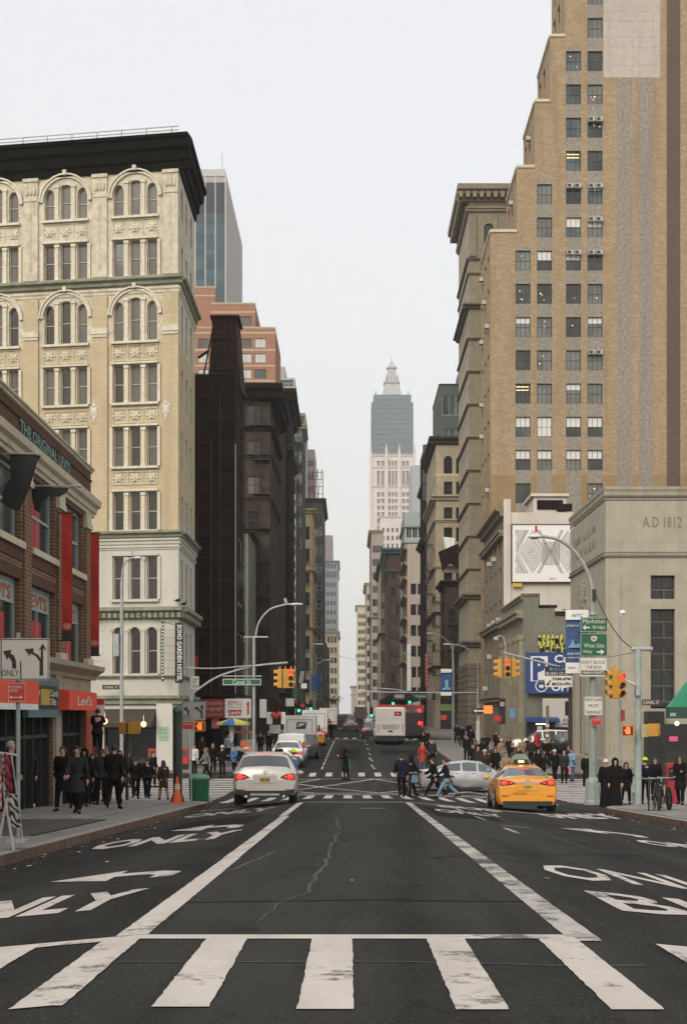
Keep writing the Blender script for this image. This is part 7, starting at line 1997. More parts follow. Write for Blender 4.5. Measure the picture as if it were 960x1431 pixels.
# delivery cyclist beside the SUV
dq = 47.5; X_ = wx(411, dq)
bicycle('bicycle ridden beside the silver SUV', (X_, dq, gz(X_, dq)), R(4))
person('cyclist in blue jacket and lime vest riding beside the silver SUV', (X_, dq-.15, gz(X_, dq)+.14), 4, H=1.7, pose='ride', cc='denim', tc='tan', hat='lime')
# right far crowd
crowd = [(652, 38, 180, 'black', 'dark', None, 'stand'), (661, 42, 180, 'black', 'dark', None, 'walk'), (668, 44, 150, 'charcoal', 'dark', None, 'stand'), (677, 46, 170, 'brown', 'dark', 'white', 'walk'), (684, 43, 190, 'olive', 'blond', None, 'hold'),
         (692, 45, 180, 'black', 'dark', None, 'walk2'), (700, 41, 200, 'tan', 'dark', 'white', 'stand'), (707, 48, 175, 'tan', 'dark', None, 'walk'), (716, 42, 180, 'black', 'dark', 'pink', 'stand'), (724, 44, 160, 'navy', 'dark', None, 'stand'),
         (733, 44, 180, 'black', 'long:dark', None, 'walk'), (741, 40, 190, 'charcoal', 'dark', None, 'stand'), (752, 43, 170, 'black', 'long:dark', None, 'stand'), (764, 41, 180, 'black', 'dark', None, 'pocket'), (775, 46, 150, 'black', 'dark', 'white', 'walk'),
         (788, 47, 165, 'charcoal', 'dark', None, 'stand'), (799, 46, 140, 'lightblue', 'dark', None, 'hold'), (819, 50, 180, 'black', 'dark', None, 'stand'), (645, 30, 180, 'black', 'dark', None, 'stand'), (638, 28, 180, 'navy', 'dark', None, 'walk'),
         (655, 27, 180, 'black', 'dark', None, 'stand'), (697, 37, 180, 'black', 'dark', None, 'stand'), (711, 36, 170, 'navy', 'long:dark', None, 'walk')]
where = ['behind the sedan roof at the lamp pole', 'just right of the white-based lamp pole', 'third along the far right pavement', 'with white knitted hat among the crowd', 'blond haired in olive', 'between the blond person and the white hat', 'in tan jacket and white hat', 'in a tan jacket mid-pavement',
         'with pink hat under the one-way sign', 'in navy left of the white SUV', 'with long hair before the white SUV nose', 'in charcoal at the white SUV door', 'with long hair behind the taxi roof', 'hands in pockets behind the taxi roof', 'with white cap right above the taxi', 'in charcoal carrying a red-white bag',
         'in light blue coat right of the taxi', 'boy in dark tracksuit by the bank corner', 'by the shopfront at the ornate block', 'in navy by the shopfront at the ornate block', 'smallest dark one near the ornate block', 'in the back row beside the pilasters', 'long haired in navy in the back row']
for (x, h, rz, c, hr_, ht, ps), w_ in zip(crowd, where):
    q = P_('person '+w_, x, h, rz, H=1.72 if 'long' not in hr_ else 1.64, cc=c, hair=hr_, hat=ht, pose=ps, coat='padded' if c in ('black', 'lightblue') else 'jacket', shoes='white' if 'tracksuit' in w_ else 'black', tc='denim' if c in ('tan', 'lightblue') else 'black', group='crowd on the far right pavement')
    if 'carrying' in w_: bag('red and white bag in the crowd right of the taxi', q, .4, .36, 'pink', -1)
extra = [(648, 40, 'black'), (665, 39, 'navy'), (673, 40, 'black'), (688, 40, 'black'), (703, 44, 'grey'), (719, 46, 'olive'), (729, 41, 'tan'), (745, 44, 'black'), (758, 46, 'black'), (782, 44, 'black'), (794, 43, 'navy'), (770, 40, 'brown'), (658, 33, 'black'), (668, 31, 'charcoal'), (680, 34, 'black'), (693, 33, 'black'), (737, 37, 'black'), (750, 36, 'red')]
spots = ['squeezed behind the sedan bonnet', 'behind the lamp pole base', 'right of the wrapped pole base', 'between the white caps', 'right of the tan jackets', 'front row below the one-way sign', 'at the rear wheel of the white SUV', 'before the white SUV rear door', 'front row above the taxi roof sign', 'directly behind the bus lane mast', 'at the front bumper of the black SUV', 'in brown before the black SUV', 'back row at the far shop doors', 'back row second from the far shop doors', 'back row under the round cafe sign', 'back row by the blue poster', 'back row by the garage opening', 'in red by the garage opening']
for k, ((x, h, c), w_) in enumerate(zip(extra, spots)):
    if k in (0, 3, 7, 9, 13): continue
    P_('pedestrian '+w_, x, h, 150+k*7 % 60, H=1.64+.02*(k % 7), cc=c, hair=('dark', 'long:dark', 'brown', 'dark')[k % 4], hat='hood' if k % 5 == 2 else None, pose=('stand', 'walk', 'pocket', 'walk2', 'hold')[k % 5], coat=('padded', 'coat', 'jacket')[k % 3], skin=k % 3, group='crowd on the far right pavement')
for k, (x, h, c, lab) in enumerate(((78, 80, 'black', 'dark man in the shop doorway behind the walking men'), (119, 84, 'black', 'dark figure right behind the walking pair'), (142, 80, 'charcoal', 'dark figure at the ladder foot'), (167, 76, 'black', 'dark figure just behind the broad man in black'), (62, 72, 'black', 'man in black by the fascia shop door'),
      (198, 56, 'black', 'third dark figure in the group at the left corner'), (214, 50, 'navy', 'dark figure by the newspaper boxes at the left corner'), (84, 70, 'brown', 'brown coated figure in the doorway of the brick store'))):
    P_(lab, x, h, 170+k*11, pose=('stand', 'walk', 'pocket', 'walk2')[k % 4], coat=('coat', 'padded', 'jacket')[k % 3], cc=c, hat='hood' if k % 3 == 1 else None, skin=k % 3, group='walkers on the left pavement')
# near right corner
P_('woman in white hat and very long black robe by the grey signal pole', 846, 67, 170, pose='stand', coat='robe', cc='black', hat='white', hair='dark', H=1.66)
P_('hooded person in long black robe beside the white-hatted woman', 859, 72, 180, pose='stand', coat='robe', cc='black', hat='hood', H=1.70)
P_('woman in a knee length black coat with long dark hair on the right corner', 874, 61, 178, H=1.64, pose='walk', coat='coat', cc='black', hair='long:dark')
q = P_('man with lime green hat and navy backpack on the right corner', 901, 65, 0, pose='stand', cc='navy', hat='lime')
P_('dark figure behind the bicycles on the right corner', 915, 60, 180, pose='stand', cc='black', coat='padded')
P_('woman in black coat at the right edge by the red newspaper box', 950, 70, 150, H=1.66, pose='hold', cc='black', coat='coat', hair='long:dark', skin=1)
# man on a step ladder
dl = 47.5; X_ = wx(137, dl); zl = sz(X_, dl)
person('man in black standing high on the orange step ladder', (X_, dl-.05, zl+1.42), 5, pose='climb', cc='black', H=1.7)
ld = root('step_ladder', 'orange step ladder under the man in black at the brick store corner', 'ladder', (X_+.1, dl, zl))
for s in (-1, 1):
    b = MB(); b.tube([(s*.28, -.45, 0), (s*.2, 0, 1.85)], .028, 5); part(ld, 'rail', b, mat('ladder_orange', (.65, .12, .03), .5)); b = MB(); b.tube([(s*.28, .5, 0), (s*.2, .04, 1.85)], .022, 5); part(ld, 'rear_leg', b, M_GREY)
for k in range(5): t = (k+1)/6; b = MB(); b.box(-.25, -.5+.45*t, 1.85*t, .25, -.40+.45*t, 1.85*t+.03); part(ld, 'step', b, M_GREY)
# ------------------------------------------------------------------ signs, poles, signals
def px(d): return (lambda x: wx(x, d)), (lambda y: wz(y, d))
def sign(name, label, d, x0, x1, yt, yb, m, texts=(), border=None, bw=.02, group=None, cat='sign', th=.02, shapes=()):
    X, Z = px(d); rt = root(name, label, cat, ((X(x0)+X(x1))/2, d, Z(yb)), group)
    b = MB(); b.prism([(x, d, z) for x, z in rrect(X(x0), Z(yb), X(x1), Z(yt), .02+.02*(Z(yt)-Z(yb)), 2)], (0, th, 0)); part(rt, 'board', b, m, world=True)
    if border:
        b = MB(); t = bw
        a0, a1, c0, c1 = X(x0)+t, X(x1)-t, Z(yb)+t, Z(yt)-t
        for q in ((a0, c0, a1, c0+t), (a0, c1-t, a1, c1), (a0, c0+t, a0+t, c1-t), (a1-t, c0+t, a1, c1-t)): b.box(q[0], d-.004, q[1], q[2], d-.0005, q[3])
        part(rt, 'border', b, border, world=True)
    for (s, xa, xb, ya, yb2, tm) in texts:
        t = lettering(s, X(xa), Z(yb2), X(xb), Z(ya), d-.002, 0, 0); part(rt, 'lettering', t, tm, world=True)
    for (pts, tm) in shapes:
        b = MB(); b.prism([(X(p[0]), d-.009, Z(p[1])) for p in pts], (0, .006, 0)); part(rt, 'symbol', b, tm, world=True)
    return rt
def pole(name, label, d, x, ytop, r0, r1=None, m=M_GREY, cat='pole', group=None, base_=None, extra=None, n=10):
    X, Z = px(d); z0 = surf(X(x), d); rt = root(name, label, cat, (X(x), d, z0), group)
    b = MB(); b.tube([(X(x), d, z0), (X(x), d, Z(ytop))], [r0, r1 or r0], n); part(rt, 'shaft', b, m, world=True, smooth=True)
    if base_:
        b = MB(); b.lathe((X(x), d, z0), [(base_*1.15, 0), (base_*1.1, .12), (base_, .2), (base_*.85, .85), (r0*1.2, 1.0), (r0, 1.02)], 8); part(rt, 'base', b, m, world=True)
    return rt
def lamp_arm(rt, d, pts, r=.05, m=M_GREY, head=None, hl=.75, yd=None):
    X, Z = px(d); P = [(X(a), d, Z(c)) for a, c in pts]
    Q = []
    for i in range(len(P)-1):
        for k in range(5):
            t = k/5; p0 = Vector(P[max(i-1, 0)]); p1 = Vector(P[i]); p2 = Vector(P[i+1]); p3 = Vector(P[min(i+2, len(P)-1)])
            Q.append(.5*((2*p1)+(-p0+p2)*t+(2*p0-5*p1+4*p2-p3)*t*t+(-p0+3*p1-3*p2+p3)*t**3))
    Q.append(Vector(P[-1])); b = MB(); b.tube(Q, r, 7); part(rt, 'arm', b, m, world=True, smooth=True)
    if head:
        e = Q[-1]; s = 1 if head > 0 else -1; b = MB()
        b.ell((e.x+s*hl*.5, d, e.z-.02), hl*.55, .15, .085, 12, 7); part(rt, 'lamp_head', b, mat('lamp_white', (.60, .58, .56), .4), world=True, smooth=True)
        b = MB(); b.ell((e.x+s*hl*.55, d, e.z-.07), hl*.35, .11, .05, 10, 5); part(rt, 'lens', b, G_SHADE, world=True, smooth=True)
def signal(label, x, y, z, rz, lit='red', s=1., group=None, m=M_YEL, back=False):
    """three-lamp head hanging at (x,y,z = top); rz = way it faces (0: toward the camera)"""
    rt = root('traffic_light', label, 'traffic light', (x, y, z-1.05*s), group, rz); rt.scale = (s, s, s)
    b = MB(); rbox(b, -.17, -.10, 0, .17, .14, 1.05, .03); part(rt, 'housing', b, m)
    for k, (c, e) in enumerate((('green', E_GREEN), ('amber', None), ('red', E_RED))):
        zc = .18+k*.345
        on = lit == c
        b = MB(); b.lathe((0, -.115, zc), [(.125, -.01), (.11, -.03), (.001, -.045)], 16, ax='y')
        part(rt, 'lamp_lens', b, e if on else M_DARK, smooth=True)
        b = MB(); n = 12
        for i in range(n):
            a, a2 = R(-30+240*i/n), R(-30+240*(i+1)/n)
            b.poly([(math.cos(a)*.14, -.10, zc+math.sin(a)*.14), (math.cos(a2)*.14, -.10, zc+math.sin(a2)*.14), (math.cos(a2)*.135, -.30+.0*i, zc+math.sin(a2)*.135), (math.cos(a)*.135, -.30, zc+math.sin(a)*.135)])
        part(rt, 'visor', b, m)
    b = MB(); b.box(-.03, 0, 1.05, .03, .06, 1.2); part(rt, 'hanger', b, m)
    return rt
def cluster(lab, xpx, ytop, d, lit, dirs, group='traffic lights over the junction', s=1.):
    for k, (dx, dy, rz, l) in enumerate(dirs):
        signal(lab+(', head facing '+{0: 'the camera', 90: 'right', -90: 'left', 180: 'away'}[rz]), wx(xpx, d)+dx, d+dy, wz(ytop, d), R(rz), l, s, group)
WL_ = M_SIGNW
# ---- near left: lane control sign on its post
rt = pole('sign_post', 'grey green sign post carrying the lane arrows sign at the left edge', 23, 26, 884, .035, m=M_GREYG)
AR = M_BLACK
sign('lane_sign', 'white lane arrows sign with ONLY at the left edge above the scarf rack', 22.9, 1, 69.5, 892, 950.5, mat('sign_warm_white', (.50, .47, .42), .5, var=.1), [('ONLY', 3, 27, 936, 945, AR)], AR, .012, shapes=(
    ([(5, 910), (17, 908), (15, 913), (20, 916), (23, 923), (23.5, 934), (18, 934), (17.5, 926), (15.5, 921), (12.5, 918), (11, 922)], AR),
    ([(29, 924), (30.5, 924), (30.5, 948), (29, 948)], AR),
    ([(56, 944), (61, 944), (61, 906), (66, 909), (60.5, 899), (54.5, 909), (58, 907), (57.5, 920), (54, 915), (47, 911), (48, 906), (35, 907), (42, 916), (44, 913), (51, 917), (56, 924)], AR)))
sign('parking_rule_sign', 'small red parking rule sign under the near lane arrows sign', 22.9, 12, 36.5, 954, 981, M_SIGNR, [('NO STANDING\nANYTIME', 14, 32, 958, 967, WL_)], WL_, .006, shapes=(([(14, 974.5), (17, 972), (17, 974), (29, 974), (29, 972), (32, 974.5), (29, 977), (29, 975), (17, 975), (17, 977)], WL_),))
# rack of scarves
rk = root('clothes_rack', 'folding metal rack hung with patterned scarves at the left edge', 'rack', (wx(8, 20.3), 20.3, surf(-5, 20.3)))
X, Z = px(20.2)
b = MB(); b.tube([(X(4), 20.2, Z(1092)), (X(20), 20.2, Z(1190))], .022, 6); b.tube([(X(6), 20.6, Z(1092)), (X(-12), 20.6, Z(1186))], .022, 6); part(rk, 'leg', b, mat('rack_metal', (.42, .41, .38), .5), world=True)['kind'] = 'stuff'
b = MB(); b.tube([(X(-20), 20.4, Z(1050)), (X(20), 20.4, Z(1056))], .015, 6); b.tube([(X(12), 20.4, Z(1056)), (X(28), 20.4, Z(1176))], .012, 6); b.box(X(8), 20.2, Z(1178), X(36), 20.6, Z(1175)); part(rk, 'rail', b, M_GREY, world=True)
def scarf_mat(n_, a, c, w):
    m, n, p = _nt(n_); t = n.nodes.new('ShaderNodeTexWave'); t.wave_type = 'BANDS'; t.bands_direction = 'DIAGONAL'; t.inputs['Scale'].default_value = w; t.inputs['Distortion'].default_value = 6
    g = n.nodes.new('ShaderNodeNewGeometry'); n.links.new(g.outputs['Position'], t.inputs['Vector'])
    n.links.new(_mix(n, _ramp(n, t.outputs['Fac'], .4, .6), a, c), p.inputs['Base Color']); p.inputs['Roughness'].default_value = .95; return m
for i, (lab, xa, xb, ya, yb, m) in enumerate((('pink and white scarf at the left edge of the rack', -6, 5, 1056, 1130, scarf_mat('scarf_pink', (.5, .08, .12), (.45, .40, .38), 5)), ('black scarf with white stripes second on the rack', 3, 11, 1052, 1115, scarf_mat('scarf_black', (.03, .03, .035), (.40, .40, .38), 7)),
      ('crimson checked scarf in the middle of the rack', 9, 19, 1054, 1140, scarf_mat('scarf_red', (.38, .03, .05), (.05, .02, .03), 4)), ('black and white zigzag scarf hanging lowest on the rack', 14, 29, 1108, 1155, scarf_mat('scarf_zig', (.02, .02, .025), (.38, .38, .37), 6)))):
    b = MB(); n = 10; d0 = 20.15-.05*i
    for k in range(n):
        t, t2 = k/n, (k+1)/n
        P = lambda u, q: (X(xa+(xb-xa)*u+q*7*(i > 0)), d0+.035*math.sin(u*9+q*3), Z(ya+(yb-ya)*q))
        for j in range(5): b.poly([P(j/5, t2), P((j+1)/5, t2), P((j+1)/5, t), P(j/5, t)])
    solo('scarf', b, m, lab, 'scarf', 'scarves on the rack', smooth=True)
# ---- left corner: green post, sign pole, litter bin, cone
M_POST = mat('dark_green_post', (.02, .035, .028), .5, var=.2)
gp = pole('corner_post', 'thick dark green post with domed cap at the left corner', 46.5, 248.5, 997, .15, .15, M_POST, n=14)
X, Z = px(46.5); b = MB(); b.lathe((X(248.5), 46.5, Z(997)), [(.15, 0), (.17, .03), (.17, .09), (.13, .2), (.02, .27)], 14); part(gp, 'cap', b, mat('cap_green', (.015, .09, .05), .5), world=True, smooth=True)
b = MB(); b.lathe((X(248.5), 46.5, surf(X(248.5), 46.5)), [(.22, 0), (.21, .15), (.16, .3)], 14); b.lathe((X(248.5), 46.5, Z(1008)), [(.165, -.02), (.165, .02)], 14); part(gp, 'collar', b, M_POST, world=True)
cn = root('traffic_cone', 'orange traffic cone at the foot of the dark green post', 'traffic cone', (wx(248, 45.6), 45.6, surf(wx(248, 45.6), 45.6)))
b = MB(); b.box(-.19, -.19, 0, .19, .19, .04); b.lathe((0, 0, .04), [(.15, 0), (.03, .82)], 14); part(cn, 'body', b, mat('cone_orange', (.75, .14, .03), .6), smooth=True)
b = MB(); b.lathe((0, 0, .45), [(.102, 0), (.08, .17)], 14); part(cn, 'reflective_band', b, mat('cone_band', (.6, .45, .38), .5), smooth=True)
bn = root('litter_bin', 'green ribbed litter bin with pale domed lid on the left corner', 'litter bin', (wx(278.5, 49.6), 49.6, surf(wx(278.5, 49.6), 49.6)))
b = MB(); b.lathe((0, 0, 0), [(.30, 0), (.31, .08), (.34, .85), (.36, .9)], 20); part(bn, 'drum', b, mat('bin_green', (.02, .14, .06), .5), smooth=True)
b = MB()
for k in range(20): a = k*math.pi/10; b.tube([(math.cos(a)*.315, math.sin(a)*.315, .08), (math.cos(a)*.35, math.sin(a)*.35, .85)], .014, 4)
part(bn, 'ribs', b, mat('bin_green_light', (.03, .20, .09), .5))['kind'] = 'stuff'
b = MB(); b.lathe((0, 0, .9), [(.37, 0), (.37, .06), (.28, .16), (.05, .2)], 20); part(bn, 'lid', b, mat('bin_lid', (.10, .26, .16), .5), smooth=True)
b = MB(); b.ell((wx(291, 50.5), 50.5, surf(-5, 50.5)+.2), .16, .14, .2, 10, 7); solo('plastic_bag', b, CLO['white'], 'crumpled white plastic bag behind the green litter bin', 'bag', smooth=True)
pole('sign_post', 'thin grey sign post beside the green litter bin', 49, 267.5, 934, .028, m=M_GREY)
sign('lane_sign', 'grey white lane arrows sign on the thin post at the left corner', 48.9, 254.5, 288, 980, 1007, mat('sign_dull_white', (.28, .29, .27), .5), [('ONLY', 256, 268, 999.5, 1003.5, AR)], AR, .012, shapes=(
    ([(257, 989), (263, 988), (262, 990.5), (264.5, 993), (265, 999), (262.5, 999), (262, 994), (260.5, 992), (259, 993.5)], AR),
    ([(281, 1004), (283.5, 1004), (283.5, 988), (286, 990), (282.7, 984), (279.5, 990), (281.5, 989), (281.3, 994), (277.5, 990), (277.5, 987.5), (271.5, 988.5), (275, 992.5), (276.2, 991.5), (281, 997)], AR)))
sign('parking_rule_sign', 'small red parking rule sign under the lane arrows at the left corner', 48.9, 254.5, 271, 1008, 1019.5, M_SIGNR, [('NO STANDING', 256, 268, 1010, 1013, WL_)], WL_, .008)
sign('parking_rule_sign', 'small white parking sign high on the thin post at the left corner', 48.9, 267, 278.5, 945, 963.5, M_SIGNW, [('NO PARKING\n8AM-6PM', 269, 277, 948, 955, M_DARK), ('TOW', 269, 277, 957.5, 961.5, M_BLACK)], None)
# pedestrian signals (left)
def ped(label, x, y, z, rz, face=None, w=.42, hh=.42, m=M_YEL):
    rt = root('pedestrian_signal', label, 'pedestrian signal', (x, y, z), rz=rz)
    b = MB(); rbox(b, -w/2, -.12, -hh/2, w/2, .12, hh/2, .05); part(rt, 'housing', b, m)
    b = MB(); b.box(-w/2+.05, -.135, -hh/2+.05, w/2-.05, -.121, hh/2-.05); part(rt, 'screen', b, M_BLACK)
    if face == 'hand':
        b = MB(); b.box(-.07, -.15, -.12, .08, -.136, .02)
        for k in range(4): b.box(-.07+k*.039, -.15, .02, -.04+k*.039, -.136, .12+.02*(k in (1, 2)))
        b.prism([(-.13, -.15, .03), (-.10, -.15, .05), (-.06, -.15, -.03), (-.07, -.15, -.08)], (0, .014, 0)); part(rt, 'hand_symbol', b, E_ORANGE)
    return rt
Xl = wx(171, 60)
# lamp pole by the cream building
lp = pole('street_lamp', 'old tall lamp pole with curved arm before the cream building', 76, 170.5, 812, .11, .08, M_GREY, 'street lamp')
lamp_arm(lp, 76, [(170.5, 812), (172, 796), (177, 784), (187, 779)], .05, head=1, hl=.45)
X, Z = px(76); b = MB(); b.tube([(X(186), 76, Z(775)), (X(184), 76, Z(768))], .05, 6); part(lp, 'photocell', b, M_GREY, world=True)
b = MB(); b.box(X(160), 75.8, Z(917), X(167), 76.1, Z(886)); b.box(X(167), 75.9, Z(905), X(170), 76, Z(903)); solo('control_box', b, M_GREY, 'grey metal box strapped to the tall lamp pole by the cream building', 'box')
ped('yellow pedestrian signal seen side-on, left one on the corner by the hotel shop', wx(175, 50), 50, wz(1017, 50), R(70))
ped('yellow pedestrian signal seen from behind by the hotel shop', wx(188, 50), 50, wz(1017, 50), R(180))
pole('signal_post', 'dark post of the yellow pedestrian signals at the left corner', 50.3, 178, 1008, .06, m=M_DARK)
ped('orange pedestrian signal with lit hand left of the litter bin', wx(281, 51), 50.6, wz(1015, 50.6), R(8), 'hand', .40, .36, mat('signal_orange', (.60, .20, .03), .5))
# far left mast with signals and Canal St sign
mp = pole('signal_mast', 'grey mast with long curved arm holding the left traffic lights', 79.5, 268, 936, .12, .09, M_GREY, 'mast')
lamp_arm(mp, 79.5, [(271, 968), (300, 948), (330, 937), (360, 930), (402, 926)], .06)
lamp_arm(mp, 79.4, [(262, 933), (300, 934), (352, 930)], .035)
cluster('yellow traffic light with red lamp on the left mast arm', 407, 935, 79.5, 'red', [(0, -.1, 0, 'red')]); cluster('yellow traffic light on the left mast arm beside the red one', 396, 935, 79.5, 'red', [(-.22, 0, -90, ''), (.12, .15, 180, '')])
sl = pole('street_lamp', 'tall grey street lamp with wide curved arm above the red traffic light', 83, 355, 890, .10, .08, M_GREY, 'street lamp')
lamp_arm(sl, 83, [(357, 892), (362, 870), (377, 852), (398, 845), (405, 844)], .055, head=1, hl=.75)
X, Z = px(83); b = MB(); b.box(X(341), 82.95, Z(891), X(375), 83.03, Z(889)); b.tube([(X(400), 83, Z(843)), (X(398), 83, Z(836))], .09, 6); part(sl, 'crossbar', b, M_GREY, world=True)
sign('street_name_sign', 'green Canal St street name sign on the left lamp pole', 82.8, 311, 365.5, 948, 958, M_SIGNG, [('Canal St', 325, 351, 950, 956, WL_)], WL_, .03)
b = MB(); X, Z = px(82.8); b.box(X(311), 82.82, Z(945.5), X(366), 82.86, Z(944)); part(sl, 'sign_bracket', b, M_GREY, world=True)
# hotel signs
X, Z = px(81.2)
hs_ = sign('hotel_sign', 'black vertical SOHO GARDEN HOTEL sign on the corner of the cream building', 81.2, 244.7, 256.5, 870, 954.5, M_BLACK, [], None)
t = lettering('SOHO GARDEN HOTEL', 0, 0, (954.5-870-6)/2000*81.2, .27, 0, 0, .03)
t.xf(Matrix.Translation((X(253.4)+.0, 81.17, Z(873))) @ Matrix.Rotation(R(90), 4, 'Y') @ Matrix.Translation((0, 0, -.22))); part(hs_, 'lettering', t, WL_, world=True)
X, Z = px(81.4)
hs2 = sign('hotel_sign', 'narrow green vertical hotel sign left of the black one', 81.4, 226, 229.5, 868, 953, M_SIGNG, [], None)
b = MB()
for k in range(17): b.box(X(226.6), 81.36, Z(874+k*4.7), X(228.8), 81.39, Z(871.5+k*4.7))
part(hs2, 'letters', b, WL_, world=True)['kind'] = 'stuff'
sign('street_name_sign', 'dark brown CANAL ST sign on the pale grey storey of the cream building', 81.8, 143.5, 167.5, 957, 963.5, M_BROWN, [('CANAL ST', 146, 165, 958.7, 962, WL_)], None)
sign('poster', 'white poster with red header on the left corner by the brick store', 49.2, 135, 146.5, 976, 1004, M_WHITE, [], None, shapes=(([(135.5, 976.5), (146, 976.5), (146, 985), (135.5, 985)], M_RED),), cat='poster')
# far left shops: hoardings and stalls
SH = 91.9
sign('shop_sign', 'red Empire luggage shop sign left of the white jeans sign', SH, 279, 314, 977, 1003.5, mat('shop_red', (.26, .03, .025), .6), [('Empire\nluggage', 288, 311, 979.5, 994, mat('pale_red_letters', (.55, .38, .34), .6)), ('212-555 0140', 290, 310, 997, 1000, mat('pale_red_letters', (0, 0, 0)))], None)
JB = mat('jeans_orange_red', (.55, .07, .03), .5)
js_ = sign('shop_sign', 'white jeans shop sign with orange lettering and a red arrow', SH, 314.6, 351, 976.5, 1003.5, M_WHITE, [('BMG', 319, 338, 979, 986, JB), ('JEANSWEAR', 319, 338, 988, 990, M_SIGNB)], None, shapes=(
    ([(318.5, 992), (338.5, 992), (336.5, 1000.5), (331, 999), (328.5, 1001), (326, 999), (320.5, 1000.5)], JB), ([(345.5, 999), (348.5, 999), (348.5, 985), (350, 985), (347, 979), (344, 985), (345.5, 985)], JB)))
X, Z = px(SH-.03); t = lettering("Levi's", X(321), Z(998), X(336), Z(993.5), SH-.03, 0, .03); part(js_, 'lettering', t, M_WHITE, world=True)
for lab, x0, x1, yt, yb, m, dd in (('tall white banner with red marks right of the jeans sign', 363, 372.5, 977, 1003, M_SIGNW, 94), ('white panel hanging left of the red lanterns', 373, 381, 995, 1012, M_WHITE, 96), ('white panel hanging right of the red lanterns', 393, 399, 995, 1012, M_WHITE, 96),
      ('white sign with red script under the red lanterns', 377, 392, 1013, 1025, M_SIGNW, 97), ('small white sign over the dark loft shop', 399.5, 411, 976, 987, M_SIGNW, 100), ('magenta lit shop panel behind the yellow umbrella', 296, 307, 1004, 1018, mat('magenta_panel', (.55, .12, .2), .6), 92.2),
      ('red shop awning behind the newspaper boxes', 258, 270, 1010, 1022, M_SIGNR, 91.5), ('blue poster high on the left row past the signals', 433, 442, 943, 966, M_SIGNB, 150), ('second blue poster high on the left row', 442, 447, 940, 962, M_SIGNB, 165), ('white sign below the left row posters', 421, 429, 955, 962, M_SIGNW, 140)):
    rr_ = sign('shop_sign', lab, dd, x0, x1, yt, yb, m, [], None, cat='sign', th=.06)
for k, (x, y) in enumerate(((382, 999), (386, 1001), (390, 998.5))):
    X, Z = px(95.8); b = MB(); b.ell((X(x), 95.8, Z(y)), .17, .17, .2, 10, 7); b.tube([(X(x), 95.8, Z(y)+.2), (X(x), 95.8, Z(y)+.5)], .01, 4)
    solo('red_lantern', b, mat('lantern_red', (.55, .05, .04), .5), ('left red lantern of three over the loft shop', 'middle red lantern of three, hung lowest', 'right red lantern of three over the loft shop')[k], 'lantern', 'red lanterns', smooth=True)
sign('flag_sign', 'red flag sign on the netted building above the hotel mast', 92.5, 272, 277, 917, 933, M_SIGNR, [], None, cat='flag')
sign('slanted_banner', 'white banner with black diagonal bars right of the left traffic light', 120, 417, 427, 936, 955, M_DARK, [], None, shapes=[([(418+k*3, 954), (419.6+k*3, 954), (422+k*3, 938), (420.4+k*3, 938)], WL_) for k in range(2)])
sign('green_sign', 'green and yellow sign under the red traffic light', 100, 409, 416, 962, 974, M_SIGNG, [], None)
# recessed shopfronts at street level of the netted building and the lofts
fb = MB(); X, Z = px(92.4)
fr_ = root('shopfront_row', 'dark crowded shop fronts below the netted building', 'shopfront', (-9.6, 92.6, surf(-9.6, 92.6)))
for k in range(5):
    b = MB(); x0 = -13.4+k*1.3; b.box(x0, 92.55, surf(-9, 92.6), x0+1.22, 92.75, surf(-9, 92.6)+2.6); part(fr_, 'shutter', b, rnd.choice([M_DARK, G_DARK, M_SOOTD]), world=True)
    b = MB()
    for i in range(7): b.box(x0+rnd.uniform(.0, .9), 92.40, surf(-9, 92.6)+rnd.uniform(.6, 2.1), x0+rnd.uniform(.2, 1.1), 92.5, surf(-9, 92.6)+rnd.uniform(1.0, 2.5))
    part(fr_, 'hanging_goods', b, rnd.choice([CLO['red'], CLO['brown'], CLO['pink'], CLO['navy'], CLO['olive']]), world=True)['kind'] = 'stuff'
# umbrella stall
um = root('market_umbrella', 'yellow and blue market umbrella over the food cart', 'umbrella', (wx(326, 86), 86, surf(-7, 86)))
b = MB(); n = 8; r = 1.0; zt = wz(1003, 86)-um.location.z; ze = wz(1010, 86)-um.location.z
for k in range(n): a, c = 2*math.pi*(k+.25)/n, 2*math.pi*(k+1.25)/n; b.poly([(0, 0, zt), (r*math.cos(a), r*math.sin(a), ze), (r*math.cos(c), r*math.sin(c), ze)], 1 if k in (5,) else 0); b.poly([(r*math.cos(a), r*math.sin(a), ze), (r*math.cos(c), r*math.sin(c), ze), (r*math.cos(c)*1.01, r*math.sin(c)*1.01, ze-.14), (r*math.cos(a)*1.01, r*math.sin(a)*1.01, ze-.14)], 1 if k == 5 else 0)
part(um, 'canopy', b, [mat('umbrella_yellow', (.60, .55, .12), .7), mat('umbrella_blue', (.05, .15, .40), .7)])
b = MB(); b.tube([(0, 0, 0), (0, 0, zt)], .025, 6); part(um, 'pole', b, M_GREY)
b = MB(); b.prism([(-.28, -.2, ze-.1), (.1, -.2, ze-.05), (.02, -.15, ze-1.1), (-.12, -.18, ze-1.25)], (0, .08, 0)); part(um, 'folded_cover', b, CLO['white'])
fc = root('food_cart', 'steel food cart with red and orange panels under the umbrella', 'food cart', (wx(338, 86.5), 86.5, surf(-6.4, 86.5)))
b = MB(); rbox(b, -.62, -.4, .35, .62, .5, 1.15, .05); part(fc, 'body', b, M_GREY)
b = MB(); b.box(-.66, -.5, 1.95, .66, .55, 2.1); part(fc, 'roof', b, mat('cart_red', (.40, .08, .05), .6))
for sx_ in (-.58, .58): b = MB(); b.tube([(sx_, -.35, 1.15), (sx_, -.35, 1.95)], .025, 5); part(fc, 'post', b, M_GREY)
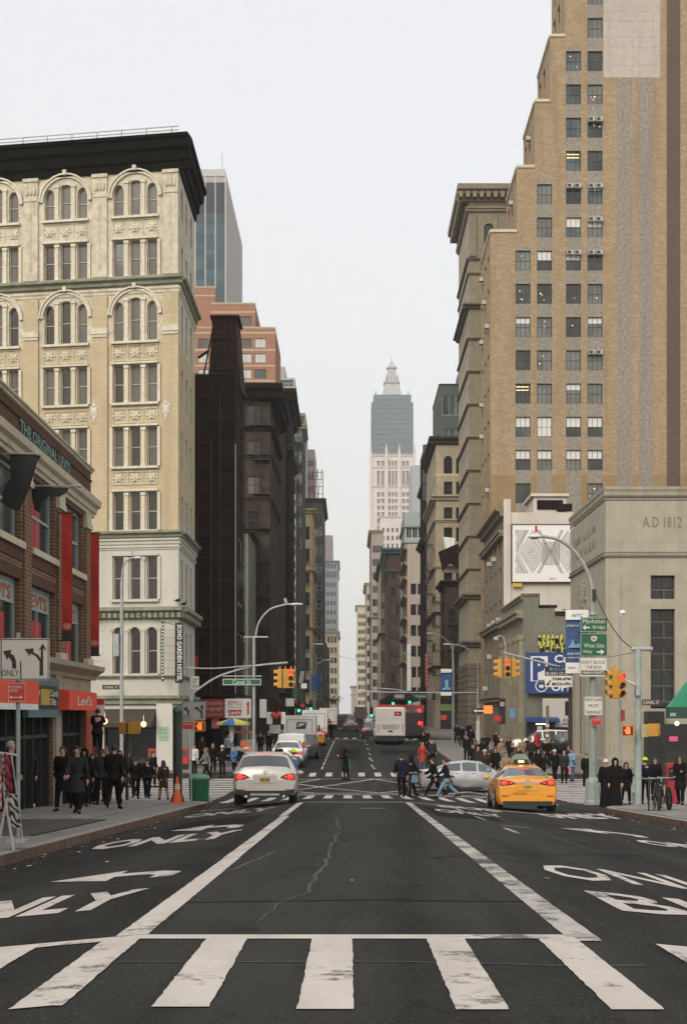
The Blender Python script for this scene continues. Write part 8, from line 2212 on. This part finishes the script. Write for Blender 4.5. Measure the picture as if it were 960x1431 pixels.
b = MB(); b.box(-.05, -.43, .55, .5, -.41, 1.5, 0); b.box(-.02, -.45, 1.0, .46, -.432, 1.12, 1); part(fc, 'menu_panel', b, [mat('cart_orange', (.6, .14, .04), .6), WL_])
for s in (-.45, .45): b = MB(); b.lathe((s, -.3, .22), [(.22, -.04), (.22, .04)], 14, ax='x'); part(fc, 'wheel', b, M_RUBBER)
for lab, x, m in (('red newspaper box left of the yellow one', 214, M_RED), ('yellow newspaper box between two red ones', 228, mat('box_yellow', (.55, .38, .04), .5)), ('red newspaper box right of the green post', 258, M_RED), ('orange red newspaper box next to the yellow one', 238, JB)):
    d = 82.5; rt = root('newspaper_box', lab, 'newspaper box', (wx(x, d), d, surf(wx(x, d), d)), 'newspaper boxes at the hotel corner')
    b = MB(); rbox(b, -.24, -.22, .3, .24, .22, 1.2, .04); part(rt, 'cabinet', b, m); b = MB(); b.box(-.2, -.18, 0, .2, .18, .3); part(rt, 'stand', b, M_DARK); b = MB(); b.box(-.17, -.235, .75, .17, -.221, 1.08); part(rt, 'window', b, G_SHADE)
# ---- centre / far signals
fm = pole('signal_mast', 'far mast with long straight arm and green traffic lights over the avenue', 142, 667, 962, .12, .1, M_GREY, 'mast')
lamp_arm(fm, 142, [(667, 968), (600, 968), (505, 967)], .07); lamp_arm(fm, 142.2, [(588, 978), (575, 970), (555, 964), (530, 962)], .06)
for lab, x, y, d, l in (('far traffic light with green lamp left of the street signs', 549, 971, 142, 'green'), ('far traffic light with green lamp right of the street signs', 572, 969, 142, 'green'), ('green traffic light over the queue in the left lane', 418, 979, 125, 'green'), ('small green traffic light farther along the left kerb', 434.5, 979, 150, 'green'),
                        ('green traffic light just left of the red-roofed bus', 519, 988, 190, 'green')):
    signal(lab, wx(x, d), d-.3, wz(y, d), 0, l, 1.0 if d < 180 else 1.3, 'green traffic lights down the avenue', m=M_DARK)
sign('street_name_sign', 'far grey street name sign between the two green lights', 141.5, 551, 565, 970, 976, mat('far_sign_grey', (.2, .22, .2), .5), [('Lispenard', 553, 563, 971.5, 974.5, WL_)], None); sign('street_name_sign', 'far dark green street name sign right of the right green light', 141.5, 578, 598, 970, 976, M_SIGNG, [('Broadway', 581, 595, 971.5, 974.5, WL_)], None)
for lab, d, x, yt, pts, hd in (('street lamp with arm reaching left over the right row', 175, 634, 925, [(634, 925), (632, 908), (622, 893), (610, 886), (606, 885)], -1), ('street lamp with long arm left of the ornate block', 140, 668, 940, [(668, 940), (664, 920), (650, 905), (632, 900)], -1),
                               ('short street lamp arm on the far right row', 240, 575, 925, [(575, 925), (575, 918), (571, 913)], -1), ('street lamp on the left row above the queue', 150, 434, 925, [(434, 925), (434, 903), (440, 900)], 1), ('curved street lamp farther down the left row', 190, 440, 945, [(440, 945), (444, 928), (452, 923), (455, 922)], 1)):
    rt = pole('street_lamp', lab, d, x, yt, .09, .07, M_GREYG, 'street lamp'); lamp_arm(rt, d, pts, .05, head=hd, hl=.9)
sg2 = banner('street_banner', 'blue street banner on the far lamp post at the right kerb', wx(615.5, 136), wx(631, 136), 136, wz(970, 136), wz(935, 136), M_SIGNB)
X, Z = px(135.9); 
for ya, yb in ((940, 934.8), (972, 967)): b = MB(); b.box(X(615.5), 135.86, Z(ya), X(631), 135.9, Z(yb)); part(sg2, 'white_band', b, M_WHITE, world=True)
b = MB(); b.box(X(622), 135.85, Z(962), X(626), 135.9, Z(950)); b.box(X(618), 135.85, Z(964), X(629), 135.9, Z(961)); part(sg2, 'picture', b, mat('banner_lightblue', (.2, .4, .6), .5), world=True)
rt = pole('banner_post', 'dark post carrying the blue banner at the far right kerb', 136.3, 632.5, 900, .09, .07, M_GREYG)
rt = sign('vertical_shop_sign', 'red vertical neon shop sign far down the right row', 200, 594, 598, 912, 962, mat('neon_red_off', (.30, .03, .04), .5), [], None)
b = MB(); X, Z = px(199.9)
for k in range(8): b.box(X(595), 199.88, Z(918+k*5.5), X(597), 199.9, Z(915+k*5.5))
part(rt, 'letters', b, mat('neon_pale', (.6, .35, .33), .5), world=True)['kind'] = 'stuff'
# lamp pole with one-way sign
op = pole('sign_post', 'pole with white wrapped base and one-way sign before the ornate block', 96, 668.5, 984, .11, .10, M_GREYG)
X, Z = px(96); b = MB(); b.lathe((X(668), 96, surf(X(668), 96)), [(.17, 0), (.16, .1), (.15, 2.4), (.12, 2.5)], 10); part(op, 'wrapped_base', b, mat('wrap_white', (.42, .43, .40), .6), world=True)
sign('one_way_sign', 'black one-way sign with white arrow pointing left', 95.8, 660, 680, 989.5, 997.5, M_BLACK, [], None, shapes=(([(661.5, 993.3), (665, 990.5), (665, 992.4), (678, 992.4), (678, 994.4), (665, 994.4), (665, 996.2)], WL_),))
for lab, x0, x1, yt, yb in (('orange lit pedestrian hand box by the one-way sign', 676, 688, 986, 997), ('red sign on the pole left of the pilasters', 690, 700, 1000, 1008)):
    rt = sign('orange_signal', lab, 95.6, x0, x1, yt, yb, E_ORANGE if 'hand' in lab else M_SIGNR, [], None, th=.15)
sign('round_cafe_sign', 'dark hanging sign with white ring emblem on the pilastered wall', 115.8, 697, 706, 976, 1012, M_BLACK, [], None, shapes=(([(701.5+3.2*math.cos(a*math.pi/6), 984+3.2*math.sin(a*math.pi/6)) for a in range(12)], WL_), ([(701.5+1.7*math.cos(a*math.pi/4), 984+1.7*math.sin(a*math.pi/4)) for a in range(8)], M_SIGNG)))
sign('blue_poster', 'small light blue poster between the pilasters of the graffiti building', 113.5, 712, 719, 990, 1003, mat('poster_blue', (.1, .3, .6), .5), [], None)
rt = sign('wall_sign', 'green and white small street sign far right below the blue banner', 137, 616, 631, 984, 993, mat('sign_leaf', (.12, .25, .06), .5), [], None); sign('wall_sign', 'orange sign board on the far right kerb under the banner', 137, 616, 624, 999, 1006, JB, [], None)
wp = pole('wooden_post', 'weathered timber post with stickers before the white board', 98, 764.5, 986, .12, .11, mat('timber', (.22, .17, .10), .9, var=.3))
X, Z = px(97.8); b = MB()
for k in range(4): b.box(X(764.5)-.125, 97.84, Z(1016+k*7), X(764.5)+.125, 97.88, Z(1012+k*7))
part(wp, 'sticker', b, M_SIGNW, world=True)['kind'] = 'stuff'
# ---- right: mast with the BUSES ONLY sign and the red cluster
rm = pole('signal_mast', 'dark mast behind the direction signs carrying the right traffic light arm', 80, 796.5, 905, .13, .11, M_DARK, 'mast')
lamp_arm(rm, 80, [(796, 935), (770, 929), (735, 920), (703, 912)], .06)
b = MB(); X, Z = px(80); b.tube([(X(706), 80, Z(925)), (X(706), 80, Z(905)), (X(704), 80, Z(892)), (X(699), 80, Z(888)), (X(694), 80, Z(890))], .04, 6); b.ell((X(693), 80, Z(893)), .16, .16, .14, 10, 6); part(rm, 'camera_arm', b, M_GREY, world=True)
cluster('orange yellow traffic light with red lamp on the right mast arm', 708, 921, 80, 'red', [(0, -.25, 0, 'red')]); cluster('yellow traffic light left of the right red one', 697, 921, 80, 'red', [(0, 0, -90, '')]); cluster('yellow traffic light right of the right red one', 717.5, 921, 80, 'red', [(0, 0, 90, '')])
bl_s = sign('bus_lane_sign', 'black and white BUSES ONLY bus lane sign below the right mast arm', 79.2, 761, 799, 931, 960, M_BLACK, [('BUS LANE', 768, 796, 933, 937, mat('pale_blue_letters', (.2, .35, .6), .5)), ('BUSES ONLY', 763, 797, 939, 943.5, WL_)], None, shapes=(([(761, 944.5), (799, 944.5), (799, 960), (761, 960)], WL_),))
X, Z = px(79.18); 
for s, x0, x1, ya, yb in (('7AM-6PM', 771, 797, 946.5, 951), ('MON-FRI', 771, 797, 953.5, 958)):
    t = lettering(s, X(x0), Z(yb), X(x1), Z(ya), 79.18, 0, .03); part(bl_s, 'lettering', t, M_BLACK, world=True)
b = MB(); b.prism([(X(763), 79.17, Z(958)), (X(768), 79.17, Z(957.5)), (X(766.6), 79.17, Z(956)), (X(769.5), 79.17, Z(951)), (X(768.3), 79.17, Z(950)), (X(765), 79.17, Z(955)), (X(763.4), 79.17, Z(953.5))], (0, .004, 0)); part(bl_s, 'arrow_symbol', b, M_BLACK, world=True)
# ---- near right: big lamp pole with direction signs
bp = pole('street_lamp', 'big grey green lamp pole with direction signs on the right corner', 53.2, 828, 832, .155, .11, M_GREYG, 'street lamp', base_=.30, n=12)
lamp_arm(bp, 53.2, [(828, 834), (825, 812), (815, 788), (800, 768), (780, 754), (762, 750), (757, 749)], .065, head=-1, hl=.52)
X, Z = px(53.2); b = MB(); b.box(X(826.5), 53.0, Z(840), X(831.5), 53.3, Z(824)); part(bp, 'clamp', b, M_DARK, world=True)
for (y, ) in ((1010,), (940,), (860,)):
    b = MB(); b.lathe((X(828), 53.2, Z(y)), [(.15, 0), (.16, .02), (.16, .08), (.15, .1)], 12); part(bp, 'clamp', b, M_GREY, world=True)
D = 52.9
sign('direction_sign', 'green Manhattan Bridge direction sign with white arrow', D, 810.5, 848.5, 863, 883.5, M_SIGNG, [('Manhattan', 814, 845, 865, 871, WL_), ('Bridge', 828, 845, 874, 880, WL_)], WL_, .012, shapes=(([(813.5, 877), (818, 873), (818, 876), (824, 876), (824, 878), (818, 878), (818, 881)], WL_),))
ws_s = sign('direction_sign', 'green West Side Hwy direction sign with shield and white arrow', D, 810.5, 848.5, 885, 917.5, M_SIGNG, [('West Side', 815.5, 844, 899, 905, WL_), ('Hwy', 815, 827, 908, 914, WL_)], WL_, .012, shapes=(([(844, 911), (839, 907), (839, 910), (833.5, 910), (833.5, 912), (839, 912), (839, 915)], WL_), ([(826, 889.5), (829.5, 888.5), (833, 889.5), (834, 892), (832.5, 895.5), (829.5, 896.5), (826.5, 895.5), (825, 892)], WL_)))
t = lettering('9A', wx(826.8, D), wz(894.8, D), wx(832.2, D), wz(890.4, D), D-.012); part(ws_s, 'route_number', t, M_BLACK, world=True)
db_s = sign('rule_sign', "white DON'T BLOCK THE BOX sign under the direction signs", D, 809.5, 848, 918.5, 946, M_SIGNW, [("DON'T BLOCK", 812, 845, 923, 927.5, M_BLACK), ('THE BOX', 818, 840, 930, 934.5, M_BLACK)], M_BLACK, .012, shapes=(([(812, 937), (845.5, 937), (845.5, 943), (812, 943)], M_BLACK),))
t = lettering('FINE+2 POINTS', wx(814, D), wz(942, D), wx(843.5, D), wz(938.2, D), D-.012, 0, .03); part(db_s, 'lettering', t, WL_, world=True)
sign('rule_sign', 'white RIGHT LANE MUST TURN RIGHT sign on the big lamp pole', D, 815.5, 842, 973, 1000, M_SIGNW, [('RIGHT LANE', 817.5, 840, 975.5, 980, M_BLACK), ('MUST', 822, 836, 984, 988.5, M_BLACK), ('TURN RIGHT', 817.5, 840, 993, 997.5, M_BLACK)], M_BLACK, .012)
sign('parking_rule_sign', 'small red parking rule sign low on the big lamp pole', D, 826, 840, 1003, 1014, M_SIGNR, [('NO STANDING', 828, 838.5, 1005, 1007, WL_)], WL_, .006)
bnr = banner('street_banner', 'blue and white NYC street banner left of the green direction signs', wx(790, 53.6), wx(822, 53.6), 53.6, wz(941, 53.6), wz(852, 53.6), mat('banner_blue', (.035, .10, .26), .55, var=.5, scale=1.2))
X, Z = px(53.5); 
for ya, yb in ((866, 852), (941, 926)): b = MB(); b.box(X(790), 53.5, Z(ya), X(822), 53.53, Z(yb)); part(bnr, 'white_band', b, M_WHITE, world=True)
for s, x0, x1, ya, yb, m in (('NYC', 799, 814, 857.5, 862.5, mat('nyc_blue', (.05, .25, .5), .5)), ('START A', 791.5, 808, 873, 876, WL_), ('ONE WORLD', 792, 818, 912, 915.5, WL_), ('OBSERVATORY', 792, 818, 918, 920, WL_), ('CIVIC', 793, 803, 932, 934.5, M_DARK)):
    part(bnr, 'lettering', lettering(s, X(x0), Z(yb), X(x1), Z(ya), 53.49), m, world=True)
b = MB(); b.prism([(X(793), 53.5, Z(905)), (X(810), 53.5, Z(905)), (X(810), 53.5, Z(899)), (X(803), 53.5, Z(901)), (X(800), 53.5, Z(893)), (X(797), 53.5, Z(901))], (0, .02, 0)); part(bnr, 'picture', b, mat('banner_skyline', (.22, .38, .55), .6), world=True)
# signal arm pole on the right corner
ap = pole('signal_mast', 'pale grey mast with short arms on the right corner behind the yellow signals', 50.5, 891, 906, .13, .11, mat('pale_green_grey', (.32, .38, .36), .5), 'mast', n=12)
lamp_arm(ap, 50.5, [(887, 957), (868, 948), (848, 937)], .045, mat('white_arm', (.6, .58, .54), .5))
X, Z = px(50.5); b = MB(); b.lathe((X(882), 50.5, Z(907)), [(.07, -.0), (.08, .1), (.08, .72), (.05, .75)], 8, ax='x'); b.box(X(886), 50.2, Z(972), X(891), 50.6, Z(958)); part(ap, 'fittings', b, M_GREY, world=True)
for lab, x, rz, l, yt in (('yellow traffic light in profile on the short right arm', 858.5, -75, '', 935), ('yellow traffic light with red lamp on the short right arm', 867.5, 15, 'red', 940)):
    signal(lab, wx(x, 50), 50.2, wz(yt, 50), R(rz), l, .98 if l == '' else .85, 'traffic lights over the junction')
ped('orange pedestrian signal with lit hand on the right corner', wx(877, 50), 50, wz(1021, 50), R(-12), 'hand', .44, .40, mat('signal_orange', (.6, .2, .03)))
ped('yellow pedestrian signal seen side-on at the right corner', wx(913, 50.2), 50.2, wz(1020, 50.2), R(150), None, .38, .44)
b = MB(); X, Z = px(50.4); b.box(X(895), 50.3, Z(1030), X(907), 50.5, Z(1012)); solo('signal_box', b, mat('signal_pale_yellow', (.42, .38, .24), .5), 'flat pale yellow backed signal box on the right corner mast', 'signal box')
sign('street_name_sign', 'dark CANAL ST street sign beside the right corner mast', 50.2, 896.5, 922, 977.5, 985.5, M_BROWN, [('CANAL ST', 898, 920.5, 979, 984, WL_)], None)
tp = pole('lamp_post', 'thin grey post topped by a white globe lamp on the right corner', 52, 866, 860, .055, .045, M_GREY, 'lamp post')
X, Z = px(52); b = MB(); b.ell((X(869.5), 52, Z(856)), .12, .12, .09, 12, 8); b.tube([(X(866), 52, Z(862)), (X(869.5), 52, Z(858))], .03, 6); part(tp, 'globe', b, M_WHITE, world=True, smooth=True)
b = MB(); b.box(X(868), 51.9, Z(1008), X(872), 52, Z(992)); part(tp, 'orange_tag', b, JB, world=True)
gy_ = pole('bollard', 'short grey green bollard between the women on the right corner', 53, 889, 1085, .16, .15, M_GREYG, 'bollard')
b = MB(); X, Z = px(52.9); b.prism([(X(882), 52.8, Z(1108)), (X(893), 52.8, Z(1108)), (X(892), 52.8, Z(1088)), (X(888), 52.8, Z(1082)), (X(884), 52.8, Z(1090))], (0, .15, 0)); solo('plastic_bag', b, CLO['white'], 'white plastic sack leaning on the bollard of the right corner', 'bag')
rb = root('newspaper_box', 'tall red newspaper box behind the bicycles on the right corner', 'newspaper box', (wx(938, 51), 51, surf(wx(938, 51), 51)))
b = MB(); rbox(b, -.20, -.2, .25, .2, .2, 1.55, .04); part(rb, 'cabinet', b, mat('box_dark_red', (.33, .02, .03), .5)); b = MB(); b.box(-.15, -.215, .95, .15, -.201, 1.4); part(rb, 'window', b, G_DARK); b = MB(); b.box(-.26, -.25, 0, .26, .25, .25); part(rb, 'stand', b, mat('box_dark_red', (0, 0, 0)))
# vendor stall at the right edge
vs = root('vendor_stall', 'dark vendor stall with pink sign under the green canopy', 'stall', (wx(955, 72), 72, surf(22, 72)))
X, Z = px(72); b = MB(); b.box(X(923), 72, Z(1050), X(990), 74, Z(1012)); part(vs, 'cabin', b, M_BLACK, world=True)
b = MB(); b.box(X(934), 71.9, Z(1036), X(946), 71.95, Z(1029)); part(vs, 'pink_sign', b, mat('pink_sign', (.65, .08, .22), .5), world=True)
b = MB(); b.ell((X(944), 71.8, Z(1011)), .11, .11, .11, 10, 7); part(vs, 'globe_lamp', b, E_WHITE, world=True, smooth=True)
b = MB(); b.box(X(925), 71.5, Z(1105), X(990), 74, Z(1050)); part(vs, 'counter', b, M_DARK, world=True)
# overhead wires
def wire(lab, p, q, sag, r=.012):
    P = [Vector(p)+(Vector(q)-Vector(p))*t/14-Vector((0, 0, sag*4*(t/14)*(1-t/14))) for t in range(15)]
    b = MB(); b.tube(P, r, 4); solo('overhead_wire', b, M_DARK, lab, 'wire')
wire('thick drooping cable from the big lamp pole to the right corner mast', (wx(830, 53.2), 53.2, wz(826, 53.2)), (wx(884, 50.5), 50.5, wz(906, 50.5)), .35, .018)
wire('thin wire across the avenue above the buses', (wx(455, 110), 110, wz(912, 110)), (wx(700, 110), 110, wz(940, 110)), .5, .014)
wire('wire from the tall lamp pole to the hotel sign', (wx(172, 78), 78, wz(852, 78)), (wx(244, 81), 81, wz(873, 81)), .05, .016)
wire('thin wire from the direction signs to the right corner mast', (wx(848, 52), 52, wz(918, 52)), (wx(886, 50.5), 50.5, wz(911, 50.5)), .02, .01)
for lab, x, y in (('pigeon on the dentilled cornice of the cream building', 248.5, 839), ('second pigeon on the cornice corner of the cream building', 257, 844)):
    d = 81.8; X, Z = px(d); b = MB(); b.ell((X(x), d, Z(y)), .15, .08, .08, 8, 6); b.ell((X(x)+.12, d, Z(y)+.1), .05, .05, .05, 6, 5); b.prism([(X(x)-.12, d-.03, Z(y)), (X(x)-.12, d+.03, Z(y)), (X(x)-.28, d+.02, Z(y)-.06), (X(x)-.28, d-.02, Z(y)-.06)], (0, 0, .02)); solo('pigeon', b, M_SOOTD, lab, 'pigeon')
# awnings and dark fascias along the left row
for lab, y0, y1, c in (('dark awning over the shops of the stone loft building', 150.5, 167, 'brown'), ('black fascia over the shops of the dark loft building', 186, 205, 'black'), ('faded red awning under the quoined building', 222, 234, 'red'), ('dark blue awning under the ochre building', 262, 282, 'navy')):
    X_ = wx(378, 150) if y0 < 170 else -8.4; z0 = sz(-8, y0)+2.9
    b = MB(); b.prism([(X_, y0, z0+1.1), (X_+1.5, y0, z0+.3), (X_+1.5, y0, z0), (X_, y0, z0)], (0, y1-y0, 0)); solo('shop_awning', b, CLO[c], lab, 'awning', 'awnings along the left row')
# bare street trees far down the left kerb
def tree(lab, x, d, h):
    X_ = wx(x, d); z0 = surf(X_, d); rt = root('street_tree', lab, 'tree', (X_, d, z0), 'bare trees far down the kerbs'); r_ = random.Random(int(x*7)); b = MB(); tips = []
    def br(p, dv, l, r, lv):
        q = p+dv*l; b.tube([p, (p+q)/2+Vector((r_.uniform(-.1, .1), r_.uniform(-.1, .1), 0))*l*.4, q], [r, r*.85, r*.65], 5, cap=False)
        if lv == 0: tips.append(q); return
        for k in range(3 if lv > 1 else 4): nd = (dv+Vector((r_.uniform(-.8, .8), r_.uniform(-.8, .8), r_.uniform(-.1, .5)))).normalized(); br(q, nd, l*r_.uniform(.6, .8), r*.6, lv-1)
    br(Vector((0, 0, 0)), Vector((0, 0, 1)), h*.36, .14, 4); part(rt, 'trunk', b, M_SOOT)
    c = MB()
    for t in tips:
        for k in range(2): p = t+Vector([r_.uniform(-.3, .3) for _ in range(3)]); s = .12; u = Vector([r_.uniform(-1, 1) for _ in range(3)]).normalized()*s; w = Vector([r_.uniform(-1, 1) for _ in range(3)]).normalized()*s; c.poly([p-u, p+w, p+u, p-w])
    part(rt, 'crown', c, mat('dry_leaves', (.12, .08, .03), .9))['kind'] = 'stuff'
tree('small nearly bare street tree far along the left kerb', 465, 300, 5.5); tree('second nearly bare street tree farther along the left kerb', 472, 420, 6)

# kerbside litter: leaves, paper scraps, cup lids
b = MB(); rl = random.Random(11)
for k in range(420):
    if k % 2: y = rl.uniform(12, 48); x = -4.58+rl.uniform(.02, .5)**1.0
    else: y = rl.uniform(24, 43); x = 7.95-rl.uniform(.02, .5)
    if k % 9 == 0: x = rl.uniform(-4, 7); y = rl.uniform(9, 50)
    s = rl.uniform(.012, .045); a = rl.uniform(0, 6.28); z = gz(x, y)+.012
    c_, q_ = math.cos(a)*s, math.sin(a)*s
    b.poly([(x-c_, y-q_, z), (x+q_, y-c_, z+.004), (x+c_, y+q_, z+.008), (x-q_, y+c_, z+.003)], 0 if rl.random() < .7 else 1)
o = obj('litter', b.mesh('litter', [mat('dead_leaf', (.12, .07, .03), .9), mat('paper_scrap', (.45, .42, .38), .9)])); o['kind'] = 'stuff'; o['label'] = 'scraps of paper and dead leaves along the kerbs'; o['category'] = 'litter'
